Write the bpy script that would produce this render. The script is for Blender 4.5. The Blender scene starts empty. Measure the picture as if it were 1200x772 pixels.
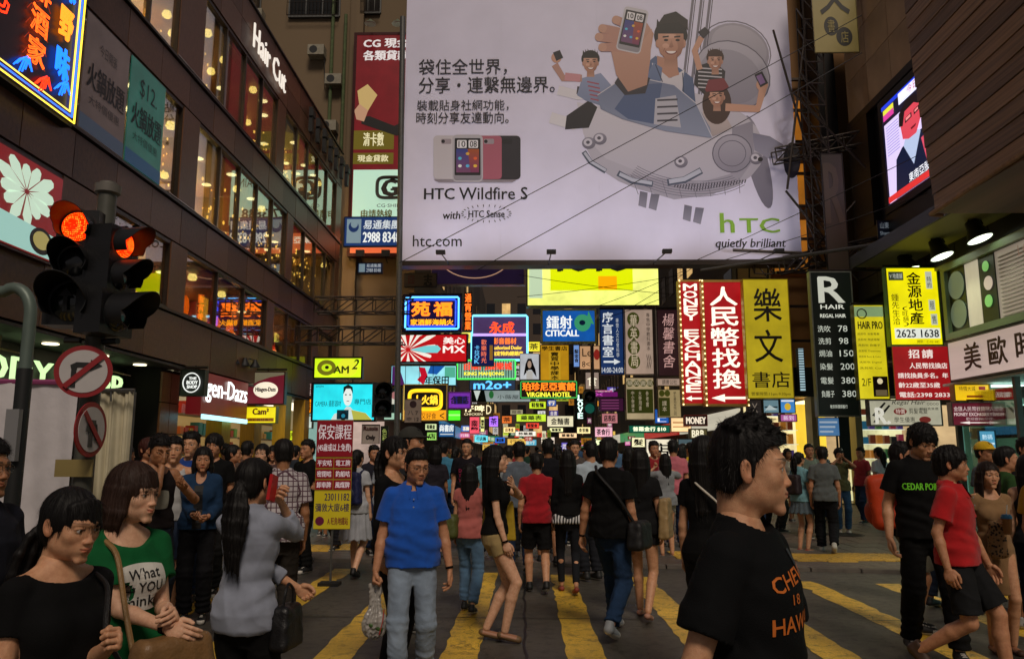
import bpy,bmesh,math,random,time
import numpy as np
from mathutils import Vector,Matrix
from mathutils.bvhtree import BVHTree
T0 = time.time()
R = math.radians
random.seed(7)
SC = bpy.context.scene
COL = SC.collection
# ------------------------------------------------------------ camera, sky, light
CAM_H = 1.52
FPX = 920.0            # focal length in pixels of a 1200 px wide picture
VPX,HZY = 615.0,533.0
cam_d = bpy.data.cameras.new('camera')
cam = bpy.data.objects.new('camera',cam_d)
COL.objects.link(cam)
cam_d.sensor_width = 36.0
cam_d.lens = FPX / 1200 * 36.0
cam_d.clip_start = 0.05
cam_d.clip_end = 2000
PITCH = math.atan((HZY - 386) / FPX)
YAW = math.atan((VPX - 600) / FPX)
cam.location = (0,0,CAM_H)
cam.rotation_euler = (R(90) + PITCH,0,YAW)
SC.camera = cam
CAMROT = cam.rotation_euler.to_matrix()
world = bpy.data.worlds.new('World')
SC.world = world
world.use_nodes = True
wn = world.node_tree
bg = wn.nodes['Background']
bg.inputs['Color'].default_value = (0.94,0.88,0.90,1)
bg.inputs['Strength'].default_value = 0.125
sun_d = bpy.data.lights.new('street_glow','SUN')
sun_d.energy = 1.5
sun_d.angle = R(16)
sun_d.color = (1.0,0.85,0.70)
sun = bpy.data.objects.new('street_glow',sun_d)
COL.objects.link(sun)
sun.rotation_euler = (R(44),0,R(14))
SC.view_settings.view_transform = 'Standard'
SC.view_settings.look = 'None'
SC.view_settings.exposure = 0.0
SC.view_settings.gamma = 1.0
SC.cycles.use_denoising = True
SC.cycles.max_bounces = 5
SC.cycles.glossy_bounces = 3
SC.cycles.diffuse_bounces = 2
SC.cycles.transmission_bounces = 4
SC.cycles.transparent_max_bounces = 6
SC.cycles.sample_clamp_indirect = 4.0
SC.cycles.use_light_tree = True
def ray(px,py):
 d = CAMROT @ Vector(((px - 600) / FPX,-(py - 386) / FPX,-1.0))
 return d
def at(px,py,Y):
 """world point seen at pixel (px,py) of the 1200x772 photo on the plane y=Y"""
 d = ray(px,py)
 return Vector((0,0,CAM_H)) + d * (Y / d.y)
def on_x(px,py,X):
 d = ray(px,py)
 return Vector((0,0,CAM_H)) + d * (X / d.x)
def on_ground(px,py,z=0.0):
 d = ray(px,py)
 return Vector((0,0,CAM_H)) + d * ((z - CAM_H) / d.z)
# ------------------------------------------------------------ helpers
def srgb(h):
 h = h.lstrip('#')
 c = [int(h[i:i+2],16) / 255 for i in (0,2,4)]
 return tuple(x / 12.92 if x <= 0.04045 else ((x + 0.055) / 1.055) ** 2.4 for x in c)
MATS = {}
def nodes_of(m):
 m.use_nodes = True
 nt = m.node_tree
 return nt,nt.nodes,nt.links,nt.nodes['Principled BSDF']
def mat(name,col,rough=0.6,metal=0.0,noise=0.0,scale=8.0,bump=0.0,bscale=60.0,spec=0.5,coat=0.0,stretch=None):
 """procedural surface: base colour varied by noise, plus bump"""
 if name in MATS: return MATS[name]
 m = bpy.data.materials.new(name); MATS[name] = m
 nt,N,L,b = nodes_of(m)
 if isinstance(col,str): col = srgb(col)
 b.inputs['Roughness'].default_value = rough
 b.inputs['Metallic'].default_value = metal
 b.inputs['Specular IOR Level'].default_value = spec
 b.inputs['Coat Weight'].default_value = coat
 b.inputs['Base Color'].default_value = (*col,1)
 tc = None
 def coord():
  t = N.new('ShaderNodeTexCoord')
  mp = N.new('ShaderNodeMapping')
  L.new(t.outputs['Object'],mp.inputs['Vector'])
  if stretch: mp.inputs['Scale'].default_value = stretch
  return mp
 if noise > 0:
  tc = coord()
  n = N.new('ShaderNodeTexNoise'); n.inputs['Scale'].default_value = scale; n.inputs['Detail'].default_value = 5
  L.new(tc.outputs[0],n.inputs['Vector'])
  mx = N.new('ShaderNodeMix'); mx.data_type = 'RGBA'
  mx.inputs['A'].default_value = (*[c * (1 - noise) for c in col],1)
  mx.inputs['B'].default_value = (*[min(1,c * (1 + noise)) for c in col],1)
  mr = N.new('ShaderNodeMapRange'); mr.inputs['From Min'].default_value = 0.3; mr.inputs['From Max'].default_value = 0.7
  L.new(n.outputs['Fac'],mr.inputs['Value']); L.new(mr.outputs[0],mx.inputs['Factor'])
  L.new(mx.outputs['Result'],b.inputs['Base Color'])
 if bump > 0:
  tc = tc or coord()
  n2 = N.new('ShaderNodeTexNoise'); n2.inputs['Scale'].default_value = bscale; n2.inputs['Detail'].default_value = 4
  L.new(tc.outputs[0],n2.inputs['Vector'])
  bp = N.new('ShaderNodeBump'); bp.inputs['Strength'].default_value = bump; bp.inputs['Distance'].default_value = 0.01
  L.new(n2.outputs['Fac'],bp.inputs['Height']); L.new(bp.outputs[0],b.inputs['Normal'])
 return m
def glow(name,col,strength=1.0,var=0.0,scale=2.0,base=None):
 """a lit surface: emission, slightly uneven like a real light box"""
 key = name
 if key in MATS: return MATS[key]
 m = bpy.data.materials.new(name); MATS[key] = m
 nt,N,L,b = nodes_of(m)
 if isinstance(col,str): col = srgb(col)
 b.inputs['Base Color'].default_value = (*(base or [c * 0.4 for c in col]),1)
 b.inputs['Roughness'].default_value = 0.35
 b.inputs['Emission Color'].default_value = (*col,1)
 b.inputs['Emission Strength'].default_value = strength
 if var > 0:
  t = N.new('ShaderNodeTexCoord'); n = N.new('ShaderNodeTexNoise'); n.inputs['Scale'].default_value = scale; n.inputs['Detail'].default_value = 7; n.inputs['Roughness'].default_value = .62
  L.new(t.outputs['Object'],n.inputs['Vector'])
  mr = N.new('ShaderNodeMapRange'); mr.inputs['From Min'].default_value = 0.3; mr.inputs['From Max'].default_value = 0.7
  mr.inputs['To Min'].default_value = strength * (1 - var); mr.inputs['To Max'].default_value = strength * (1 + var)
  L.new(n.outputs['Fac'],mr.inputs['Value']); L.new(mr.outputs[0],b.inputs['Emission Strength'])
 return m
def G(col,s=1.0,var=0.0,scale=2.0):
 return glow('lit_%s_%g_%g' % (col.lstrip('#'),s,var),col,s,var,scale)
def Pm(col,rough=0.5,noise=0.12,scale=6.0,**k):
 return mat('paint_%s_%g_%g' % (col.lstrip('#'),rough,noise),col,rough,noise=noise,scale=scale,**k)
def attr_mat(name,rough=0.5,emit=0.0,bump=0.0,bscale=80,spec=0.5,sheen=0.0,sss=0.0,cloth=0.0):
 """material that takes its colour from the mesh colour attribute 'col'"""
 if name in MATS: return MATS[name]
 m = bpy.data.materials.new(name); MATS[name] = m
 nt,N,L,b = nodes_of(m)
 a = N.new('ShaderNodeAttribute'); a.attribute_name = 'col'
 L.new(a.outputs['Color'],b.inputs['Base Color'])
 b.inputs['Roughness'].default_value = rough
 b.inputs['Specular IOR Level'].default_value = spec
 if sheen: b.inputs['Sheen Weight'].default_value = sheen
 if sss:
  b.inputs['Subsurface Weight'].default_value = sss
  b.inputs['Subsurface Radius'].default_value = (1.0,0.35,0.2)
  b.inputs['Subsurface Scale'].default_value = 0.008
 if emit:
  L.new(a.outputs['Color'],b.inputs['Emission Color']); b.inputs['Emission Strength'].default_value = emit
 if bump:
  t = N.new('ShaderNodeTexCoord')
  n = N.new('ShaderNodeTexNoise'); n.inputs['Scale'].default_value = bscale; n.inputs['Detail'].default_value = 4
  L.new(t.outputs['Object'],n.inputs['Vector'])
  bp = N.new('ShaderNodeBump'); bp.inputs['Strength'].default_value = bump; bp.inputs['Distance'].default_value = 0.004
  L.new(n.outputs['Fac'],bp.inputs['Height']); L.new(bp.outputs[0],b.inputs['Normal'])
 return m
def tag(o,label=None,cat=None,group=None,kind=None):
 if label: o['label'] = label
 if cat: o['category'] = cat
 if group: o['group'] = group
 if kind: o['kind'] = kind
 return o
def empty(name,loc=(0,0,0),rz=0.0,label=None,cat=None,group=None):
 o = bpy.data.objects.new(name,None); COL.objects.link(o)
 o.location = loc; o.rotation_euler.z = rz; o.empty_display_size = 0.1
 return tag(o,label,cat,group)
def link(name,me,parent=None,loc=None,rot=None):
 o = bpy.data.objects.new(name,me); COL.objects.link(o)
 if parent: o.parent = parent
 if loc is not None: o.location = loc
 if rot is not None: o.rotation_euler = rot
 return o
class MB:
 """collects simple solids into one mesh"""
 def __init__(s): s.v = []; s.f = []; s.m = []; s.mi = 0
 def add(s,vs,fs):
  n = len(s.v); s.v += [tuple(v) for v in vs]
  s.f += [tuple(i + n for i in f) for f in fs]; s.m += [s.mi] * len(fs)
  return s
 def box(s,x0,x1,y0,y1,z0,z1):
  v = [(x0,y0,z0),(x1,y0,z0),(x1,y1,z0),(x0,y1,z0),(x0,y0,z1),(x1,y0,z1),(x1,y1,z1),(x0,y1,z1)]
  return s.add(v,[(0,3,2,1),(4,5,6,7),(0,1,5,4),(1,2,6,5),(2,3,7,6),(3,0,4,7)])
 def bar(s,a,b,r=0.02,n=8,r2=None,caps=True):
  a = Vector(a); b = Vector(b); d = b - a
  if d.length < 1e-6: return s
  z = d.normalized(); x = z.orthogonal().normalized(); y = z.cross(x)
  r2 = r if r2 is None else r2
  vs = []
  for p,rr in ((a,r),(b,r2)):
   for i in range(n):
    t = 2 * math.pi * i / n + math.pi / n
    vs.append(p + x * (rr * math.cos(t)) + y * (rr * math.sin(t)))
  fs = [(i,(i+1) % n,n + (i+1) % n,n + i) for i in range(n)]
  if caps: fs += [tuple(range(n))[::-1],tuple(range(n,2*n))]
  return s.add(vs,fs)
 def tube(s,pts,r=0.02,n=8,closed=False):
  pts = [Vector(p) for p in pts]; m = len(pts)
  if m < 2: return s
  rr = r if isinstance(r,(list,tuple)) else [r] * m
  up = None; vs = []
  for i in range(m):
   if closed: d = pts[(i+1) % m] - pts[i-1]
   else: d = pts[min(i+1,m-1)] - pts[max(i-1,0)]
   d = d.normalized() if d.length > 1e-9 else Vector((0,0,1))
   if up is None: up = d.orthogonal().normalized()
   x = (up - d * up.dot(d))
   x = x.normalized() if x.length > 1e-6 else d.orthogonal().normalized()
   up = x; y = d.cross(x)
   for k in range(n):
    t = 2 * math.pi * k / n
    vs.append(pts[i] + x * (rr[i] * math.cos(t)) + y * (rr[i] * math.sin(t)))
  fs = []
  for i in range(m if closed else m - 1):
   j = (i + 1) % m
   fs += [(i*n+k,i*n+(k+1) % n,j*n+(k+1) % n,j*n+k) for k in range(n)]
  if not closed: fs += [tuple(range(n))[::-1],tuple(range((m-1)*n,m*n))]
  return s.add(vs,fs)
 def lathe(s,prof,c=(0,0,0),axis='z',n=20,rot=None):
  vs = []
  M = rot or {'z': Matrix.Identity(3),'y': Matrix.Rotation(R(90),3,'X'),'x': Matrix.Rotation(R(90),3,'Y')}[axis]
  for (r,z) in prof:
   for k in range(n):
    t = 2 * math.pi * k / n
    vs.append(M @ Vector((r * math.cos(t),r * math.sin(t),z)) + Vector(c))
  fs = []
  for i in range(len(prof) - 1):
   fs += [(i*n+k,i*n+(k+1) % n,(i+1)*n+(k+1) % n,(i+1)*n+k) for k in range(n)]
  fs += [tuple(range(n))[::-1],tuple(range((len(prof)-1)*n,len(prof)*n))]
  return s.add(vs,fs)
 def poly(s,pts,y0,y1):
  """closed outline (x,z) extruded in y"""
  n = len(pts)
  vs = [(p[0],y0,p[1]) for p in pts] + [(p[0],y1,p[1]) for p in pts]
  fs = [tuple(range(n)),tuple(range(2*n-1,n-1,-1))]
  fs += [(i,i+n,(i+1) % n + n,(i+1) % n) for i in range(n)]
  return s.add(vs,fs)
 def xf(s,M):
  s.v = [tuple(M @ Vector(v)) for v in s.v]; return s
 def mesh(s,name,mats,smooth=False):
  me = bpy.data.meshes.new(name); me.from_pydata(s.v,[],s.f)
  mats = mats if isinstance(mats,(list,tuple)) else [mats]
  for m in mats: me.materials.append(m)
  if len(mats) > 1: me.polygons.foreach_set('material_index',s.m)
  if smooth:
   me.polygons.foreach_set('use_smooth',[True] * len(s.f))
   try: me.set_sharp_from_angle(angle=R(40))
   except Exception: pass
  me.update()
  return me
 def build(s,name,mats,parent=None,loc=None,rot=None,smooth=False):
  return link(name,s.mesh(name,mats,smooth),parent,loc,rot)
UNIT = {}
def boxpart(name,material,parent,x0,x1,y0,y1,z0,z1):
 """a box part that shares one mesh per material"""
 key = material.name
 if key not in UNIT: UNIT[key] = MB().box(-.5,.5,-.5,.5,-.5,.5).mesh('block',material)
 o = link(name,UNIT[key],parent,((x0+x1)/2,(y0+y1)/2,(z0+z1)/2))
 o.scale = (max(1e-4,abs(x1-x0)),max(1e-4,abs(y1-y0)),max(1e-4,abs(z1-z0)))
 return o
def cname(h):
 ref = {'black': (10,10,10),'dark grey': (60,62,66),'grey': (120,125,130),'pale grey': (190,190,195),'white': (245,245,245),'red': (205,45,40),'dark red': (120,30,40),'orange': (235,130,40),'yellow': (235,205,60),'lime': (185,215,50),
  'green': (60,160,80),'dark green': (28,58,44),'turquoise': (95,200,215),'blue': (50,90,170),'navy': (40,60,110),'purple': (120,90,200),'pink': (225,120,170),'cream': (240,225,180),'brown': (100,75,55),'tan': (190,150,110)}
 c = [int(h.lstrip('#')[i:i+2],16) for i in (0,2,4)]
 return min(ref,key=lambda k: sum((a - b) ** 2 for a,b in zip(c,ref[k])))
USED = set()
def uniq(fn):
 for i in range(60):
  l = fn(i)
  if l not in USED: break
 USED.add(l); return l
# lettering -----------------------------------------------------------
TXT = {}
def text_mesh(s,bold=0.0,depth=0.0,bevel=0.0,shear=0.0,spacing=1.0,fill=True,res=2,fine=0):
 """letters as a mesh in the xz plane facing -y, scaled later; cached"""
 key = (s,bold,depth,bevel,shear,spacing,fill,res)
 if key in TXT: return TXT[key]
 cu = bpy.data.curves.new('lettering','FONT')
 cu.body = s; cu.size = 1.0; cu.resolution_u = res
 cu.offset = bold; cu.extrude = depth; cu.shear = shear; cu.space_character = spacing
 if not fill:
  cu.fill_mode = 'NONE'; cu.bevel_depth = bevel; cu.bevel_resolution = 0
 o = bpy.data.objects.new('lettering',cu); COL.objects.link(o)
 bpy.context.view_layer.update()
 dg = bpy.context.evaluated_depsgraph_get()
 me = bpy.data.meshes.new_from_object(o.evaluated_get(dg))
 bpy.data.objects.remove(o); bpy.data.curves.remove(cu)
 n = len(me.vertices)
 co = np.empty(n * 3,np.float32); me.vertices.foreach_get('co',co); co = co.reshape(-1,3)
 if n == 0: co = np.zeros((1,3),np.float32)
 fs = [tuple(p.vertices) for p in me.polygons]
 bpy.data.meshes.remove(me)
 TXT[key] = (co,fs)
 return TXT[key]
def fit_text(s,w,h,**k):
 """vertices (x,z) centred on 0 filling w x h exactly (w or h None keeps the aspect)"""
 co,fs = text_mesh(s,**k)
 lo,hi = co.min(0),co.max(0)
 sx,sy = max(hi[0]-lo[0],1e-3),max(hi[1]-lo[1],1e-3)
 kx = (w / sx) if w else None; ky = (h / sy) if h else None
 if kx is None: kx = ky
 if ky is None: ky = kx
 out = co.copy()
 out[:,0] = (co[:,0] - (lo[0]+hi[0]) / 2) * kx
 out[:,1] = (co[:,1] - (lo[1]+hi[1]) / 2) * ky
 out[:,2] = co[:,2] * (kx + ky) / 2
 return out,fs
def add_text(mb,s,cx,cz,w,h,y=0.0,**k):
 co,fs = fit_text(s,w,h,**k)
 vs = [(cx + c[0],y - c[2],cz + c[1]) for c in co]
 return mb.add(vs,fs)
# ------------------------------------------------------------ implicit surfaces
F32 = np.float32
def smin(a,b,k):
 if k <= 0: return np.minimum(a,b)
 h = np.clip(0.5 + 0.5 * (b - a) / k,0,1)
 return b + (a - b) * h - k * h * (1 - h)
class Field:
 """signed distance on a rectilinear grid, turned into a mesh by surface nets"""
 def __init__(s,xs,ys,zs):
  s.ax = [np.asarray(a,F32) for a in (xs,ys,zs)]
  s.F = np.full([len(a) for a in s.ax],1.0,F32)
 def sl(s,lo,hi):
  out = []
  for a,l,h in zip(s.ax,lo,hi):
   i = max(0,int(np.searchsorted(a,l)) - 1); j = min(len(a),int(np.searchsorted(a,h)) + 1)
   if i >= j: return None
   out.append(slice(i,j))
  return tuple(out)
 def grid(s,sl):
  return [s.ax[0][sl[0]][:,None,None],s.ax[1][sl[1]][None,:,None],s.ax[2][sl[2]][None,None,:]]
 def union(s,fn,lo,hi,k=0.0,m=0.03):
  m = m + k
  sl = s.sl([v - m for v in lo],[v + m for v in hi])
  if sl is None: return
  g = s.grid(sl)
  s.F[sl] = smin(s.F[sl],fn(*g),k)
 def carve(s,fn,lo=None,hi=None,k=0.0):
  sl = s.sl([v - .03 for v in lo],[v + .03 for v in hi]) if lo is not None else (slice(None),) * 3
  if sl is None: return
  g = s.grid(sl)
  s.F[sl] = -smin(-s.F[sl],fn(*g),k)
 def offset(s,fn):
  m = np.abs(s.F) < 0.06
  i = np.nonzero(m)
  s.F[i] += fn(s.ax[0][i[0]],s.ax[1][i[1]],s.ax[2][i[2]])
 # primitives
 def ell(s,c,r,k=0.01,rot=None):
  c = np.array(c,F32); r = np.array(r,F32); rm = float(r.min()); rM = float(r.max())
  def fn(X,Y,Z):
   x,y,z = X - c[0],Y - c[1],Z - c[2]
   if rot is not None:
    x,y,z = (rot[0][0]*x + rot[1][0]*y + rot[2][0]*z,rot[0][1]*x + rot[1][1]*y + rot[2][1]*z,rot[0][2]*x + rot[1][2]*y + rot[2][2]*z)
   a = np.sqrt((x/r[0])**2 + (y/r[1])**2 + (z/r[2])**2)
   b = np.sqrt((x/r[0]**2)**2 + (y/r[1]**2)**2 + (z/r[2]**2)**2) + 1e-6
   return (a * (a - 1) / b).astype(F32)
  q = rM if rot is not None else None
  lo = [c[i] - (q or r[i]) for i in range(3)]; hi = [c[i] + (q or r[i]) for i in range(3)]
  return fn,lo,hi,k
 def cone(s,a,b,ra,rb,k=0.01,flat=None):
  a = np.array(a,F32); b = np.array(b,F32); ab = b - a; L2 = float(ab @ ab) + 1e-9
  fx,fy,fz = flat or (1,1,1)
  def fn(X,Y,Z):
   x,y,z = X - a[0],Y - a[1],Z - a[2]
   t = np.clip((x*ab[0] + y*ab[1] + z*ab[2]) / L2,0,1)
   x = (x - t*ab[0]) * fx; y = (y - t*ab[1]) * fy; z = (z - t*ab[2]) * fz
   return (np.sqrt(x*x + y*y + z*z) - (ra + (rb - ra) * t)).astype(F32)
  rr = max(ra,rb) / min(fx,fy,fz,1)
  lo = np.minimum(a,b) - rr; hi = np.maximum(a,b) + rr
  return fn,lo,hi,k
 def add(s,p): s.union(*p[:3],k=p[3])
 def sub(s,p): s.carve(p[0],p[1],p[2],p[3])
 def mesh(s):
  F = s.F
  I = F < 0
  nx,ny,nz = F.shape
  cnt = np.zeros((nx-1,ny-1,nz-1),np.uint8)
  for a in (0,1):
   for b in (0,1):
    for c in (0,1):
     cnt += I[a:nx-1+a,b:ny-1+b,c:nz-1+c]
  mi = np.nonzero((cnt > 0) & (cnt < 8))
  n = len(mi[0])
  if n == 0: return np.zeros((0,3),F32),np.zeros((0,4),np.int32)
  idx = np.full(cnt.shape,-1,np.int32); idx[mi] = np.arange(n)
  corners = [(a,b,c) for a in (0,1) for b in (0,1) for c in (0,1)]
  val = {o: F[mi[0]+o[0],mi[1]+o[1],mi[2]+o[2]] for o in corners}
  acc = np.zeros((n,3),F32); num = np.zeros(n,F32)
  for o in corners:
   for ax in range(3):
    if o[ax]: continue
    p = list(o); p[ax] = 1; p = tuple(p)
    va,vb = val[o],val[p]
    m = (va < 0) != (vb < 0)
    if not m.any(): continue
    t = va[m] / (va[m] - vb[m])
    pos = np.tile(np.array(o,F32),(m.sum(),1)); pos[:,ax] = t
    acc[m] += pos; num[m] += 1
  acc /= num[:,None]
  V = np.empty((n,3),F32)
  for ax in range(3):
   A = s.ax[ax]; i = mi[ax]
   V[:,ax] = A[i] + (A[i+1] - A[i]) * acc[:,ax]
  Q = []
  for ax in range(3):
   A = np.moveaxis(I,ax,0)
   d = A[:-1] != A[1:]
   d = d[:,1:-1,1:-1]
   w = np.nonzero(d)
   i,j,k = w[0],w[1] + 1,w[2] + 1
   flip = A[:-1][i,j,k]
   ID = np.moveaxis(idx,ax,0)
   q = np.stack([ID[i,j-1,k-1],ID[i,j,k-1],ID[i,j,k],ID[i,j-1,k]],1)
   fl = flip if ax != 1 else ~flip
   q[~fl] = q[~fl][:,::-1]
   Q.append(q)
  Q = np.concatenate(Q)
  Q = Q[(Q >= 0).all(1)]
  return V,Q
def lin(lo,hi,h): return np.linspace(lo,hi,max(3,int(round((hi - lo) / h)) + 1))
def to_mesh(name,V,Q,mats,col=None,mi=None,tris=None):
 me = bpy.data.meshes.new(name)
 nq = len(Q)
 me.vertices.add(len(V)); me.vertices.foreach_set('co',np.asarray(V,F32).ravel())
 me.loops.add(nq * 4); me.polygons.add(nq)
 me.loops.foreach_set('vertex_index',np.asarray(Q,np.int32).ravel())
 me.polygons.foreach_set('loop_start',np.arange(nq,dtype=np.int32) * 4)
 me.polygons.foreach_set('loop_total',np.full(nq,4,np.int32))
 me.polygons.foreach_set('use_smooth',np.ones(nq,bool))
 for m in (mats if isinstance(mats,(list,tuple)) else [mats]): me.materials.append(m)
 if mi is not None: me.polygons.foreach_set('material_index',np.asarray(mi,np.int32))
 if col is not None:
  ca = me.color_attributes.new('col','FLOAT_COLOR','POINT')
  c4 = np.ones((len(V),4),F32); c4[:,:3] = col
  ca.data.foreach_set('color',c4.ravel())
 me.update(calc_edges=True); me.validate()
 return me
# smooth pseudo noise
_rs = np.random.RandomState(3)
_NK = _rs.normal(size=(24,3)).astype(F32); _NP = _rs.uniform(0,6.28,24).astype(F32)
def wob(x,y,z,f,seed=0,n=4):
 r = 0
 for i in range(n):
  k = _NK[(i + seed * 5) % 24]; p = _NP[(i * 3 + seed * 7) % 24]
  r = r + np.sin(f * (k[0]*x + k[1]*y + k[2]*z) + p + 1.3 * np.sin(f * .6 * (k[1]*x - k[2]*y + k[0]*z) + p))
 return r / n
# ------------------------------------------------------------ heads (local: origin between the eyes inside the skull, face towards -y)
def make_head(female=False,h=0.0028,cut=True,v=0):
 rs = np.random.RandomState(100 + v)
 j = lambda s: float(rs.uniform(-s,s))
 f = Field(lin(-.096,.096,h),lin(-.135,.125,h),lin(-.21,.125,h))
 A = lambda p: f.add(p)
 fw = 0.94 if female else 1.0
 A(f.ell((0,.014,.028),(.073,.094,.086),0))
 A(f.ell((0,-.028,-.012),(.063 * fw,.062,.084),.02))
 A(f.ell((0,-.030,-.062),(.049 * fw,.049,.048),.03))
 for s in (-1,1):
  A(f.ell((s * .041 * fw,.000,-.058),(.018,.026,.024),.03))
  A(f.ell((s * .037,-.056,-.022 + j(.002)),(.023,.020,.021),.022))
  A(f.cone((s * .012,-.085,.0205),(s * .044,-.070,.020),.008 if female else .0090,.008,.016))
 A(f.cone((-.010,-.078,-.1),(.010,-.078,-.1),.015 if not female else .0125,.015 if not female else .0125,.02))
 A(f.ell((0,-.074,-.061),(.032,.020,.026),.016))
 # neck
 rn = .045 if female else .051
 A(f.cone((0,.012,-.05),(0,.038,-.19),rn * .98,rn,.02))
 A(f.cone((0,.055,-.0),(0,.046,-.19),rn * .7,rn * .7,.02))
 # sockets
 for s in (-1,1):
  f.sub(f.ell((s * .034,-.100,.0015),(.019,.017,.013),.016))
 # lids with an opening
 op = .0043
 for s in (-1,1):
  A(f.ell((s * .0325,-.0715,.0010),(.0165,.0145,.0118),.004))
  A(f.cone((s * .020,-.0845,.0085),(s * .046,-.0775,.0075),.0030,.0028,.004))
  f.sub(f.ell((s * .0325,-.090,-.0002),(.0135,.020,op),.0012))
 # nose
 A(f.cone((0,-.082,.006),(0,-.0970 - j(.002),-.030),.0070,.0095,.009))
 A(f.ell((0,-.0995,-.0345),(.0108,.0095,.0088),.006))
 for s in (-1,1):
  A(f.ell((s * .0118,-.0940,-.0370),(.0080,.0098,.0072),.005))
  f.sub(f.ell((s * .0065,-.1005,-.0435),(.0036,.0055,.0030),.002))
 # mouth
 sm = .0045 if v in (3,6) else 0
 for s in (-1,1):
  A(f.cone((s * .003,-.0950,-.0580),(s * (.0220 + sm * .5),-.0862 + sm * .6,-.0596 + sm),.0048,.0022,.005))
 A(f.cone((-.009,-.0925,-.0680),(.009,-.0925,-.0680),.0056,.0056,.007))
 f.sub(f.cone((-.012,-.0965,-.0630),(.012,-.0965,-.0630),.0014,.0014,.0018))
 for s in (-1,1): f.sub(f.cone((s * .012,-.0955,-.0630),(s * (.0235 + sm * .5),-.0880 + sm * .5,-.0592 + sm),.0014,.0012,.0018))
 f.sub(f.ell((0,-.104,-.050),(.003,.006,.006),.004))
 f.sub(f.ell((0,-.100,-.0795),(.018,.006,.005),.010))
 # ears
 for s in (-1,1):
  rot = np.array(Matrix.Rotation(s * R(-18),3,'Z') @ Matrix.Rotation(R(-10),3,'X'))
  A(f.ell((s * .0755,.012,-.008),(.0065,.0175,.0305),.005,rot))
  f.sub(f.ell((s * .082,.007,-.004),(.0065,.0095,.0190),.003,rot))
 if cut: f.carve(lambda X,Y,Z: (Z + .165) + 0 * X + 0 * Y)
 return f.mesh()
def head_colors(V,skin,female,v=0,lip=None):
 x,y,z = V.T
 c = np.tile(np.array(skin,F32),(len(V),1))
 n = wob(x,y,z,60,1)[:,None] * .05
 c *= (1 + n)
 def blend(mask,colr):
  nonlocal c
  m = np.clip(mask,0,1)[:,None]
  c = c * (1 - m) + np.array(colr,F32) * m
 front = np.clip((-y - .06) / .01,0,1)
 # cheeks and nose redder, beard area greyer
 red = np.exp(-(((np.abs(x) - .038) / .02)**2 + ((z + .03) / .02)**2)) * front + np.exp(-((x / .014)**2 + ((z + .036) / .014)**2)) * front
 blend(red * .22,(skin[0] * 1.0,skin[1] * .68,skin[2] * .62))
 er = np.clip((np.abs(x) - .070) / .006,0,1)
 blend(er * .3,(skin[0] * 1.0,skin[1] * .62,skin[2] * .55))
 if not female:
  b = np.exp(-((x / .05)**2)) * np.clip((-z - .045) / .01,0,1) * np.clip((z + .125) / .01,0,1) * front
  blend(b * .16,(skin[0] * .45,skin[1] * .5,skin[2] * .6))
 # lips
 u = x / .0235
 zz = (z + .0625)
 top = np.where(zz > 0,.0105 - .004 * np.abs(u) ,.0115)
 m = np.clip((1 - (u**2 + ((zz - (.003 + (.005 if v in (3,6) else 0)) * u**2) / np.maximum(top * .9,.003))**2)) * 5,0,1) * np.clip((-y - .083) / .004,0,1)
 lc = lip or ((skin[0] * .80,skin[1] * .42,skin[2] * .42) if female else (skin[0] * .72,skin[1] * .48,skin[2] * .48))
 blend(m * .85,lc)
 m = np.exp(-((zz + .0006 - (.0034 + (.0055 if v in (3,6) else 0)) * u**2) / .0012)**2) * (np.abs(u) < .95) * np.clip((-y - .083) / .004,0,1)
 blend(m * .8,(skin[0] * .25,skin[1] * .12,skin[2] * .12))
 # brows
 ax = np.abs(x)
 bz = .0232 + .0016 * np.sin((ax - .012) / .04 * 2.2)
 th = (.0036 if female else .0052) * np.clip((.056 - ax) / .03,.35,1)
 m = np.clip(1.6 - ((z - bz) / th)**2 * 1.2,0,1) * (ax > .011) * (ax < .055) * front
 blend(m * (.62 if female else .8),(.014,.010,.008))
 # lash line and eye slot
 for s in (-1,1):
  ex = (x - s * .0325) / .0155; ez = (z - .0002)
  d = np.abs(np.sqrt(ex**2 + (ez / .0058)**2) - 1)
  m = np.clip(1.25 - d * 6.5,0,1) * (ez > .0) * (y < -.068)
  blend(m * .9,(.012,.008,.008))
 return np.clip(c,0,1)
def eyeballs(look=0.0):
 """two small spheres with an iris painted where it is"""
 V = []; Q = []; Cc = []
 nu,nv = 20,14
 for s in (-1,1):
  c = np.array((s * .0322,-.0722,.0002)); base = len(V)
  for i in range(nv + 1):
   th = math.pi * i / nv
   for k in range(nu):
    ph = 2 * math.pi * k / nu
    # pole along -y
    p = np.array((math.sin(th) * math.cos(ph),-math.cos(th),math.sin(th) * math.sin(ph)))
    V.append(c + .0130 * p)
    d = np.array((look,-1,0)); d = d / np.linalg.norm(d)
    a = math.acos(max(-1,min(1,float(p @ d))))
    Cc.append((.01,.008,.007) if a < .22 else (.045,.022,.012) if a < .50 else (.55,.50,.46))
  for i in range(nv):
   for k in range(nu):
    Q.append((base + i*nu + k,base + (i+1)*nu + k,base + (i+1)*nu + (k+1) % nu,base + i*nu + (k+1) % nu))
 return np.array(V,F32),np.array(Q,np.int32),np.array(Cc,F32)
HEADS = {}
def head(female,lod,v=0):
 key = (female,lod,v)
 if key not in HEADS:
  HEADS[key] = make_head(female,(.0026,.0045,.0085)[lod],v=v)
 return HEADS[key]
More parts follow.
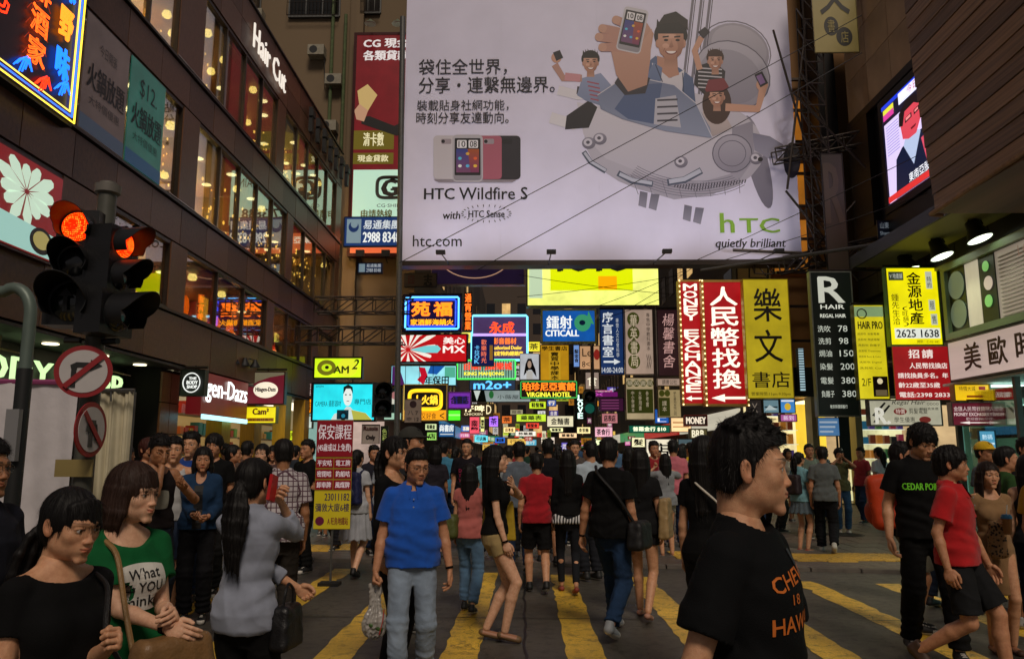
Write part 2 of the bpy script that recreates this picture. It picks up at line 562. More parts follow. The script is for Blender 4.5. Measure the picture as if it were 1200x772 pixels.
# ------------------------------------------------------------ hands: local, wrist at origin, fingers towards -z, palm towards +x side (thumb towards -y)
def make_hand(kind,h):
 f = Field(lin(-.05,.10,h),lin(-.09,.08,h),lin(-.22,.035,h))
 A = lambda p: f.add(p)
 A(f.cone((0,0,.03),(0,0,-.012),.024,.0235,0,(1.25,1,1)))
 A(f.ell((0,0,-.052),(.0155,.040,.045),.015))
 # finger roots along y: index (-y) to little (+y)
 roots = [(-.030,-.088),(-.010,-.094),(.010,-.090),(.029,-.080)]
 lens = [(.042,.025,.020),(.046,.029,.021),(.043,.027,.021),(.034,.020,.018)]
 if kind == 'relax': bends = [(20,28,18),(26,34,22),(32,38,24),(36,40,26)]
 elif kind == 'grip': bends = [(68,85,50),(72,88,50),(76,88,50),(80,88,50)]
 elif kind == 'flat': bends = [(6,8,4),(4,8,5),(6,10,6),(10,12,8)]
 else: bends = [(45,50,30),(50,55,32),(55,58,34),(58,60,36)]      # hold
 for (yr,zr),ls,bs in zip(roots,lens,bends):
  p = Vector((0,yr,zr + .012)); a = 0.0; r = .0099
  spread = yr * (2.2 if kind == 'flat' else .8)
  A(f.cone((0,yr * .7,-.045),tuple(p),.011,.0098,.008))
  for L,b in zip(ls,bs):
   a += R(b)
   d = Vector((math.sin(a),spread * .8 * (1 if a < 1 else 0),-math.cos(a))).normalized()
   q = p + d * L
   A(f.cone(tuple(p),tuple(q),r,r * .9,.0025)); r *= .92; p = q
 # thumb
 t = {'relax': [(.006,-.030,-.030),(.014,-.050,-.058),(.020,-.053,-.084),(.022,-.050,-.104)],
  'grip': [(.006,-.030,-.030),(.022,-.042,-.055),(.040,-.030,-.075),(.044,-.010,-.083)],
  'flat': [(.004,-.030,-.028),(.008,-.058,-.052),(.010,-.068,-.078),(.010,-.070,-.098)],
  'hold': [(.006,-.030,-.030),(.022,-.046,-.055),(.036,-.046,-.080),(.046,-.040,-.098)]}[kind]
 rr = [.0165,.0125,.0108,.0092]
 for i in range(3): A(f.cone(t[i],t[i+1],rr[i],rr[i+1],.006 if i == 0 else .002))
 return f.mesh()
HANDS = {}
def hand(kind,lod):
 key = (kind,lod)
 if key not in HANDS: HANDS[key] = make_hand(kind,(.0030,.0048,.0085)[lod])
 return HANDS[key]
# ------------------------------------------------------------ hair (head-local)
HAIR = {}
def hair_mesh(style,lod,v=0):
 key = (style,lod,v)
 if key in HAIR: return HAIR[key]
 h = (.0034,.0055,.0095)[lod]
 rs = np.random.RandomState(11 + v * 7 + len(style))
 low = {'short': -.15,'crop': -.15,'spiky': -.15,'shag': -.18,'bob': -.24,'long': -.46,'halflong': -.36,'ponytail': -.42,'ponylow': -.52,'bun': -.2,'updo': -.2,'balding': -.15}[style]
 f = Field(lin(-.155,.155,h),lin(-.17,.23,h),lin(low,.18,h))
 A = lambda p: f.add(p)
 t = {'short': .013,'crop': .006,'spiky': .014,'shag': .016,'bob': .014,'long': .012,'halflong': .013,'ponytail': .006,'ponylow': .006,'bun': .006,'updo': .01,'balding': .004}[style]
 male = style in ('short','crop','spiky','shag','balding')
 if style in ('short','spiky','crop'):
  A(f.ell((0,.016,.026),(.0785,.0985,.090),0)); A(f.ell((0,.046,-.034),(.062,.0585,.064),.02))
  A(f.ell((0,.006,.060),(.073 + t * .35,.086 + t * .6,.060 + t),.012))
 else:
  A(f.ell((0,.016,.030),(.074 + t,.095 + t,.087 + t * 1.1),0))
  A(f.ell((0,.050,-.030),(.060 + t * .7,.054 + t,.065),.02))
 # open the face
 hl = {'balding': .078,'crop': .062,'short': .058,'spiky': .060,'shag': .030,'bob': .034,'ponytail': .050,'ponylow': .040,'updo': .058,'bun': .062,'long': .052,'halflong': .040}[style]
 f.carve(lambda X,Y,Z: np.maximum(Y + .052 + 0*X,Z - hl + 70 * np.abs(X)**3 + 0*Y),(-.2,-.2,-.5),(.2,.0,.2),.006)
 if male:
  if style != 'shag': f.carve(lambda X,Y,Z: np.maximum(Y + .047 - np.maximum(.052 - Z,0) * .80 + 0*X,Z - .056 + 0*Y),(-.2,-.2,-.2),(.2,.1,.08),.004)
  # cleared below the ears and in front of them, nape kept short
  f.carve(lambda X,Y,Z: np.maximum(Y - (.012 if style != 'shag' else -.022) + 0*X,Z - (.006 if style != 'shag' else -.03) + 0*X),(-.2,-.2,-.3),(.2,.1,.2),.004)
  f.carve(lambda X,Y,Z: Z + (.066 if style != 'shag' else .10) - .3 * (Y - .05) + 0*X,(-.2,-.2,-.3),(.2,.2,.0),.01)
  for s in (-1,1):
   f.sub(f.ell((s * .088,.010,-.014),(.022,.022,.034),.004))
   A(f.cone((s * .0735,-.008,.02),(s * .0745,-.004,-.018),.0065,.004,.003))
  if style == 'balding':
   f.sub(f.ell((0,-.060,.125),(.040,.05,.045),.02))
 nsp = {'short': 40,'spiky': 60,'shag': 60,'crop': 0,'balding': 0}.get(style,0) if lod < 2 else 0
 for i in range(nsp):
  th = rs.uniform(-2.6,2.6); up = rs.uniform(.05,1.45) if style == 'shag' else rs.uniform(.55,1.45)
  n = np.array((math.sin(th) * math.cos(up),-math.cos(th) * math.cos(up),math.sin(up)))
  p = np.array((0,.016,.030)) + n * np.array((.074 + t,.095 + t,.087 + t)) * .97
  if p[1] < -.045 and p[2] < hl + .008: continue
  if p[2] < .01 and p[1] < .03: continue
  fl = np.array((rs.normal() * .5,-.55 + rs.normal() * .35,-.25 + rs.normal() * .3)) + n * (.75 if style == 'spiky' else .12)
  if style == 'shag': fl = np.array((rs.normal() * .3,-.25,-1.0)) + n * .15
  fl /= np.linalg.norm(fl)
  L = rs.uniform(.018,.036) * (1.25 if style == 'shag' else 1)
  A(f.cone(tuple(p),tuple(p + fl * L),rs.uniform(.007,.011),.0018,.006))
 if style in ('shag','bob','ponytail','ponylow','halflong'):
  # fringe across the forehead
  for i in range(15 if lod < 2 else 9):
   u = -1 + 2 * i / (14 if lod < 2 else 8)
   x0 = u * .052; x1 = u * .060 + (.010 if style in ('shag','ponylow') else 0)
   y0 = -.062 + .018 * u * u; zl = .020 + rs.uniform(-.006,.006) - (.02 * u * u if style != 'shag' else .03 * u * u)
   A(f.cone((x0,y0,.088 - .02 * u * u),(x1,-.089 + .030 * u * u,zl),.013,.0045,.006))
 if style in ('bob','long','halflong'):
  zb = {'bob': -.15,'halflong': -.25,'long': -.40}[style]
  for i in range(26):
   a = R(62 + (360 - 124) * i / 25)          # around the back, from temple to temple
   sx,sy = math.sin(a),-math.cos(a)
   p0 = (sx * .078,.016 + sy * .092,.02)
   p1 = (sx * .086,.022 + sy * .090,-.07)
   w = .92 if style == 'bob' else .80
   p2 = (sx * .090 * w + rs.normal() * .004,.030 + sy * .082 * w,zb * (.97 + .06 * rs.uniform()) + .03)
   A(f.cone(p0,p1,.015,.016,.01)); A(f.cone(p1,p2,.016,.013 if style == 'bob' else .010,.008))
   p3 = (p2[0] * (.86 if style == 'bob' else 1) ,p2[1],p2[2] - .035); A(f.cone(p2,p3,.012,.004,.006))
 if style in ('ponytail','ponylow','bun','updo'):
  zt = {'ponytail': .030,'ponylow': -.02,'bun': .02,'updo': .03}[style]
  base = np.array((0,.112,zt))
  if style in ('bun','updo'):
   A(f.ell((0,.118,zt),(.036,.032,.036),.006))
  else:
   A(f.ell(tuple(base),(.024,.020,.020),.008))
   ln = .34 if style == 'ponytail' else .44
   for i in range(20):
    q = base.copy(); r = .014; off = rs.normal(size=3) * .009
    prev = q
    for kk in range(1,7):
     tt = kk / 6
     y = .112 + .030 * math.sin(tt * 2.2) - .03 * tt
     z = zt - ln * tt ** 1.25 * (1 - .06 * i / 12)
     w = 1.6 * math.sin(min(1,tt * 1.3) * 2.6) + .5
     cur = np.array((off[0] * w * 1.6,y + off[1] * w,z))
     A(f.cone(tuple(prev),tuple(cur),r,r * (.95 if kk < 5 else .45),.010)); prev = cur; r *= (.97 if kk < 5 else .5)
 # strand relief that runs with the hair
 if lod < 2:
  def strands(x,y,z):
   ang = np.arctan2(x,y - .016)
   topw = np.clip((z - .05) / .05,0,1)
   s1 = np.sin(ang * 46 + 3 * wob(x,y,z,22,2)) * (1 - topw) + np.sin(x * 620 + 4 * wob(x,y,z,25,3)) * topw
   s2 = np.sin(ang * 17 + 2.5 * wob(x,y,z,14,4))
   return -(s1 * .0009 + s2 * .0012)
  f.offset(strands)
 V,Q = f.mesh()
 if lod < 2:
  # loose strands laid along the flow of the hair
  N_ = np.zeros_like(V); e1 = V[Q[:,2]] - V[Q[:,0]]; e2 = V[Q[:,3]] - V[Q[:,1]]; fn_ = np.cross(e1,e2)
  for k in range(4): np.add.at(N_,Q[:,k],fn_)
  N_ /= np.linalg.norm(N_,axis=1)[:,None] + 1e-9
  r2 = np.random.RandomState(5 + v); ns = (3400 if style in ('bob','long','halflong','ponytail','ponylow') else 2600) if lod == 0 else 650
  ok = np.nonzero((V - np.array((0,.016,.03),F32)) @ np.ones(3,F32) > -9)[0]
  out_ = ((V - np.array((0,.016,.0),F32)) * N_).sum(1) > 0
  ok = np.nonzero(out_)[0]; idx = r2.choice(ok,ns); p = V[idx].copy(); n_ = N_[idx]
  crown = np.array((0,.055,.13),F32)
  d = p - crown; d /= np.linalg.norm(d,axis=1)[:,None] + 1e-6
  if male: d = d * .8 + np.array((0,-.55,.10),F32) * (p[:,2:3] > .06) + r2.normal(size=p.shape) * .33 + n_ * (.30 if style in ('short','spiky') else .08) * (p[:,2:3] > .05)
  else: d = np.where(p[:,2:3] < .04,np.array((0,.05,-1),F32),d + np.array((0,0,-.6),F32)) + r2.normal(size=p.shape) * .07
  t_ = 1.0 if male else .93
  d = d - n_ * (d * n_).sum(1)[:,None] * (.55 if male else t_); d /= np.linalg.norm(d,axis=1)[:,None] + 1e-6
  L_ = (r2.uniform(.010,.026,ns) if male else r2.uniform(.025,.06,ns)) * (1 if lod == 0 else 1.2)
  if style in ('crop','balding'): L_ *= .6
  w0 = (.0007 if lod == 0 else .0016); side = np.cross(d,n_); side /= np.linalg.norm(side,axis=1)[:,None] + 1e-6
  rows = []; p = p - n_ * .001
  for k in range(5):
   ww = w0 * (1 - k / 4.6) * r2.uniform(.7,1.4,ns)[:,None]
   rows.append((p + side * ww,p - side * ww)); p = p + d * (L_ / 4)[:,None] + n_ * (.0011 if k < 2 else .0002); d = d + np.array((0,0,-.10),F32) - n_ * .06
  SV = np.stack([r for ab in rows for r in ab],1).reshape(-1,3); b0 = np.arange(ns) * 10 + len(V)
  SQ = np.concatenate([np.stack([b0 + 2*k,b0 + 2*k + 1,b0 + 2*k + 3,b0 + 2*k + 2],1) for k in range(4)])
  V = np.concatenate([V,SV.astype(F32)]); Q = np.concatenate([Q,SQ])
 HAIR[key] = (V,Q)
 return HAIR[key]
def hair_mat(col,name):
 if name in MATS: return MATS[name]
 m = mat(name,col,.55,spec=.28)
 nt,N,L,b = nodes_of(m)
 t = N.new('ShaderNodeTexCoord'); mp = N.new('ShaderNodeMapping'); mp.inputs['Scale'].default_value = (260,260,9)
 n = N.new('ShaderNodeTexNoise'); n.inputs['Scale'].default_value = 1.0; n.inputs['Detail'].default_value = 3; n.inputs['Distortion'].default_value = .6
 L.new(t.outputs['Object'],mp.inputs[0]); L.new(mp.outputs[0],n.inputs['Vector'])
 bp = N.new('ShaderNodeBump'); bp.inputs['Strength'].default_value = .55; bp.inputs['Distance'].default_value = .003
 L.new(n.outputs['Fac'],bp.inputs['Height']); L.new(bp.outputs[0],b.inputs['Normal'])
 mr = N.new('ShaderNodeMapRange'); mr.inputs['To Min'].default_value = .42; mr.inputs['To Max'].default_value = .72
 L.new(n.outputs['Fac'],mr.inputs['Value']); L.new(mr.outputs[0],b.inputs['Roughness'])
 mx = N.new('ShaderNodeMix'); mx.data_type = 'RGBA'; c = srgb(col)
 mx.inputs['A'].default_value = (*[x * .6 for x in c],1); mx.inputs['B'].default_value = (*[x * 1.7 for x in c],1)
 L.new(n.outputs['Fac'],mx.inputs['Factor']); L.new(mx.outputs['Result'],b.inputs['Base Color'])
 return m
def fabric(col,kind='knit'):
 nm = 'fabric_%s_%s' % (kind,col.lstrip('#'))
 if nm in MATS: return MATS[nm]
 m = mat(nm,col,.85,noise=.16 if kind != 'denim' else .4,scale=9 if kind != 'denim' else 5,bump=.35 if kind != 'denim' else .5,bscale=420 if kind == 'knit' else 260)
 _,N,L,b = nodes_of(m)
 # creases: ridged relief on top of the modelled folds
 t = N.new('ShaderNodeTexCoord'); mp = N.new('ShaderNodeMapping'); mp.inputs['Scale'].default_value = (1,1,.6); L.new(t.outputs['Object'],mp.inputs[0])
 nz = N.new('ShaderNodeTexNoise'); nz.noise_type = 'RIDGED_MULTIFRACTAL'; nz.inputs['Scale'].default_value = 5.5; nz.inputs['Detail'].default_value = 2.5; nz.inputs['Distortion'].default_value = .9; L.new(mp.outputs[0],nz.inputs['Vector'])
 b2 = N.new('ShaderNodeBump'); b2.inputs['Strength'].default_value = .55; b2.inputs['Distance'].default_value = .022
 old = [l for l in L if l.to_socket == b.inputs['Normal']][0].from_node
 L.new(nz.outputs['Fac'],b2.inputs['Height']); L.new(old.outputs[0],b2.inputs['Normal']); L.new(b2.outputs[0],b.inputs['Normal'])
 b.inputs['Sheen Weight'].default_value = .12 if sum(srgb(col)) > .15 else 0; b.inputs['Sheen Roughness'].default_value = .6; b.inputs['Specular IOR Level'].default_value = .2
 return m
# ------------------------------------------------------------ bodies
SEC_M = np.array([(.76,.06,.06,.0),(.84,.135,.095,.008),(.92,.160,.112,.012),(1.0,.150,.106,.006),(1.08,.140,.102,.0),(1.18,.146,.108,-.004),(1.28,.160,.114,.0),(1.35,.150,.098,.008),(1.405,.105,.070,.012),(1.45,.060,.054,.014)])
SEC_F = np.array([(.76,.06,.06,.0),(.84,.145,.100,.010),(.92,.160,.112,.014),(1.0,.138,.098,.006),(1.08,.116,.084,.0),(1.18,.124,.090,-.002),(1.27,.138,.098,.004),(1.34,.130,.086,.010),(1.40,.088,.060,.012),(1.45,.050,.045,.014)])
def sec_fn(SEC,T,grow=0.0,fat=1.0,z0=None,z1=None,flare=0.0,kx=1.0):
 """distance to the torso built from cross sections; T = inverse 4x4 into torso space"""
 z_,a_,b_,c_ = SEC.T
 def fn(X,Y,Z):
  x = T[0][0]*X + T[0][1]*Y + T[0][2]*Z + T[0][3]
  y = T[1][0]*X + T[1][1]*Y + T[1][2]*Z + T[1][3]
  z = T[2][0]*X + T[2][1]*Y + T[2][2]*Z + T[2][3]
  zz = np.clip(z,z_[0],z_[-1])
  bell = 1 + (fat - 1) * np.exp(-((zz - 1.08) / .14)**2)
  a = np.interp(zz,z_,a_) * bell * kx + grow + flare * np.clip(1.15 - zz,0,.4)
  b = np.interp(zz,z_,b_) * (1 + (bell - 1) * 1.3) + grow + flare * np.clip(1.15 - zz,0,.4)
  c = np.interp(zz,z_,c_) - (bell - 1) * .06
  u = x / a; w = (y - c) / b
  r = (np.abs(u)**2.3 + np.abs(w)**2.3 + 1e-9) ** (1 / 2.3)
  d = (r - 1) * np.minimum(a,b)
  lo = (z0 if z0 is not None else z_[0]) ; hi = (z1 if z1 is not None else z_[-1])
  return np.maximum(d,np.maximum(lo - z,z - hi)).astype(F32)
 return fn
def ik(a,b,l1,l2,hint):
 a = Vector(a); b = Vector(b); d = b - a; L = d.length
 m = (l1 + l2) * .995
 if L > m: d = d * (m / L); b = a + d; L = m
 u = d.normalized(); h = Vector(hint); h = (h - u * h.dot(u)).normalized()
 x = (l1*l1 - l2*l2 + L*L) / (2 * L); y = math.sqrt(max(0,l1*l1 - x*x))
 return a + u * x + h * y,b
def rot3(yaw=0,pitch=0,roll=0):
 return Matrix.Rotation(R(yaw),3,'Z') @ Matrix.Rotation(R(pitch),3,'X') @ Matrix.Rotation(R(roll),3,'Y')
def skin_mat():
 if 'skin' in MATS: return MATS['skin']
 m = attr_mat('skin',.5,sss=.10,bump=.35,bscale=420,spec=.4); nt,N,L,b = nodes_of(m)
 a = [n for n in N if n.type == 'ATTRIBUTE'][0]; t = N.new('ShaderNodeTexCoord'); mx = N.new('ShaderNodeMix'); mx.data_type = 'RGBA'; mx.blend_type = 'MULTIPLY'; mx.inputs['Factor'].default_value = 1
 n1 = N.new('ShaderNodeTexNoise'); n1.inputs['Scale'].default_value = 38; n1.inputs['Detail'].default_value = 6; n1.inputs['Roughness'].default_value = .7; L.new(t.outputs['Object'],n1.inputs['Vector'])
 r = N.new('ShaderNodeValToRGB'); r.color_ramp.elements[0].position = .3; r.color_ramp.elements[1].position = .7; r.color_ramp.elements[0].color = (.80,.66,.60,1); r.color_ramp.elements[1].color = (1.1,1.08,1.06,1)
 L.new(n1.outputs['Fac'],r.inputs[0]); L.new(a.outputs['Color'],mx.inputs['A']); L.new(r.outputs[0],mx.inputs['B']); L.new(mx.outputs['Result'],b.inputs['Base Color'])
 mr = N.new('ShaderNodeMapRange'); mr.inputs['To Min'].default_value = .32; mr.inputs['To Max'].default_value = .62; L.new(n1.outputs['Fac'],mr.inputs['Value']); L.new(mr.outputs[0],b.inputs['Roughness'])
 return m
SHOES = {}
def shoe_mesh(kind,col,lod):
 key = (kind,col,lod)
 if key in SHOES: return SHOES[key]
 h = (.006,.007,.011)[lod]
 f = Field(lin(-.065,.065,h),lin(-.21,.10,h),lin(-.02,.16,h))
 A = lambda p: f.add(p)
 up = kind in ('sneaker','shoe','boot')
 sole = .026 if kind == 'sneaker' else .016
 A(f.cone((0,.035,sole + .022),(.004,-.13,sole + .006),.036,.040,0,(1.0,1,1.15)))
 if up:
  A(f.cone((0,.035,.055),(0,.025,.095 if kind != 'boot' else .15),.036,.037,.02))
  A(f.cone((0,-.0,.075),(0,-.08,.045),.030,.032,.02))
 f.carve(lambda X,Y,Z: Z - .0 + 0*X + 0*Y,(-.1,-.3,-.1),(.1,.2,.0),0)
 if up: f.sub(f.cone((0,.022,.12),(0,.022,.2),.026,.04,.004))
 V,Q = f.mesh()
 zc = V[Q][:,:,2].mean(1)
 if kind == 'sneaker':
  m = np.where(zc < sole,1,0)
  y = V[Q][:,:,1].mean(1); x = np.abs(V[Q][:,:,0].mean(1))
  m = np.where((zc >= sole) & (y < -.125) & (zc < .05),1,m)
  m = np.where((zc >= sole) & (x < .016) & (y < -.02) & (y > -.11) & ((y * 90).astype(int) % 2 == 0),1,m)
 elif kind in ('sandal','flat','heel'):
  y = V[Q][:,:,1].mean(1)
  if kind == 'sandal': m = np.where(zc < .012,0,np.where((np.abs(y + .07) < .018) | (np.abs(y - .0) < .012),0,2))
  else: m = np.where((zc < .03) | (y < -.12) | (y > .03),0,2)
 else: m = np.where(zc < sole,1,0)
 white = Pm('#c9c4ba',.6) if kind == 'sneaker' else Pm('#1a1715',.7)
 skin = mat('foot_skin','#9a6a4e',.55)
 me = to_mesh('shoe',V,Q,[Pm(col,.6),white,skin],None,m)
 SHOES[key] = me
 return me
SKIN = {'tan': '#c08e6c','pale': '#dcb294','mid': '#cc9d7a','dark': '#a67856'}
def person(X,Y,H=1.7,yaw=0,sex='m',lod=1,build=1.0,fat=1.0,lean=0,twist=0,
  head=(0,0,0),hair='short',haircol='#0d0a09',skin='mid',face=0,face_scale=(1,1,1),look=0.0,
  footL=None,footR=None,handL=None,handR=None,hkL='relax',hkR='relax',thumbL=None,thumbR=None,elbL=None,elbR=None,
  top=('tee','#101010'),bottom=('jeans','#26364d'),shoes=('sneaker','#1b1b1b'),neck='round',hem=None,gap=0.0,
  label='',extras=(),fold=1.0,hairv=0,group=None,z=0.0):
 """a figure from one continuous body surface, with hair, eyes, clothing and shoes as children"""
 S = H / 1.70
 fem = sex == 'f'
 root = empty('person',(X,Y,z),R(yaw),label,'person',group)
 SEC = (SEC_F if fem else SEC_M).copy()
 SEC[:,1] *= build; SEC[:,2] *= (1 + (build - 1) * .7)
 vox = (.0075,.0105,.018)[lod]
 # joints
 fl = Vector(footL or (.085,0.0,.08)); fr = Vector(footR or (-.085,0.0,.08))
 spread = abs(fl.y - fr.y)
 hipz = .905 - .10 * spread * spread - .0
 hl,hr = Vector((.082,.0,hipz)),Vector((-.082,.0,hipz))
 # hips over the feet
 cy = (fl.y + fr.y) / 2 * .7; hl.y += cy; hr.y += cy
 kl,fl = ik(hl,fl,.43,.42,(.1,-1,0)); kr,fr = ik(hr,fr,.43,.42,(-.1,-1,0))
 dz = hipz - .905
 TT = Matrix.Translation((0,cy,dz)) @ Matrix.Translation((0,0,.95)) @ Matrix.Rotation(R(lean),4,'X') @ Matrix.Rotation(R(twist),4,'Z') @ Matrix.Translation((0,0,-.95))
 TI = [list(r) for r in TT.inverted()]
 tp = lambda *p: TT @ Vector(p)
 sw = (.136 if fem else .156) * build
 shz = 1.365
 sl,sr = tp(sw,.01,shz),tp(-sw,.01,shz)
 hL = TT @ Vector(handL) if handL else tp(sw + .055,-.05,.85)
 hR = TT @ Vector(handR) if handR else tp(-sw - .055,-.05,.85)
 la,lf = (.275,.235) if fem else (.285,.245)
 el,wl = ik(sl,hL,la,lf,elbL or (.35,1,-.2)); er,wr = ik(sr,hR,la,lf,elbR or (-.35,1,-.2))
 # head matrix
 hsz = 1.06 if not fem else 1.04
 HM = TT @ Matrix.Translation((0,.0,1.585)) @ Matrix.Translation((0,.03,-.10)) @ rot3(*head).to_4x4() @ Matrix.Translation((0,-.03,.10)) @ Matrix.Diagonal((face_scale[0] * hsz,face_scale[1] * hsz,face_scale[2] * hsz,1))
 ar = (.037,.031,.021) if fem else (.045,.038,.0255)
 ar = [a * (1 + (build - 1) * .6) for a in ar]
 lr = (.082,.050,.034) if fem else (.084,.054,.037)
 allp = [sl,sr,el,er,wl,wr,kl,kr,fl,fr,hl,hr,tp(0,0,1.45),tp(0,0,.9)]
 lo = [min(p[i] for p in allp) - .16 for i in range(3)]; hi = [max(p[i] for p in allp) + .16 for i in range(3)]
 lo[0] = min(lo[0],-.26); hi[0] = max(hi[0],.26); lo[1] = min(lo[1],cy - .24); hi[1] = max(hi[1],cy + .24)
 hi[2] = max(tp(0,0,1.53).z,hi[2] - .1); lo[2] = .0
 fb = Field(lin(lo[0],hi[0],vox),lin(lo[1],hi[1],vox),lin(lo[2],hi[2],vox))
 tc = tp(0,0,1.1)
 tlo = [tc[0] - .24,min(tp(0,0,1.45).y,tp(0,0,.8).y) - .2,tp(0,0,.76).z - .05]; thi = [tc[0] + .24,max(tp(0,0,1.45).y,tp(0,0,.8).y) + .2,tp(0,0,1.5).z + .05]
 fb.union(sec_fn(SEC,TI,-.016 if top[0] else 0,fat),tlo,thi,0)
 cov = -.012 if bottom[0] in ('jeans','trousers','leggings','capri') else 0
 bust = []
 if fem:
  for s in (-1,1):
   c = tp(s * .062 * build,-.072,1.235); bust.append(tuple(c))
   fb.add(fb.ell(tuple(c),(.042,.036,.040),.03))
 for s,e,w in ((sl,el,wl),(sr,er,wr)):
  fb.add(fb.ell(tuple(s),(ar[0] * 1.15,) * 3,.03))
  fb.add(fb.cone(tuple(s),tuple(e),ar[0],ar[1],.025))
  m = e + (w - e) * .3
  fb.add(fb.cone(tuple(e),tuple(m),ar[1] * .99,ar[1] * 1.0,.012)); fb.add(fb.cone(tuple(m),tuple(w),ar[1] * 1.0,ar[2],.015))
 nb = tp(0,.02,1.40)
 for s in (sl,sr): fb.add(fb.cone(tuple(tp(0,.03,1.445)),tuple(s + Vector((0,0,.004))),.036,.030,.03))
 nk = HM @ Vector((0,.038,-.14))
 fb.add(fb.cone(tuple(tp(0,.02,1.38)),tuple(nk),.054 if not fem else .048,(.050 if not fem else .044) ,.03))
 for h_,k_,f_ in ((hl,kl,fl),(hr,kr,fr)):
  fb.add(fb.cone(tuple(h_),tuple(k_),lr[0] + cov * 1.5,lr[1] + cov,.02))
  m = k_ + (f_ - k_) * .32 + Vector((0,.012,0))
  fb.add(fb.cone(tuple(k_),tuple(m),lr[1] * .97 + cov,lr[1] + cov,.01)); fb.add(fb.cone(tuple(m),tuple(f_),lr[1] + cov,lr[2] + cov * .5,.015))
 V,Q = fb.mesh()
 skc = np.array(srgb(SKIN.get(skin,skin)),F32)
 n = wob(V[:,0],V[:,1],V[:,2],14,5)[:,None]
 cols = np.clip(skc * (1 + .06 * n),0,1)
 parts = [(V,Q,cols,0)]
 # head
 hv,hq = globals()['head'](fem,lod,face)
 hc = head_colors(hv,skc,fem,face)
 M = np.array(HM,F32)
 def tr(M,v): return (v @ M[:3,:3].T + M[:3,3]).astype(F32)
 parts.append((tr(M,hv),hq,hc,0))
 if lod < 2:
  ev,eq,ec = eyeballs(look); parts.append((tr(M,ev),eq,ec,1))
 hs = (.90 if fem else 1.0)
 def hand_part(w,e,kind,thumb,mirror):
  d = (w - e).normalized()
  t = Vector(thumb or (0,-1,0)); t = (t - d * t.dot(d)).normalized()
  zz = -d; yy = -t; xx = yy.cross(zz)
  if mirror: xx = -xx
  Mh = np.eye(4,dtype=F32)
  for i,a in enumerate((xx,yy,zz)): Mh[:3,i] = [c * hs for c in a]
  Mh[:3,3] = w
  v_,q_ = hand(kind,lod)
  return tr(Mh,v_),(q_[:,::-1] if mirror else q_),np.tile(skc * .97,(len(v_),1)),0
 parts.append(hand_part(wr,er,hkR,thumbR,False)); parts.append(hand_part(wl,el,hkL,thumbL,True))
 AV,AQ,AC,AM = [],[],[],[]; n0 = 0
 for v_,q_,c_,mi in parts:
  AV.append(v_); AQ.append(q_ + n0); AC.append(c_); AM += [mi] * len(q_); n0 += len(v_)
 me = to_mesh('body',np.concatenate(AV) * S,np.concatenate(AQ),[skin_mat(),attr_mat('eye',.12)],np.concatenate(AC),AM)
 body = link('body',me,root)
 SM = Matrix.Scale(S,4)
 # hair
 if hair:
  hv2,hq2 = hair_mesh(hair,lod,hairv)
  hk = ('hm',hair,lod,hairv,haircol)
  if hk not in HAIR: HAIR[hk] = to_mesh('hair',hv2,hq2,hair_mat(haircol,'hair_' + haircol.lstrip('#')))
  ho = link('hair',HAIR[hk],root); ho.matrix_basis = SM @ HM
 out = {'root': root,'HM': HM,'TT': TT,'S': S,'wl': wl,'wr': wr,'el': el,'er': er,'sl': sl,'sr': sr,'M': Matrix.Translation((X,Y,z)) @ Matrix.Rotation(R(yaw),4,'Z') @ SM}
 # ---- lower garment
 bk,bc = bottom[0],bottom[1]
 cv = vox if lod else .0068
 def crease(amp,fr,sx=1,sy=1,sz=1,seed=0):
  def fn(x,y,z):
   a = wob(x * sx,y * sy,z * sz,fr,seed,3)
   b = wob(x * sx,y * sy,z * sz,fr * 2.1,seed + 2,3)
   return (amp * (np.abs(a) ** .7 - .45) + amp * .45 * (np.abs(b) - .4)).astype(F32)
  return fn
 sd = int(abs(X * 7 + Y * 3)) % 5
 if bk in ('jeans','trousers','shorts','leggings','minishorts','capri'):
  g = {'jeans': .016,'trousers': .022,'shorts': .024,'leggings': .004,'minishorts': .018,'capri': .012}[bk]
  end = {'jeans': (2,.90),'trousers': (2,.92),'shorts': (1,.86),'leggings': (2,.92),'minishorts': (1,.36),'capri': (2,.45)}[bk]
  if len(bottom) > 2: end = (1,bottom[2])
  zl = .04 if end[0] == 2 else .38
  f = Field(lin(min(fl.x,fr.x,kl.x,kr.x,-.2) - .12,max(fl.x,fr.x,kl.x,kr.x,.2) + .12,cv),lin(min(fl.y,fr.y,kl.y,kr.y,cy - .1) - .14,max(fl.y,fr.y,kl.y,kr.y,cy + .1) + .14,cv),lin(zl,tp(0,0,1.08).z + .03,cv))
  top_z = 1.045 if not fem else 1.03
  f.union(sec_fn(SEC,TI,.006,fat,z0=.745,z1=top_z),[-.24,cy - .22,.7],[.24,cy + .22,1.12],0)
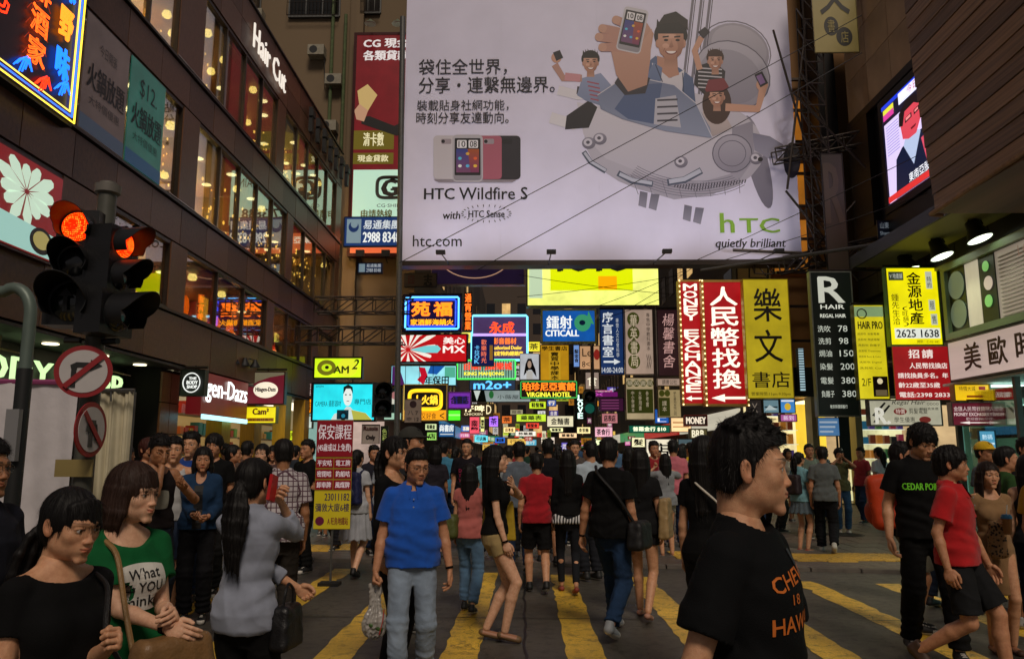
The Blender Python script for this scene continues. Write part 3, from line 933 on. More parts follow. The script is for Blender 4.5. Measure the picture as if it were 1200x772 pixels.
  def leg(h_,k_,f_):
   kn = lr[1] + g * (1.2 if bk != 'leggings' else 1)
   an = {'jeans': .062,'trousers': .070,'leggings': .040,'capri': .05}.get(bk,.06)
   if end[0] == 1:
    d = (k_ - h_); L = d.length; u = d / L; ce = L * end[1]
    wide = lr[1] + (.045 if bk == 'shorts' else .024)
    p = f.cone(tuple(h_),tuple(k_),lr[0] + g * .45,wide if bk == 'shorts' else lr[0] * .75 + g,.02)
    base = p[0]
    def fn(A_,B_,C_): return np.maximum(base(A_,B_,C_),((A_-h_.x)*u.x + (B_-h_.y)*u.y + (C_-h_.z)*u.z) - ce)
    f.union(fn,p[1],p[2],.02)
    if lod < 2 and bk in ('shorts','minishorts'):
     ee = h_ + u * ce; f.sub(f.cone(tuple(ee - u * .02),tuple(ee + u * .08),(lr[1] + .012) if bk == 'shorts' else lr[0] * .9,(lr[1] + .04),.002))
   else:
    d = (f_ - k_); L = d.length; u = d / L; ce = L * end[1]
    f.add(f.cone(tuple(h_),tuple(k_),lr[0] + g * .45,kn,.02))
    p = f.cone(tuple(k_),tuple(f_),kn,an,.015); base = p[0]
    def fn(A_,B_,C_): return np.maximum(base(A_,B_,C_),((A_-k_.x)*u.x + (B_-k_.y)*u.y + (C_-k_.z)*u.z) - ce)
    f.union(fn,p[1],p[2],.015)
  leg(hl,kl,fl); leg(hr,kr,fr)
  if bk != 'leggings':
   am = {'jeans': .009,'trousers': .010,'shorts': .009,'minishorts': .006,'capri': .004}[bk] * fold
   f.offset(crease(am,20,1,1,.8,sd));
   f.offset(lambda x,y,z: (am * .5 * np.sin(z * 95 + 3 * wob(x,y,z,12,1)) * np.exp(-((z - .20) / .10)**2) + am * .4 * np.sin(z * 80 + 3 * wob(x,y,z,12,2)) * np.exp(-((z - .52) / .07)**2)).astype(F32))
  v_,q_ = f.mesh()
  nm = {'jeans': 'jeans','trousers': 'trousers','shorts': 'shorts','leggings': 'leggings','minishorts': 'shorts','capri': 'trousers'}[bk]
  o = link(nm,to_mesh(nm,v_ * S,q_,fabric(bc,'denim' if bk == 'jeans' else 'weave')),root)
 elif bk in ('skirt','miniskirt','longskirt'):
  zb = {'skirt': .50,'miniskirt': .66,'longskirt': .2}[bk]
  K = np.array([(zb,.22 if bk != 'longskirt' else .24,.19,cy),(.80,.19,.145,cy * .6),(.92,.168,.120,.012 + cy*0),(1.04,.130,.094,.0)])
  I4 = [[1,0,0,0],[0,1,0,0],[0,0,1,0]]
  f = Field(lin(-.30,.30,cv),lin(cy - .28,cy + .28,cv),lin(zb - .03,1.08,cv))
  f.union(sec_fn(K,I4,0,1),[-.27,cy - .27,zb],[.27,cy + .27,1.06],0)
  f.sub(f.cone((0,cy,zb - .05),(0,cy,zb + .05),.15,.12,.01))
  f.offset(lambda x,y,z: (.010 * np.sin(np.arctan2(x,y) * 13 + 1.2 * wob(x,y,z,6,1)) * np.clip((1.0 - z) / .3,0,1)).astype(F32))
  v_,q_ = f.mesh()
  link('skirt',to_mesh('skirt',v_ * S,q_,fabric(bc,'weave')),root)
 # ---- upper garment
 tk,tcx = top[0],top[1]
 if tk:
  g = {'tee': .016,'polo': .018,'shirt': .018,'tank': .008,'dress': .008,'fitted': .009,'jacket': .028,'vest': .02}[tk]
  zh = hem if hem is not None else {'tee': .86,'polo': .87,'shirt': .84,'tank': .92,'dress': .52,'fitted': .93,'jacket': .90,'vest': .9}[tk]
  slv = {'tee': ('u',.62),'polo': ('u',.66),'shirt': ('f',.93),'tank': None,'dress': ('u',.35),'fitted': ('u',.42),'jacket': ('f',.9),'vest': None}[tk]
  if len(top) > 2: slv = top[2]
  f = Field(lin(lo[0],hi[0],cv),lin(lo[1],hi[1],cv),lin(min(tp(0,0,zh).z,tp(0,-.1,zh).z,tp(0,.1,zh).z) - .05 if slv is None or slv[0] == 'u' else min(tp(0,0,zh).z - .06,wl.z - .05,wr.z - .05),tp(0,0,1.50).z + .02,cv))
  SC2 = SEC.copy()
  if tk in ('tee','polo','shirt','jacket') and not (fem and tk == 'shirt'):
   # looser: hangs from the chest
   for i in range(len(SC2)):
    if SC2[i,0] < 1.2: SC2[i,1] = max(SC2[i,1],SC2[6,1] * .96 if not fem else SC2[i,1] + .010); SC2[i,2] = max(SC2[i,2],SC2[6,2] * .95)
  for i in range(len(SC2)):
   if SC2[i,0] < 1.05 and tk in ('fitted','tank','shirt','vest'): SC2[i,1] += .010; SC2[i,2] += .010
  for i in range(len(SC2)):
   if tk in ('tee','polo','jacket') and SC2[i,0] < 1.05: SC2[i,1] = max(SC2[i,1],.172 if not fem else .168); SC2[i,2] = max(SC2[i,2],.122)
  if zh < .78: SC2[0] = (.40,.17,.13,cy); SC2[1,1] = max(SC2[1,1],.165)
  f.union(sec_fn(SC2,TI,g,fat,z0=max(zh,.45),z1=1.46,flare=.012 if tk in ('tee','polo') else .0),[tlo[0] - .05,tlo[1] - .08,min(tlo[2],.4)],[thi[0] + .05,thi[1] + .08,thi[2]],0)
  for c in bust: f.add(f.ell(c,(.054 + g,.048 + g,.052 + g),.045))
  if tk != 'tank':
   for s in (sl,sr):
    f.add(f.cone(tuple(tp(0,.03,1.432)),tuple(s + Vector((0,0,.002))),.036 + g * .6,.030 + g * .7,.03))
  f.add(f.ell(tuple(tp(0,.040,1.405)),(.070,.056 + g * .6,.046),.03))
  def sleeve(s,e,w):
   a0 = ar[0] + g + .004
   d = e - s; L = d.length; u = d / L
   if slv[0] == 'u':
    ce = L * slv[1]; rb = (ar[0] + ar[1]) / 2 + g + (.020 if tk in ('tee','polo') else .006)
    p = f.cone(tuple(s),tuple(s + u * (ce + .02)),a0,rb,.02); base = p[0]
    def fn(A_,B_,C_): return np.maximum(base(A_,B_,C_),((A_-s.x)*u.x + (B_-s.y)*u.y + (C_-s.z)*u.z) - ce)
    f.union(fn,p[1],p[2],.018)
    if lod < 2:
     ee = s + u * ce; f.sub(f.cone(tuple(ee - u * .012),tuple(ee + u * .06),(ar[0] + ar[1]) / 2 + .005,rb - .004,.002))
   else:
    f.add(f.cone(tuple(s),tuple(e),a0,ar[1] + g * .9,.03))
    d2 = w - e; L2 = d2.length; u2 = d2 / L2; ce = L2 * slv[1]
    p = f.cone(tuple(e),tuple(w),ar[1] + g * .9,ar[2] + g,.015); base = p[0]
    def fn(A_,B_,C_): return np.maximum(base(A_,B_,C_),((A_-e.x)*u2.x + (B_-e.y)*u2.y + (C_-e.z)*u2.z) - ce)
    f.union(fn,p[1],p[2],.015)
  if slv:
   sleeve(sl,el,wl); sleeve(sr,er,wr)
  elif tk == 'tank':
   for s in (sl,sr): f.sub(f.ell(tuple(s + Vector((0,0,.0))),(.052,.09,.085),.01))
  # folds first, clean edges after
  am = {'tee': .0085,'polo': .0075,'shirt': .0085,'tank': .005,'dress': .005,'fitted': .004,'jacket': .008,'vest': .004}[tk] * fold
  f.offset(crease(am,15,1.0,1.0,.75,sd + 1))
  zz0 = tp(0,0,1.05).z
  f.offset(lambda x,y,z: (am * .55 * np.sin(z * 62 + x * 22 + 3.2 * wob(x,y,z,9,3)) * np.exp(-((z - zz0) / .13)**2)).astype(F32))
  # neckline
  nr = {'round': (.072,.085,.060,-.012,1.455),'crew': (.064,.074,.045,-.006,1.458),'scoop': (.105,.10,.085,-.035,1.445),'v': (.055,.09,.11,-.055,1.44),'wide': (.125,.10,.075,-.01,1.45),'collar': (.058,.075,.07,-.03,1.455)}[neck]
  c = tp(0,nr[3],nr[4]); f.sub(f.ell(tuple(c),(nr[0],nr[1],nr[2]),.004))
  v_,q_ = f.mesh()
  nm = {'tee': 'shirt','polo': 'shirt','shirt': 'shirt','tank': 'tank_top','dress': 'dress','fitted': 'top','jacket': 'jacket','vest': 'vest'}[tk]
  stripe = None
  me = to_mesh(nm,v_ * S,q_,top[3] if len(top) > 3 else fabric(tcx))
  out['shirt'] = link(nm,me,root)
  out['shirtV'] = v_; out['shirtQ'] = q_
  if neck == 'collar':
   # folded collar: two leaves and the placket
   cvs,cfs = [],[]; nt = 40
   for L_ in (0,1):
    for i in range(nt + 1):
     t = -1 + 2 * i / nt; a = R(168) * t; frn = max(0,(abs(t) - .62) / .38)
     sx_,cx_ = math.sin(a),math.cos(a)
     zb_ = .030 * cx_
     for (r_,z_) in ((.060,.008),(.066,.034),(.074,.036),(.088 + .014 * frn,.006 - .026 * frn),(.090 + .030 * frn,-.006 - .062 * frn * (1 if abs(t) < .97 else .8))):
      rr_ = r_ + (.0025 if L_ else 0)
      cvs.append((rr_ * sx_ * 1.02,.014 + rr_ * cx_ * (1.0 if cx_ > 0 else 1.12),z_ + zb_ * .55 + (.0015 if L_ else 0)))
   for L_ in (0,1):
    for i in range(nt):
     for k in range(4):
      a = L_ * (nt + 1) * 5 + i * 5 + k; q_4 = (a,a + 5,a + 6,a + 1); cfs.append(q_4 if L_ else q_4[::-1])
   Mc = np.array(TT @ Matrix.Translation((0,.004,1.418)),F32)
   link('collar',to_mesh('collar',tr(Mc,np.array(cvs,F32)) * S,np.array(cfs),fabric(top[1] if len(top) < 5 else top[4])),root)
   pb = MB()
   for k in range(2):
    c_ = TT @ Vector((0,-.128 - .004 * k,1.345 - .055 * k)); pb.lathe([(.0055,0),(.0055,.003)],c=tuple(c_ * S),axis='y',n=10)
   pb.build('button',Pm('#8a94a8',.4),root) if lod == 0 else None
 # ---- shoes
 if shoes:
  for f_,k_ in ((fl,kl),(fr,kr)):
   o = link('shoe',shoe_mesh(shoes[0],shoes[1],lod),root)
   d = (f_ - k_).normalized()
   ang = math.asin(max(-1,min(1,d.y)))     # shank swings back -> toe down
   lift = max(0,f_.z - .08)
   pt = Matrix.Rotation(min(1.0,lift * 5) + .0,4,'X')
   o.matrix_basis = SM @ Matrix.Translation((f_.x,f_.y,f_.z)) @ pt @ Matrix.Translation((0,0,-.08)) @ Matrix.Scale(.93 if fem else 1.05,4)
 # ---- extras
 for e in extras:
  if e == 'glasses':
   mb = MB()
   for s in (-1,1):
    pts = []
    for i in range(20):
     a = 2 * math.pi * i / 20
     x = .0215 * math.copysign(abs(math.cos(a))**.7,math.cos(a)); z = .0150 * math.copysign(abs(math.sin(a))**.7,math.sin(a))
     pts.append((s * .034 + x,-.099 + .012 * ((s * .034 + x) / .05)**2,z - .001))
    mb.tube(pts,.0011,6,True)
    mb.tube([(s * .056,-.085,.004),(s * .075,-.07,.006),(s * .082,-.0,.008),(s * .081,.018,-.004)],.0013,6)
   mb.tube([(-.013,-.098,.002),(0,-.102,.005),(.013,-.098,.002)],.0011,6)
   o = mb.build('glasses',mat('spectacle_metal','#2a2622',.3,.6),root,smooth=True); o.matrix_basis = SM @ HM
  elif isinstance(e,tuple) and e[0] in ('watch','bracelet'):
   w_,el_ = (wl,el) if e[1] == 'L' else (wr,er)
   d = (w_ - el_).normalized(); q = d.to_track_quat('Z','Y').to_matrix()
   mb = MB(); mb.lathe([(.024,-.008),(.029,-.008),(.029,.008),(.024,.008)],n=18,rot=q,c=tuple(w_ - d * .006))
   o = mb.build('bracelet' if e[0] == 'bracelet' else 'watch',mat('watch_metal',e[2] if len(e) > 2 else '#8f8467',.3,.8),root,smooth=True); o.matrix_basis = SM
  elif isinstance(e,tuple) and e[0] == 'headband':
   mb = MB(); mb.tube([(.088 * math.cos(a),-.0 ,.03 + .100 * math.sin(a)) for a in [math.pi * i / 16 for i in range(17)]],.004,6)
   o = mb.build('hair_band',Pm(e[1]),root); o.matrix_basis = SM @ HM
  elif isinstance(e,tuple) and e[0] == 'cap':
   h_ = .006
   fc = Field(lin(-.12,.12,h_),lin(-.19,.13,h_),lin(-.02,.16,h_))
   fc.add(fc.ell((0,.014,.035),(.090,.108,.096),0)); fc.carve(lambda X_,Y_,Z_: Z_ - .032 + 0*X_ + 0*Y_,(-.2,-.2,-.2),(.2,.2,.06))
   fc.add(fc.ell((0,-.085,.042),(.078,.075,.009),.006))
   v2,q2 = fc.mesh(); o = link('cap',to_mesh('cap',v2,q2,fabric(e[1],'weave')),root); o.matrix_basis = SM @ HM
 return out
def decal(P,items,name='print',back=False,parent=True):
 """flat print laid onto the front (or back) of a shirt: items = (text or outline, x, z, w, h, colour, kwargs)"""
 V = P['shirtV']; S = P['S']
 bvh = BVHTree.FromPolygons([tuple(v) for v in V.tolist()],P['shirtQ'].tolist())
 TT = P['TT']; Rt = TT.to_3x3()
 out = []
 for it in items:
  txt,cx,cz,w,h,col = it[:6]; kw = it[6] if len(it) > 6 else {}
  lift = kw.pop('lift',.003); rotz = kw.pop('rot',0)
  if txt not in ('#patch','#rect'):
   co,fs = fit_text(txt,w,h,**kw)
   pts = [(c[0],c[1]) for c in co]
  else:
   nx,nz = 14,14                              # rounded patch as a grid
   pts = []; fs = []
   for i in range(nx + 1):
    for j in range(nz + 1):
     u = -1 + 2 * i / nx; v = -1 + 2 * j / nz
     e_ = 1.0 if txt == '#rect' else None
     if e_ is None:
      k = 1 - .12 * (abs(u) * abs(v)) ** 2; pts.append((u * w / 2 * k,v * h / 2 * k))
     else: pts.append((u * w / 2,v * h / 2))
   for i in range(nx):
    for j in range(nz): a = i * (nz + 1) + j; fs.append((a,a + nz + 1,a + nz + 2,a + 1))
  vs = []; ok = []
  ca,sa = math.cos(R(rotz)),math.sin(R(rotz))
  for (px,pz) in pts:
   x = px * ca - pz * sa; z = px * sa + pz * ca
   sgn = -1 if not back else 1
   o = TT @ Vector(((cx + x),-.6 * 1,cz + z)) if not back else TT @ Vector((-(cx + x),.6,cz + z))
   d = Rt @ Vector((0,1 if not back else -1,0))
   hit = bvh.ray_cast(o,d,1.2)
   if hit[0] is None: vs.append((0,0,0)); ok.append(False); continue
   vs.append(tuple((hit[0] - d * lift) * S)); ok.append(True)
  fs = [f for f in fs if all(ok[i] for i in f)]
  me = bpy.data.meshes.new(name); me.from_pydata(vs,[],fs); me.materials.append(mat('ink_' + col.lstrip('#'),col,.7)); me.update()
  out.append(link(name,me,P['root']))
 return out
# ------------------------------------------------------------ ground
def ground_mat(name,base,spots,rough=.75,paint=None):
 m = bpy.data.materials.new(name); nt,N,L,b = nodes_of(m)
 t = N.new('ShaderNodeTexCoord')
 n1 = N.new('ShaderNodeTexNoise'); n1.inputs['Scale'].default_value = .7; n1.inputs['Detail'].default_value = 6
 n2 = N.new('ShaderNodeTexNoise'); n2.inputs['Scale'].default_value = 120; n2.inputs['Detail'].default_value = 3
 n3 = N.new('ShaderNodeTexNoise'); n3.inputs['Scale'].default_value = 9; n3.inputs['Detail'].default_value = 7; n3.inputs['Roughness'].default_value = .7
 for n in (n1,n2,n3): L.new(t.outputs['Object'],n.inputs['Vector'])
 r = N.new('ShaderNodeValToRGB'); r.color_ramp.elements[0].position = .32; r.color_ramp.elements[1].position = .68
 r.color_ramp.elements[0].color = (*[c * .62 for c in base],1); r.color_ramp.elements[1].color = (*[c * 1.35 for c in base],1)
 L.new(n1.outputs['Fac'],r.inputs[0])
 mx = N.new('ShaderNodeMix'); mx.data_type = 'RGBA'; mx.blend_type = 'MULTIPLY'; mx.inputs['Factor'].default_value = .8
 r2 = N.new('ShaderNodeValToRGB'); r2.color_ramp.elements[0].position = .3; r2.color_ramp.elements[1].position = .7
 r2.color_ramp.elements[0].color = (.55,.55,.55,1); r2.color_ramp.elements[1].color = (1.3,1.28,1.22,1)
 L.new(n2.outputs['Fac'],r2.inputs[0]); L.new(r.outputs[0],mx.inputs['A']); L.new(r2.outputs[0],mx.inputs['B'])
 out = mx.outputs['Result']
 if spots:
  r3 = N.new('ShaderNodeValToRGB'); r3.color_ramp.elements[0].position = .52; r3.color_ramp.elements[1].position = .60
  L.new(n3.outputs['Fac'],r3.inputs[0])
  m2 = N.new('ShaderNodeMix'); m2.data_type = 'RGBA'; m2.inputs['B'].default_value = (*spots,1)
  mm = N.new('ShaderNodeMath'); mm.operation = 'MULTIPLY'; mm.inputs[1].default_value = .5
  L.new(r3.outputs[0],mm.inputs[0]); L.new(mm.outputs[0],m2.inputs['Factor']); L.new(out,m2.inputs['A']); out = m2.outputs['Result']
 # fine cracks
 vo = N.new('ShaderNodeTexVoronoi'); vo.feature = 'DISTANCE_TO_EDGE'; vo.inputs['Scale'].default_value = .9
 nd = N.new('ShaderNodeTexNoise'); nd.inputs['Scale'].default_value = 2.2; nd.inputs['Detail'].default_value = 5; L.new(t.outputs['Object'],nd.inputs['Vector'])
 va = N.new('ShaderNodeVectorMath'); va.operation = 'ADD'; L.new(t.outputs['Object'],va.inputs[0]); L.new(nd.outputs['Color'],va.inputs[1]); L.new(va.outputs[0],vo.inputs['Vector'])
 rc = N.new('ShaderNodeMapRange'); rc.inputs['From Max'].default_value = .012; rc.inputs['To Min'].default_value = .35; L.new(vo.outputs['Distance'],rc.inputs['Value'])
 mc = N.new('ShaderNodeMix'); mc.data_type = 'RGBA'; mc.blend_type = 'MULTIPLY'; mc.inputs['Factor'].default_value = 1; L.new(out,mc.inputs['A']); L.new(rc.outputs[0],mc.inputs['B']); out = mc.outputs['Result']
 L.new(out,b.inputs['Base Color'])
 mr = N.new('ShaderNodeMapRange'); mr.inputs['To Min'].default_value = rough - .25; mr.inputs['To Max'].default_value = rough + .12
 L.new(n3.outputs['Fac'],mr.inputs['Value']); L.new(mr.outputs[0],b.inputs['Roughness'])
 bp = N.new('ShaderNodeBump'); bp.inputs['Strength'].default_value = .5; bp.inputs['Distance'].default_value = .006
 L.new(n2.outputs['Fac'],bp.inputs['Height']); L.new(bp.outputs[0],b.inputs['Normal'])
 return m
asphalt = ground_mat('asphalt',(.068,.062,.050),(.03,.027,.024),.62)
yellow = ground_mat('road_paint_yellow',(.74,.47,.045),(.13,.09,.04),.5)
MB().box(-150,150,-60,400,-.3,0).build('ground',asphalt)['kind'] = 'structure'
rr = random.Random(4)
def worn_strip(pts,wdt,nm,h0=.004):
 """painted stripe with a worn irregular edge"""
 a = Vector((*pts[0],0)); b = Vector((*pts[1],0)); d = b - a; L = d.length; d.normalize(); n = Vector((-d.y,d.x,0))
 k = int(L / .16) + 1; l,r = [],[]
 for i in range(k + 1):
  c = a + d * (L * i / k)
  l.append(c + n * (wdt / 2 * (1 + rr.uniform(-.14,.05) - (.3 if rr.random() < .05 else 0))))
  r.append(c - n * (wdt / 2 * (1 + rr.uniform(-.14,.05) - (.3 if rr.random() < .05 else 0))))
 mb = MB(); vs = l + r; m = len(l)
 vs = [(v.x,v.y,h0) for v in vs]
 mb.add(vs,[(i,i + 1 + 0,m + i + 1,m + i)[::-1] for i in range(m - 1)])
 o = mb.build(nm,yellow); o['kind'] = 'structure'; return o
for k in range(-5,8):
 x = -.50 + .965 * k
 y1 = 10.55 - .17 * x
 worn_strip([(x,1.6),(x,y1)],.30,'crossing_stripe')
# the far pavement, its kerb, a ribbed yellow warning strip, drain channel and manholes
pave = ground_mat('pavement_slabs',(.115,.092,.078),(.06,.05,.045),.6)
mb = MB()
mb.add([(-60,21.3,0),(-8,12.6,0),(3.6,10.95,0),(12,9.3,0),(60,3,0),(60,130,0),(-60,130,0),(-60,21.3,.0)] ,[])
pts = [(-60,21.3),(-8,12.4),(3.6,10.95),(11,9.7),(60,6.0),(60,130),(-60,130)]
v = [(x,y,-.02) for x,y in pts] + [(x,y,.035) for x,y in pts]; n = len(pts)
mb = MB().add(v,[tuple(range(n))[::-1],tuple(range(n,2 * n))] + [(i,(i + 1) % n,(i + 1) % n + n,i + n) for i in range(n)])
mb.build('pavement',pave)['kind'] = 'structure'
kerbm = mat('kerb_stone','#5d564e',.7,noise=.2,bump=.3)
slabm = [ground_mat('paving_slab',(.125,.088,.072),(.07,.055,.05),.55),ground_mat('paving_slab_grey',(.10,.092,.080),(.06,.05,.045),.55)]
kn = 0
for i in range(34):
 x0 = -8 + i * .62; x1 = x0 + .60
 f_ = lambda x: 12.4 - (x + 8) * 1.45 / 11.6 if x < 3.6 else 10.95 - (x - 3.6) * 1.25 / 7.4
 mb = MB(); v = [(x0,f_(x0) - .13,0),(x1,f_(x1) - .13,0),(x1,f_(x1),0),(x0,f_(x0),0)]
 mb.add(v + [(a,b,.05) for a,b,c in v],[(4,5,6,7),(0,1,5,4),(1,2,6,5),(2,3,7,6),(3,0,4,7)])
 o = mb.build('kerb_stone',kerbm); o['kind'] = 'structure'
# paving slabs on the near part of the pavement, laid in rows with open joints
for r_ in range(14):
 y0 = 12.0 + r_ * .62
 for c_ in range(28):
  x0 = -6.4 + c_ * .62 + (.31 if r_ % 2 else 0)
  if y0 < (12.7 - (x0 + 8) * .125) or x0 > 10.2: continue
  m_ = slabm[0] if (r_ // 3) % 2 else slabm[1]
  o = boxpart('paving_slab',m_,None,x0,x0 + .605,y0,y0 + .605,.0,.041 + rr.uniform(0,.003)); o['kind'] = 'structure'
tact = ground_mat('tactile_paving_yellow',(.62,.38,.05),(.15,.10,.04),.5)
def tactile(x0,y0,x1,y1,n,w=.42):
 for i in range(n):
  cx = x0 + (x1 - x0) * (i + .5) / n; cy = y0 + (y1 - y0) * (i + .5) / n + (.20 if (i // 2) % 2 else 0)
  mb = MB(); s = .205
  mb.box(cx - s,cx + s,cy - w,cy + w,.03,.048)
  for a in range(5):
   for b in range(9):
    px = cx - s + .045 + a * .08; py = cy - w + .05 + b * .09
    mb.add([(px-.022,py-.022,.0485),(px+.022,py-.022,.0485),(px+.022,py+.022,.0485),(px-.022,py+.022,.0485),(px-.012,py-.012,.055),(px+.012,py-.012,.055),(px+.012,py+.012,.055),(px-.012,py+.012,.055)],[(4,5,6,7),(0,1,5,4),(1,2,6,5),(2,3,7,6),(3,0,4,7)])
  o = mb.build('tactile_tile',tact); o['kind'] = 'structure'
tactile(2.2,12.25,8.4,11.3,15); tactile(-7.4,13.4,-2.2,12.9,12)
mh = mat('cast_iron','#2b2a2b',.5,.6,noise=.2,bump=.4)
for (x,y,r_,z) in ((6.0,15.3,.36,.045),(4.55,8.3,.28,.004),(-3.2,7.0,.3,.004)):
 mb = MB(); mb.lathe([(r_,0),(r_,.006),(r_ * .93,.006),(r_ * .92,.003),(.01,.003)],(x,y,z),n=28)
 for i in range(-4,5): mb.box(x - math.sqrt(max(.01,(r_ * .85)**2 - (i * r_ * .19)**2)),x + math.sqrt(max(.01,(r_ * .85)**2 - (i * r_ * .19)**2)),y + i * r_ * .19 - .008,y + i * r_ * .19 + .008,z + .003,z + .0055)
 mb.build('manhole_cover',mh)['kind'] = 'structure'
seam = mat('tar_seam','#0e0d0c',.5)
for a,b,w in (((-8,5.4),(8,5.15),.02),((-8,7.9),(9,7.55),.016),((-8,3.9),(1.3,3.75),.02),((.02,1.6),(-.02,10.6),.022)):
 a = Vector((*a,.0085)); b = Vector((*b,.0085)); d = (b - a).normalized(); n_ = Vector((-d.y,d.x,0)) * w / 2
 pts_ = [a + (b - a) * i / 40 + n_ * rr.uniform(-1.2,1.2) for i in range(41)]
 mb = MB(); mb.add([p + n_ for p in pts_] + [p - n_ for p in pts_],[(i,41 + i,42 + i,i + 1) for i in range(40)])
 mb.build('road_joint',seam)['kind'] = 'structure'
# ------------------------------------------------------------ left building: stone clad, ribbon windows
XL = -7.0
stone = mat('brown_granite','#66452f',.42,noise=.22,scale=30,bump=.12,bscale=200,spec=.4,stretch=(1,1,.35))
stone2 = mat('brown_granite_dark','#573a28',.45,noise=.25,scale=24,bump=.12,bscale=200,spec=.4,stretch=(1,1,.35))
joint = mat('shadow_gap','#14100d',.9)
metal_d = mat('dark_bronze_metal','#3a322c',.4,.6,noise=.1)
metal_g = mat('galvanised_grey','#5a5a58',.5,.5,noise=.15,scale=20)
black = mat('matt_black','#0d0d0e',.6,noise=.1)
chrome = mat('polished_edge','#b9b1a6',.18,.95)
def glass_mat(name,tint,ref=.5):
 """window glass: clear with a mirror-like reflection that grows at a glancing angle"""
 m = bpy.data.materials.new(name); m.use_nodes = True; nt = m.node_tree; N = nt.nodes; L = nt.links
 for n in list(N): N.remove(n)
 o = N.new('ShaderNodeOutputMaterial'); mix = N.new('ShaderNodeMixShader'); tr = N.new('ShaderNodeBsdfTransparent'); gl = N.new('ShaderNodeBsdfGlossy')
 fr = N.new('ShaderNodeFresnel'); fr.inputs['IOR'].default_value = 1.5
 mp = N.new('ShaderNodeMapRange'); mp.inputs['From Max'].default_value = .35; mp.inputs['To Min'].default_value = ref * .5; mp.inputs['To Max'].default_value = ref * 1.7
 tr.inputs['Color'].default_value = (*tint,1); gl.inputs['Roughness'].default_value = .02
 L.new(fr.outputs[0],mp.inputs['Value']); L.new(mp.outputs[0],mix.inputs['Fac'])
 L.new(tr.outputs[0],mix.inputs[1]); L.new(gl.outputs[0],mix.inputs[2]); L.new(mix.outputs[0],o.inputs[0])
 return m
glass = glass_mat('window_glass',(.86,.86,.74),.34)
bl = empty('building',(XL,19,0),0,'brown stone clad mall with long ribbon windows along the left side of the street','building')
def lpart(name,m,y0,y1,z0,z1,x0=-.18,x1=0.0):
 return boxpart(name,m,bl,x0,x1,y0 - 19,y1 - 19,z0,z1)
Y0,Y1 = 6.4,28.8
# core behind the cladding, leaving each window storey open
for (z0,z1) in ((3.32,4.28),(5.72,6.52),(8.62,9.40),(11.58,12.95)):
 lpart('wall_core',joint,Y0,Y1,z0,z1,-9.0,-.185)
lpart('back_wall',mat('interior_wall_dim','#5b4630',.8,noise=.2,scale=1.5),Y0,Y1,.0,12.9,-9.3,-9.02)
def cladding(z0,z1,w=1.28,rows=1,yy0=None,yy1=None):
 y = yy0 if yy0 is not None else Y0; k = 0; ye = yy1 if yy1 is not None else Y1
 while y < ye - .05:
  y2 = min(y + w,ye)
  for r_ in range(rows):
   h = (z1 - z0) / rows
   lpart('stone_panel',stone if (k * 7 + r_ * 3) % 5 < 3 else stone2,y + .008,y2 - .008,z0 + h * r_ + .008,z0 + h * (r_ + 1) - .008,-.18,rr.uniform(-.004,.004))
  y = y2; k += 1
cladding(3.34,4.28,1.55); cladding(5.74,6.50,1.28); cladding(8.64,9.38,1.28); cladding(11.6,12.95,1.28,2)
for z in (4.30,6.52,9.40,12.97): lpart('ledge',metal_d,Y0,Y1,z,z + .05,-.2,.05)
for z in (6.545,9.425): lpart('polished_rail',chrome,14.6,Y1,z + .035,z + .05,.035,.06)
# piers
piersB = [(6.4,8.6),(15.15,15.95),(22.3,22.9),(28.2,28.8)]
piersA = [(6.4,10.0),(14.7,15.9),(21.0,21.7),(28.0,28.8)]
piersC = [(11.3,12.5),(15.0,15.75),(20.9,21.5),(25.5,26.3),(28.3,28.8)]
for P_,z0,z1 in ((piersB,6.57,8.62),(piersA,9.45,11.58),(piersC,4.35,5.72)):
 for a,b in P_: cladding(z0,z1,1.3,1,a,b)
def windows(P_,z0,z1,pitch,sill):
 spans = []; prev = Y0
 for a,b in P_:
  if a > prev + .1: spans.append((prev,a))
  prev = b
 for a,b in spans:
  n = max(1,round((b - a) / pitch)); w = (b - a) / n
  for i in range(n):
   y0,y1 = a + i * w,a + (i + 1) * w
   fr_ = empty('window',(0,(y0 + y1) / 2 - 19,z0)); fr_.parent = bl
   hw = w / 2
   mbf = MB()
   mbf.box(-.10,-.02,-hw,-hw + .025,.05,z1 - z0); mbf.box(-.10,-.02,hw - .025,hw,.05,z1 - z0)
   mbf.box(-.148,-.022,-hw + .025,hw - .025,z1 - z0 - .07,z1 - z0); mbf.box(-.152,.0,-hw,hw,0,.05)
   mbf.build('frame',metal_d,fr_)
   g_ = MB().box(-.09,-.085,-hw + .025,hw - .025,.05,z1 - z0 - .07); g_.build('pane',glass,fr_)
windows(piersB,6.57,8.62,1.28,0); windows(piersA,9.45,11.58,1.32,0); windows(piersC,4.35,5.72,1.5,0)
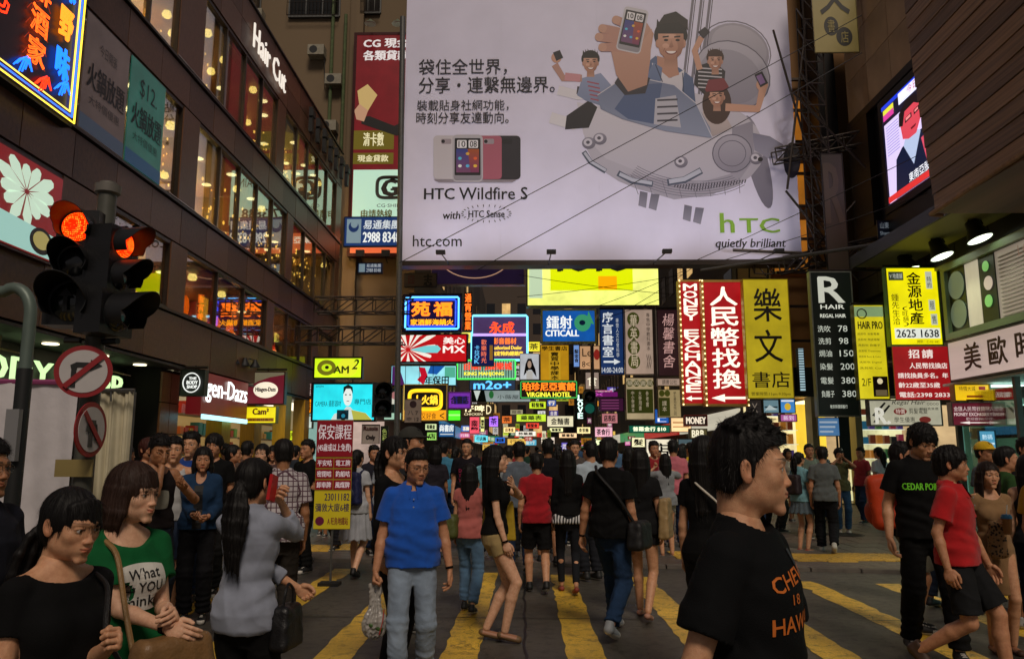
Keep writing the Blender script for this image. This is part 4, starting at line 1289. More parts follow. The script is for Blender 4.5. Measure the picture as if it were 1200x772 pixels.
# rooms behind the glass: ceilings with downlights
ceil_w = mat('restaurant_ceiling','#7c5c30',.55,noise=.25,scale=1.2)
lampm = G('#fff0c0',3.5); lampm2 = G('#ffe28a',3.0)
disc = MB().lathe([(.12,-.015),(.12,0),(.02,0)],n=12).mesh('downlight',lampm)
disc2 = MB().lathe([(.08,-.14),(.11,-.09),(.08,0),(.02,0)],n=12).mesh('downlight',lampm2)
room_wall = mat('room_partition','#5a4410',.7,noise=.3,scale=1.0)
red_wall = mat('room_partition_red','#6a1c10',.7,noise=.3,scale=1.0)
for z0,z1,ys,red in ((6.57,8.60,(8.7,28.7),0),(9.45,11.56,(10.2,28.7),0),(4.35,5.70,(6.5,28.7),1)):
 lpart('ceiling_panel',ceil_w,ys[0],ys[1],z1 - .06,z1 - .01,-8.9,-.25)
 y = ys[0] + .5; k = 0
 while y < ys[1]:
  for x in (-.6,-1.3,-2.1,-2.9,-4.0):
   if rr.random() < (.72 if not red else .3):
    o = link('downlight',disc if rr.random() < .6 else disc2,bl,(x + rr.uniform(-.2,.2),y - 19 + rr.uniform(-.2,.2),z1 - .075)); k += 1
  y += .95
 for q,yy in enumerate((12.3,14.8,17.2,20.6,24.4,27.6)):
  lpart('room_partition',(red_wall if red else room_wall),yy,yy + .12,z0 + .0,z1 - .1,-6.5,-(.9 + (q % 3) * .5))
 lpart('room_floor',mat('carpet_dark','#2a1a12',.9),ys[0],ys[1],z0 - .045,z0 - .005,-8.9,-.25)
for z_,ys in ((8.35,(12,15,17.6,20,22.5,25,27.8)),(11.3,(13,16.5,19,21.8,25.4,28)),(5.45,(8,11,14.2,17.5,20,23.5,27.5))):
 for y in ys:
  ld = bpy.data.lights.new('ceiling_lamp','POINT'); ld.energy = 120 if z_ > 6 else 34; ld.color = (1.0,.62,.22) if z_ > 6 else (1.0,.32,.12); ld.shadow_soft_size = .12
  o = bpy.data.objects.new('ceiling_lamp',ld); COL.objects.link(o); o.parent = bl; o.location = (-1.9,y - 19,z_ - .35)
# some depth at the glass: pendant glass strings, blinds, plants of light
gl_str = G('#ffd36b',3.2)
for i in range(330):
 y = rr.uniform(16.2,28.0); z = rr.uniform(6.9,8.4) if i % 3 else rr.uniform(9.9,11.3); s_ = rr.uniform(.025,.055)
 o = link('pendant_bulb',UNIT.setdefault('bulb',MB().lathe([(.3,-.5),(.5,0),(.3,.5)],n=8).mesh('pendant_bulb',gl_str)),bl,(-rr.uniform(.5,1.6),y - 19,z)); o.scale = (s_,s_,s_ * 1.6)
lit_board = G('#ffb22a',1.1,.25,4)
for (y,z0,z1,x) in ((14.5,5.0,5.5,-.5),(14.9,6.8,7.0,-.4),(17.9,4.65,5.2,-.6)):
 lpart('menu_board',lit_board,y,y + .42,z0,z1,x,x + .04)
lantern = G('#ff6a10',1.8,.2,6)
for (y,z) in ((16.9,4.75),(18.7,4.6),(19.6,4.6)):
 MB().lathe([(.03,-.24),(.08,-.18),(.10,0),(.08,.18),(.03,.24)],n=14).build('lantern',lantern,bl,(-.5,y - 19,z),smooth=True)
# raised red letters "Cut" on the parapet and a sloped neon outline
redlit = G('#ff5040',1.4)
mb = MB(); whlit = G('#fff4e6',2.2)
def wall_text(s,y,z,w,h,m,name='letter',x=.09,**k):
 """lettering on the left facade: reads from near to far"""
 mb = MB(); add_text(mb,s,0,0,w,h,0,**k)
 o = mb.build(name,m,bl,(x,y - 19,z),(0,0,R(90))); return o
wall_text('Hair Cut',19.9,12.15,2.7,.66,G('#fff4e6',.8),depth=.02)
lpart('red_reflection_panel',G('#7c0d0a',.3,.6,.8),18.2,19.8,9.5,11.5,-.5,-.45)  # glowing sheet added in place of the red loan sign's reflection
for i in range(7):
 y = 23.9 + i * .85
 mb = MB(); mb.box(-.06,.06,-.10,.10,-.42,.42); mb.box(-.04,.10,-.15,.15,.1,.3)
 o = mb.build('parapet_lamp',black,bl,(.12,y - 19,12.2))
# awning soffit and recessed dark shop wall under the stone band
lpart('soffit',mat('soffit_board','#2a2623',.6,noise=.2),Y0,Y1,3.26,3.31,-1.1,.0)
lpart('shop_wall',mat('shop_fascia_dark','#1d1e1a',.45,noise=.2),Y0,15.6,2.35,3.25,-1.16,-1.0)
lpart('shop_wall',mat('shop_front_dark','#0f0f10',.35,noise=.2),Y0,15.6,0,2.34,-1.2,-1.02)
wall_text('BODY SHOP',13.0,2.83,4.5,.40,G('#d6ffb4',1.15),x=-.90,depth=.03)
for y in (9.6,11.2,12.9,14.2):
 mb = MB(); mb.bar((0,0,0),(0,0,-.20),.012); mb.bar((0,.12,0),(0,.12,-.20),.012)
 mb.add([(-.02,-.07,-.20),(.02,.19,-.20),(.42,.19,-.30),(.42,-.07,-.30),(-.02,-.07,-.17),(.02,.19,-.17),(.42,.19,-.285),(.42,-.07,-.285)],[(0,3,2,1),(4,5,6,7),(0,1,5,4),(1,2,6,5),(2,3,7,6),(3,0,4,7)])
 o = mb.build('spot_fitting',mat('beige_metal','#a08a66',.5,.2),bl,(-.72,y - 19,3.26))
for y in (10.4,12.1,13.6,15.0,16.2): link('downlight',disc,bl,(-.45,y - 19,3.25))
# corner pier and deeper shops of the far half
tile_b = mat('brown_tile','#7a4f2e',.4,noise=.2,scale=8)
for i in range(5):
 for j in range(2): lpart('wall_tile',tile_b,15.62 + j * .42,16.02 + j * .42,.1 + i * .62,.70 + i * .62,-1.1,-.3 + .02)
lpart('pier_core',joint,15.6,16.5,0,3.25,-1.1,-.32)
# ------------------------------------------------------------ signs
def light_sign(name,rect,Y,face,items=(),frame='#1a1614',fw=.05,th=.18,label='',cat='sign',group=None,strength=.9,var=.24,rz=0,edge=None,arm=None,face_lit=True,cast=1):
 """a sign whose front faces the viewer; rect = its corners in the photograph at distance Y;
    items: (text or 'bar'/'disc'/'poly', u0, v0, u1, v1, colour, strength, options) with u,v in 0..1 from the top left"""
 x0,y0,x1,y1 = rect
 a = at(x0,y0,Y); b = at(x1,y1,Y)
 a2 = at(x1,y0,Y); b2 = at(x0,y1,Y)
 xl,xr = (a.x + b2.x) / 2,(b.x + a2.x) / 2; zt,zb = (a.z + a2.z) / 2,(b.z + b2.z) / 2
 W,H = xr - xl,zt - zb; cx,cz = (xl + xr) / 2,(zt + zb) / 2
 root = empty(name,(cx,Y,cz),rz,label,cat,group)
 fm = mat('sign_case_' + frame.lstrip('#'),frame,.4,.4,noise=.1) if not edge else G(edge[0],edge[1])
 mb = MB()
 mb.box(-W/2,W/2,.012,th,-H/2,H/2)
 if fw > 0:
  mb.box(-W/2,W/2,-.02,.0119,H/2 - fw,H/2); mb.box(-W/2,W/2,-.02,.0119,-H/2,-H/2 + fw)
  mb.box(-W/2,-W/2 + fw,-.0199,.0118,-H/2 + fw,H/2 - fw); mb.box(W/2 - fw,W/2,-.0199,.0118,-H/2 + fw,H/2 - fw)
 mb.build('frame',fm,root)
 strength = strength * 1.38 if strength > .45 else strength
 fmat = G(face,strength,var,1.2) if face_lit else Pm(face,.45,.14,3)
 MB().box(-W/2 + fw,W/2 - fw,0,.0115,-H/2 + fw,H/2 - fw).build('panel',fmat,root)
 layers = {}
 for k_,it in enumerate(items):
  s,u0,v0,u1,v1,col,st = it[:7]; op = dict(it[7]) if len(it) > 7 else {}
  w = (u1 - u0) * W; h = (v1 - v0) * H; ix = -W/2 + (u0 + u1) / 2 * W; iz = H/2 - (v0 + v1) / 2 * H
  lay = op.pop('layer',1 if s not in ('bar','disc','ring') else 0); y = -.006 - .005 * lay - .0004 * (k_ % 8)
  part = op.pop('part',{'bar': 'colour_block','disc': 'emblem','ring': 'neon_tube','fan': 'sunburst','poly': 'picture','arrow': 'arrow'}.get(s,'lettering'))
  m = G(col,st) if st > 0 else Pm(col,.5,.1)
  mb = MB()
  if s == 'bar': mb.box(ix - w/2,ix + w/2,y,y + .004,iz - h/2,iz + h/2)
  elif s == 'disc':
   n = 28; mb.poly([(ix + w/2 * math.cos(2*math.pi*i/n),iz + h/2 * math.sin(2*math.pi*i/n)) for i in range(n)],y,y + .004)
  elif s == 'ring':
   r_ = op.get('r',.03); q = op.get('round',0)
   if q: pts_ = [(ix + w/2 * math.copysign(abs(math.cos(t))**q,math.cos(t)),-.05,iz + h/2 * math.copysign(abs(math.sin(t))**q,math.sin(t))) for t in [2*math.pi*i/40 for i in range(40)]]
   else:
    c_ = min(w,h) * .03; pts_ = [(ix-w/2+c_,-.05,iz-h/2),(ix+w/2-c_,-.05,iz-h/2),(ix+w/2,-.05,iz-h/2+c_),(ix+w/2,-.05,iz+h/2-c_),(ix+w/2-c_,-.05,iz+h/2),(ix-w/2+c_,-.05,iz+h/2),(ix-w/2,-.05,iz+h/2-c_),(ix-w/2,-.05,iz-h/2+c_)]
   mb.tube(pts_,r_,6,True)
  elif s == 'arrow':
   dirn = op.get('dir',-1); mb.poly([(ix + dirn*(-w/2),iz + h*.16),(ix + dirn*w*.12,iz + h*.16),(ix + dirn*w*.12,iz + h/2),(ix + dirn*w/2,iz),(ix + dirn*w*.12,iz - h/2),(ix + dirn*w*.12,iz - h*.16),(ix + dirn*(-w/2),iz - h*.16)][::-int(math.copysign(1,dirn))],y,y + .004)
  elif s == 'poly':
   mb.poly([(-W/2 + u*W,H/2 - v_*H) for u,v_ in op['pts']],y,y + .004)
  elif s == 'fan':
   cx_,cz_ = ix,iz; n = op.get('n',13); hub = op.get('hub',(.35,.62))
   hx,hz = -W/2 + hub[0] * W,H/2 - hub[1] * H
   for i in range(n):
    a_ = 2 * math.pi * (i + .3) / n; da = math.pi / n * .62
    R1 = op.get('R',H * .9) * (1 + .15 * math.sin(i * 2.1))
    def clip(px,pz): return (min(max(px,ix - w/2),ix + w/2),min(max(pz,iz - h/2),iz + h/2))
    p0 = (hx + R1 * .07 * math.cos(a_),hz + R1 * .07 * math.sin(a_))
    pp = [p0,clip(hx + R1*.75*math.cos(a_-da*.75),hz + R1*.75*math.sin(a_-da*.75)),clip(hx + R1*math.cos(a_-da*.5),hz + R1*math.sin(a_-da*.5)),clip(hx + R1*1.04*math.cos(a_),hz + R1*1.04*math.sin(a_)),clip(hx + R1*math.cos(a_+da*.5),hz + R1*math.sin(a_+da*.5)),clip(hx + R1*.75*math.cos(a_+da*.75),hz + R1*.75*math.sin(a_+da*.75))]
    mb.poly(pp,y,y + .003)
  else:
   vert = op.pop('vert',False); fat = op.pop('fat',0); neon = op.pop('neon',0)
   kw = {k: v_ for k,v_ in op.items() if k in ('bold','shear','spacing')}
   if neon: kw.update(fill=False,bevel=neon)
   seq = [(s,ix,iz,w,h)]
   if vert:
    n = len(s); seq = [(c,ix,H/2 - (v0 + (v1 - v0) * (i + .5) / n) * H,w,h / n * .90) for i,c in enumerate(s) if c != ' ']
   for (t_,a_,b_,w_,h_) in seq:
    if vert and t_ in '|': w_ = w * .2
    add_text(mb,t_,a_,b_,w_,h_,y if not neon else -.05,**kw)
    if fat:
     add_text(mb,t_,a_ + fat,b_,w_,h_,y - .0012,**kw); add_text(mb,t_,a_,b_ + fat * .7,w_,h_,y - .0024,**kw); add_text(mb,t_,a_ - fat,b_ - fat * .5,w_,h_,y - .0036,**kw)
  if mb.f: mb.build(part,m,root)
 if arm:
  mb = MB()
  for dz in ((H/2 + .06),-H * .25 if arm[0] == 'two' else None):
   if dz is None: continue
   mb.bar((-W/2 if arm[1] > cx else W/2,th * .7,dz),(arm[1] - cx,th * .7,dz),.03)
  mb.bar((0,th * .7,H/2),(0,th * .7,H/2 + .1),.02)
  mb.build('bracket',metal_d,root)
 return root
S_ = light_sign
RB = 9.0
# --- right side, reading from the near ones
S_('sign',(1040,313,1102,405),19.8,'#e8dc08',[
('金源地產',.40,.06,.66,.74,'#10160e',0,{'vert': True,'fat': .008}),('鍾先生洽',.08,.34,.22,.74,'#10160e',0,{'vert': True}),
('（旺舖）',.27,.50,.38,.76,'#10160e',0,{'vert': True}),('bar',.76,.06,.88,.28,'#dfe6cc',.6),('特約',.78,.12,.86,.27,'#10160e',0,{'vert': True}),
('bar',.78,.42,.90,.56,'#dfe6cc',.6),('租',.80,.44,.88,.54,'#10160e',0),('bar',.80,.60,.92,.74,'#dfe6cc',.6),('售',.82,.62,.90,.72,'#10160e',0),
('bar',.10,.78,.95,.91,'#e8ece0',.9),('2625 1638',.13,.80,.92,.895,'#0c1016',0,{'fat': .006}),('bar',.06,.06,.34,.17,'#5c6a50',.3),('V 地產舖',.08,.08,.32,.15,'#e8ece0',.6),
('牌照：C-051682',.5,.93,.92,.97,'#10160e',0)],label='tall yellow estate agent sign reading 2625 1638 hanging above the red hiring sign',frame='#6f9a3c',fw=.03,strength=.80,arm=('one',10.5))
S_('sign',(1048,406,1113,468),19.55,'#8e1216',[
('招請',.28,.06,.72,.22,'#f0e0d8',.9,{'fat': .008,'spacing': 1.3}),('人民幣找換店',.28,.31,.96,.42,'#f0e0d8',.9,{'fat': .004}),
('請找換員多名。年',.06,.50,.96,.60,'#f0e0d8',.9,{'fat': .004}),('齡22歲至35歲',.06,.68,.80,.78,'#f0e0d8',.9,{'fat': .004}),('電話:2398 2833',.06,.86,.96,.96,'#f0e0d8',.9,{'fat': .004})],
label='red hiring notice in white characters ending 2398 2833 beneath the yellow agent sign',frame='#7a1014',fw=.0,th=.05,strength=.75)
S_('sign',(953,318,1003,488),21.0,'#161d18',[
('R',.20,.04,.80,.22,'#d6d8c8',.7,{'fat': .02}),('HAIR',.22,.235,.78,.265,'#e6e8d8',.8,{'fat': .003}),('REGAL HAIR',.20,.30,.80,.325,'#e6e8d8',.8,{'fat': .003}),
*[(a,.12,v,.42,v + .045,'#d6dccc',.75) for a,v in (('洗吹',.38),('洗剪',.465),('焗油',.55),('染髮',.64),('電髮',.735),('負離子',.825))],
*[(a,.60,v,.60 + .11 * len(a),v + .043,'#d6dccc',.75) for a,v in (('78',.38),('98',.465),('150',.55),('200',.64),('380',.735),('380',.825))],
('敏安新匯頭髮行',.30,.92,.70,.945,'#d6dccc',.75)],
label='tall black hair salon price board listing prices from 78 to 380',frame='#8a8f86',fw=.035,strength=.25,arm=('one',10.0))
S_('sign',(1003,357,1039,468),20.4,'#d8c81e',[
('HAIR PRO',.12,.18,.92,.26,'#0e120c',0,{'fat': .006}),*[('洗剪吹 %s' % a,.08,v,.8,v + .025,'#1c200c',0) for a,v in (('染髮電髮',.30),('陶瓷電髮',.36),('負離子',.42),('Treatment',.48),('Perm & Color',.54),('Digital',.60),('Cut',.66))],
('2/F',.12,.78,.42,.86,'#1c200c',0),('bar',.48,.76,.96,.97,'#2a2018',.1),('disc',.62,.78,.80,.84,'#e8d8b0',.8),('bar',.55,.90,.92,.96,'#8c7a58',.4),
('ring',.10,.05,.40,.15,'#2a2a1c',0,{'r': .015,'round': 1}),('bar',0.02,.02,.98,.13,'#a8c890',.45)],
label='narrow yellow hair salon menu sign marked 2/F beside the black price board',frame='#8d8a2e',fw=.02,strength=.62,arm=('one',10.3))
S_('sign',(1018,468,1104,499),19.9,'#b8b49c',[
('Regal Hair',.32,.02,.78,.24,'#2c2a26',0,{'shear': .3}),('R.',.09,.32,.28,.92,'#eeeadb',.7,{'fat': .02}),('disc',.34,.32,.52,.58,'#9c3c34',.4),('特價',.37,.36,.49,.54,'#f0e0d0',.7),
('剪髮電髮',.55,.32,.80,.54,'#2c2a26',0),('學生優惠',.34,.66,.62,.86,'#2c2a26',0),('disc',.68,.64,.84,.88,'#9c3c34',.4),('特別貴賓價',.70,.30,.95,.40,'#2c2a26',0),('OOOO',.80,.12,.96,.22,'#2c2a26',0),
('poly',0,0,1,1,'#24221f',0,{'pts': [(.04,.60),(.22,.10),(.24,.14),(.08,.64)]}),('poly',0,0,1,1,'#24221f',0,{'pts': [(.05,.85),(.28,.20),(.30,.24),(.10,.88)]})],
label='wide cream salon board with script lettering just below the red hiring notice',frame='#54504a',fw=.03,strength=.55,arm=None)
S_('sign',(1118,450,1160,470),18.7,'#e0b414',[('特價大減',.14,.12,.60,.40,'#8c6a30',0),('bar',.70,.14,.88,.34,'#b01c10',.5),('arrow',.34,.52,.86,.92,'#b05a18',.5,{'dir': 1}),],
label='small yellow arrow sign above the maroon money exchange sign',frame='#8c6a14',fw=.02,strength=.8)
S_('sign',(1115,471,1163,499),18.6,'#5a1826',[('金匯人民幣找換行',.06,.18,.94,.38,'#e8d0cc',.8),('MONEY EXCHANGE',.06,.44,.94,.58,'#e8d0cc',.8,{'fat': .003}),('歡迎查詢',.34,.64,.74,.76,'#e8d0cc',.6),('arrow',.18,.80,.82,.92,'#f4e8e0',1,{'dir': -1})],
label='maroon money exchange sign with a white arrow pointing left under the small yellow sign',frame='#7d6a64',fw=.025,strength=.7,arm=('one',10.4))
# the two red exchange signs and the yellow book shop sign hung out over the street
S_('sign',(797,328,824,475),22.6,'#a01016',[('MONEY',.22,.03,.80,.33,'#fff4e0',1.2,{'vert': True,'fat': .012}),('EXCHANGE',.20,.40,.82,.90,'#fff4e0',1.2,{'vert': True,'fat': .012}),('arrow',.16,.925,.84,.965,'#fff4e0',1.2,{'dir': -1})],
label='narrow red sign with MONEY EXCHANGE in stacked white letters inside a gold frame',frame='#c59a4c',fw=.06,strength=.70,th=.30)
S_('sign',(824,328,875,476),22.3,'#9c0f16',[('人民幣找換',.20,.05,.82,.87,'#fff4e0',1.2,{'vert': True,'fat': .016}),('arrow',.14,.905,.94,.965,'#fff4e0',1.2,{'dir': -1})],
label='wide red exchange sign with five large white characters and a left arrow',frame='#c59a4c',fw=.07,strength=.70,th=.30)
S_('sign',(873,327,927,467),21.8,'#b5a01c',[('樂',.22,.08,.82,.36,'#1c1608',0,{'fat': .01}),('文',.20,.43,.80,.70,'#1c1608',0,{'fat': .008}),('書店',.12,.78,.92,.91,'#1c1608',0,{'fat': .004}),('營業時間:11am-9:30pm',.08,.945,.92,.98,'#1c1608',0)],
label='tall mustard yellow book shop sign with large black characters right of the red signs',frame='#b5a01c',fw=.02,strength=.55,th=.22)
# bulbs running round the frames of the red signs
bulb = G('#ffe2a0',2.2); bmesh_ = MB().lathe([(.3,-.5),(.5,0),(.3,.5)],n=6).mesh('bulb',bulb)
for rt in [o for o in list(COL.objects) if o.parent is None and 'exchange sign with five' in str(o.get('label','')) or 'stacked white letters' in str(o.get('label',''))]:
 fr_ = [c for c in rt.children if c.name.startswith('frame')][0]
 W = fr_.dimensions if False else None
 xs_ = [v.co.x for v in fr_.data.vertices]; zs_ = [v.co.z for v in fr_.data.vertices]; w2,h2 = max(xs_),max(zs_)
 n = int(h2 * 2 / .16)
 for i in range(n + 1):
  for sx in (-1,1):
   o = link('bulb',bmesh_,rt,(sx * (w2 - .03),-.045,-h2 + .03 + (2 * h2 - .06) * i / n)); o.scale = (.05,.05,.05)
S_('sign',(703,362,731,439),27,'#16305e',[('序言書室',.12,.04,.56,.74,'#dde2e4',.9,{'vert': True,'fat': .008}),('專營人文社會科學',.68,.14,.80,.74,'#dde2e4',.6,{'vert': True}),('arrow',.14,.76,.84,.85,'#dde2e4',.9,{'dir': 1}),('14:00-24:00',.06,.89,.94,.97,'#dde2e4',.9)],
label='navy blue vertical sign with white arrow and the hours 14:00-24:00',frame='#0c1a38',fw=.03,strength=.6,arm=('one',8.0))
S_('sign',(732,362,766,439),26.4,'#b39a88',[*[('disc',.10,.05 + .215 * i,.52,.05 + .215 * i + .215,'#5e6420',.30) for i in range(4)],('華英書局',.20,.08,.44,.89,'#c9b79a',.7,{'vert': True,'fat': .004,'layer': 2}),
('專售中學教科書本',.76,.06,.88,.64,'#3a3020',0,{'vert': True}),('>>>',.74,.68,.90,.92,'#3a3020',0)],label='pinkish book shop sign with four overlapping olive discs',frame='#8d7a6c',fw=.03,strength=.50,arm=('one',8.0))
S_('sign',(770,362,798,441),25.6,'#2a1418',[('楊馨書舍',.24,.06,.74,.88,'#c79a94',.8,{'vert': True,'shear': .15})],label='dark brown vertical sign with pink brush characters left of the red exchange signs',frame='#1c0e10',fw=.03,strength=.5,arm=('one',8.0))
S_('sign',(733,442,767,492),28,'#b7a37e',[*[('disc',.04 + .235 * i,.06,.27 + .235 * i,.22,'#5e6420',.3) for i in range(4)],('華英書局',.06,.08,.94,.20,'#c9b79a',.7,{'layer': 2}),('bar',.05,.28,.95,.84,'#4c521a',.3),('中小學課本',.2,.32,.3,.82,'#c9b79a',.6,{'vert': True}),('大學用書',.45,.32,.55,.78,'#c9b79a',.6,{'vert': True}),('參考書',.7,.32,.8,.7,'#c9b79a',.6,{'vert': True})],
label='olive and tan book shop board below the sign with four discs',frame='#8d7a50',fw=.03,strength=.5)
S_('sign',(770,443,799,452),25.5,'#b39a88',[('讀書公社',.2,.2,.8,.8,'#2a2018',0)],label='small tan plate hanging under the dark brown brush character sign',frame='#8d7a6c',fw=.02,strength=.5)
S_('sign',(771,456,798,489),27,'#a89468',[('bar',.04,.3,.52,.96,'#4c521a',.3),('disc',.06,.03,.30,.26,'#5e6420',.3),('disc',.30,.03,.54,.26,'#5e6420',.3),('學生書局有限公司',.68,.08,.80,.94,'#2a2418',0,{'vert': True}),('課本',.18,.4,.38,.8,'#c9b79a',.6,{'vert': True})],
label='small olive and tan board with two discs under the tan plate',frame='#6c5c38',fw=.02,strength=.5)
S_('sign',(617,310,773,359),32,'#e6ea78',[('bar',.18,.0,.80,.62,'#e4f000',.95),('bar',.54,.28,.68,.60,'#ffb000',.95,{'layer': 1}),('1010',.24,-.22,.76,.16,'#14120c',0,{'fat': .05,'layer': 2}),('bar',.02,.1,.12,.8,'#cfe6c0',.8)],
label='very large glowing lime yellow sign with clipped black figures under the billboard',frame='#2a2a20',fw=.05,strength=.85,th=.5)
S_('sign',(634,362,699,402),30,'#10509c',[('鐳射',.10,.20,.56,.58,'#f0f4f0',1.1,{'fat': .01}),('CITICALL',.08,.62,.68,.80,'#f0f4f0',1.1,{'fat': .012}),('disc',.60,.16,.90,.66,'#3c9c70',.8),('disc',.69,.33,.80,.48,'#0c2c50',.3,{'layer': 1}),('poly',0,0,1,1,'#3c9c70',.8,{'pts': [(.84,.20),(.86,.06),(.96,.46),(.86,.40)]})],
label='blue electronics shop sign with a green ring emblem',frame='#cfd46c',fw=.07,strength=.75)
S_('sign',(633,404,667,446),29,'#c08c14',[('學生書店',.06,.04,.94,.16,'#1c1608',0,{'fat': .006}),('bar',.3,.2,.7,.98,'#d8a820',.7),('賣買中學課本',.36,.20,.64,.98,'#1c1608',0,{'vert': True,'fat': .006})],label='golden cloth sign with one column of black characters above the hotel sign',frame='#8a640c',fw=.02,strength=.6)
S_('sign',(609,414,632,445),30.5,'#b9bcc0',[('poly',0,0,1,1,'#14100e',0,{'pts': [(.2,.85),(.3,.4),(.42,.2),(.6,.2),(.7,.42),(.8,.6),(.86,.9),(.6,.62),(.45,.62)]}),('disc',.40,.28,.60,.56,'#c8a890',.6,{'layer': 2}),('bar',.34,.66,.66,.98,'#d8d4cc',.6,{'layer': 1})],label='small grey poster box of a long haired woman left of the golden cloth sign',frame='#6a6a6a',fw=.02,strength=.65)
S_('sign',(679,405,703,433),29.5,'#c99a70',[('Le',.14,.12,.6,.45,'#3c2418',0),('disc',.70,.15,1.0,.6,'#a02c24',.6),('8<',.12,.65,.5,.9,'#3c2418',0)],label='tan square sign with thin letters and a red spot',frame='#6a4a34',fw=.02,strength=.6)
S_('sign',(609,446,677,467),27.5,'#2a1408',[('珀珍尼亞賓館',.05,.10,.95,.56,'#ff7a1c',1.6,{'fat': .014}),('VIRGINIA HOTEL',.12,.64,.88,.90,'#f0e840',1.4,{'fat': .006}),('ring',.02,.05,.98,.95,'#3cb050',1.2,{'r': .018})],
label='orange neon hotel sign with a green tube border',frame='#3a1a10',fw=.03,strength=.35)
# left side of the street mouth
S_('sign',(472,345,541,389),29.0,'#140c3c',[('ring',.05,.08,.95,.92,'#5ab8ff',2.6,{'r': .035}),('ring',.10,.15,.90,.85,'#2a50ff',1.8,{'r': .03}),('苑福',.14,.20,.84,.60,'#ff7818',2.2,{'neon': .035,'spacing': 1.35}),('家酒鮮海鍋火',.14,.66,.86,.82,'#ffa018',1.9,{'fat': .01})],
label='blue framed neon restaurant sign with two big orange characters',frame='#0c0a20',fw=.04,strength=.5,th=.3,arm=('one',-4.4))
S_('sign',(544,343,553,388),28.6,'#1c0e0a',[('通宵營業',.1,.02,.9,.98,'#ff7020',1.8,{'vert': True,'fat': .008})],label='slim vertical strip of four orange neon characters beside the blue framed sign',frame='#1c0e0a',fw=.01,strength=.1)
S_('sign',(464,391,548,425),28.4,'#b40d14',[('fan',.02,.04,.62,.96,'#f2ede0',1.0,{'hub': (.17,.55),'R': 1.0,'n': 15}),('poly',0,0,1,1,'#7cd8dc',.9,{'pts': [(.20,.55),(.40,.42),(.58,.40),(.63,.52),(.58,.66),(.40,.66)],'layer': 1}),('美心',.66,.12,.96,.36,'#f6efe6',1.1,{'fat': .01}),('MX',.66,.42,.96,.66,'#f6efe6',1.1,{'fat': .014})],
label='red restaurant sign with white sunburst rays right of the mast',frame='#1c0e0c',fw=.05,strength=.80,th=.25)
S_('sign',(553,370,618,422),33,'#46325a',[('ring',.0,.0,1,1,'#7adcff',1.8,{'r': .05}),('bar',0.02,.40,.98,.46,'#c0a0ff',1.4),('永成',.32,.14,.76,.40,'#ff4a20',1.8,{'fat': .02}),('影音器材',.38,.50,.80,.64,'#ff7a28',1.4,{'fat': .01}),('Authorized Dealer',.36,.68,.90,.76,'#ffd848',1.3,{'fat': .008}),('指定特約經銷商',.36,.80,.92,.90,'#ffd848',1.3,{'fat': .01})],
label='purple electronics sign with cyan tube outline and words Authorized Dealer',frame='#1a1420',fw=.03,strength=.75)
S_('sign',(553,394,579,429),30,'#141a52',[('卡拉OK',.12,.30,.34,.92,'#6ac8ff',1.3,{'vert': True}),('歡樂時光',.42,.10,.66,.9,'#ff7a50',1.2,{'vert': True}),('bar',.80,.3,.94,.8,'#a87828',.6)],label='small dark blue karaoke box sign hanging in front of the purple sign',frame='#0a0c1c',fw=.02,strength=.5)
S_('sign',(536,422,604,444),31.5,'#7fae98',[('百樂門娛樂城',.10,.12,.94,.52,'#ff3c20',1.3,{'fat': .012}),('KING MAHJONG',.12,.62,.80,.86,'#fff040',1.2,{'fat': .008}),*[('bar',.02 + .045 * i,.02,.035 + .045 * i,.98,'#3c5a54',.3) for i in range(22)],('ring',.0,.0,1,1,'#4cff60',1.2,{'r': .03})],label='green edged striped sign with red characters over yellow lettering',frame='#143018',fw=.02,strength=.7)
S_('sign',(458,428,535,452),30,'#8fd6e0',[('年保田',.52,.52,.88,.96,'#0c1418',0,{'fat': .01}),('poly',0,0,1,1,'#c8102c',.9,{'pts': [(.42,.08),(.52,.12),(.56,.5),(.50,.95),(.40,.70),(.46,.5)]}),('poly',0,0,1,1,'#5c2470',.6,{'pts': [(0.02,.05),(.12,.05),(.22,.98),(.02,.98)]}),('bar',.82,.08,.98,.6,'#5cc0a0',.8),('poly',0,0,1,1,'#1c60b8',.8,{'pts': [(.60,.04),(.82,.04),(.70,.45),(.56,.40)]}),
*[('bar',.22 + .21 * i,0,.228 + .21 * i,1,'#14181c',0,{'layer': 2}) for i in range(3)]],label='pale blue lit hoarding with red swirl and three black characters',frame='#14181c',fw=.03,strength=.85)
S_('sign',(472,450,524,493),24.0,'#16120e',[('ring',.14,.16,.88,.70,'#ffc820',1.6,{'r': .035,'round': .4}),('ring',.18,.21,.84,.65,'#ffc820',1.2,{'r': .02,'round': .4}),('十火鍋',.24,.30,.78,.56,'#ffc830',1.5,{'fat': .012}),('bar',.0,.71,1,1,'#f0a018',1.0),('又好食',.42,.78,.76,.95,'#7a3a08',0,{'layer': 1}),('<',.84,.78,.94,.94,'#201008',0,{'layer': 1}),('bar',0,0,.03,1,'#f0d878',1.1)],
label='square black restaurant sign with a yellow rounded border and orange lower strip',frame='#c8a850',fw=.03,strength=.25)
S_('sign',(525,459,552,479),26,'#6c2a9c',[('合書店',.12,.25,.9,.7,'#1c1040',0,{'fat': .012}),('bar',.25,.25,.82,.72,'#2a1c80',.6)],label='small purple rounded sign right of the black restaurant sign',frame='#7c3aac',fw=.04,strength=.75)
S_('sign',(525,480,540,493),26,'#48e024',[('bar',.05,.4,.95,.55,'#a8ff80',1.0)],label='bright green blank light box under the purple sign',frame='#2a8018',fw=.02,strength=.95)
S_('sign',(550,445,604,457),34,'#4a5a78',[('m2o+',.1,.1,.9,.9,'#5ab4ff',1.8,{'fat': .02})],label='grey sign with blue neon script below the green edged sign',frame='#2a3040',fw=.02,strength=.35)
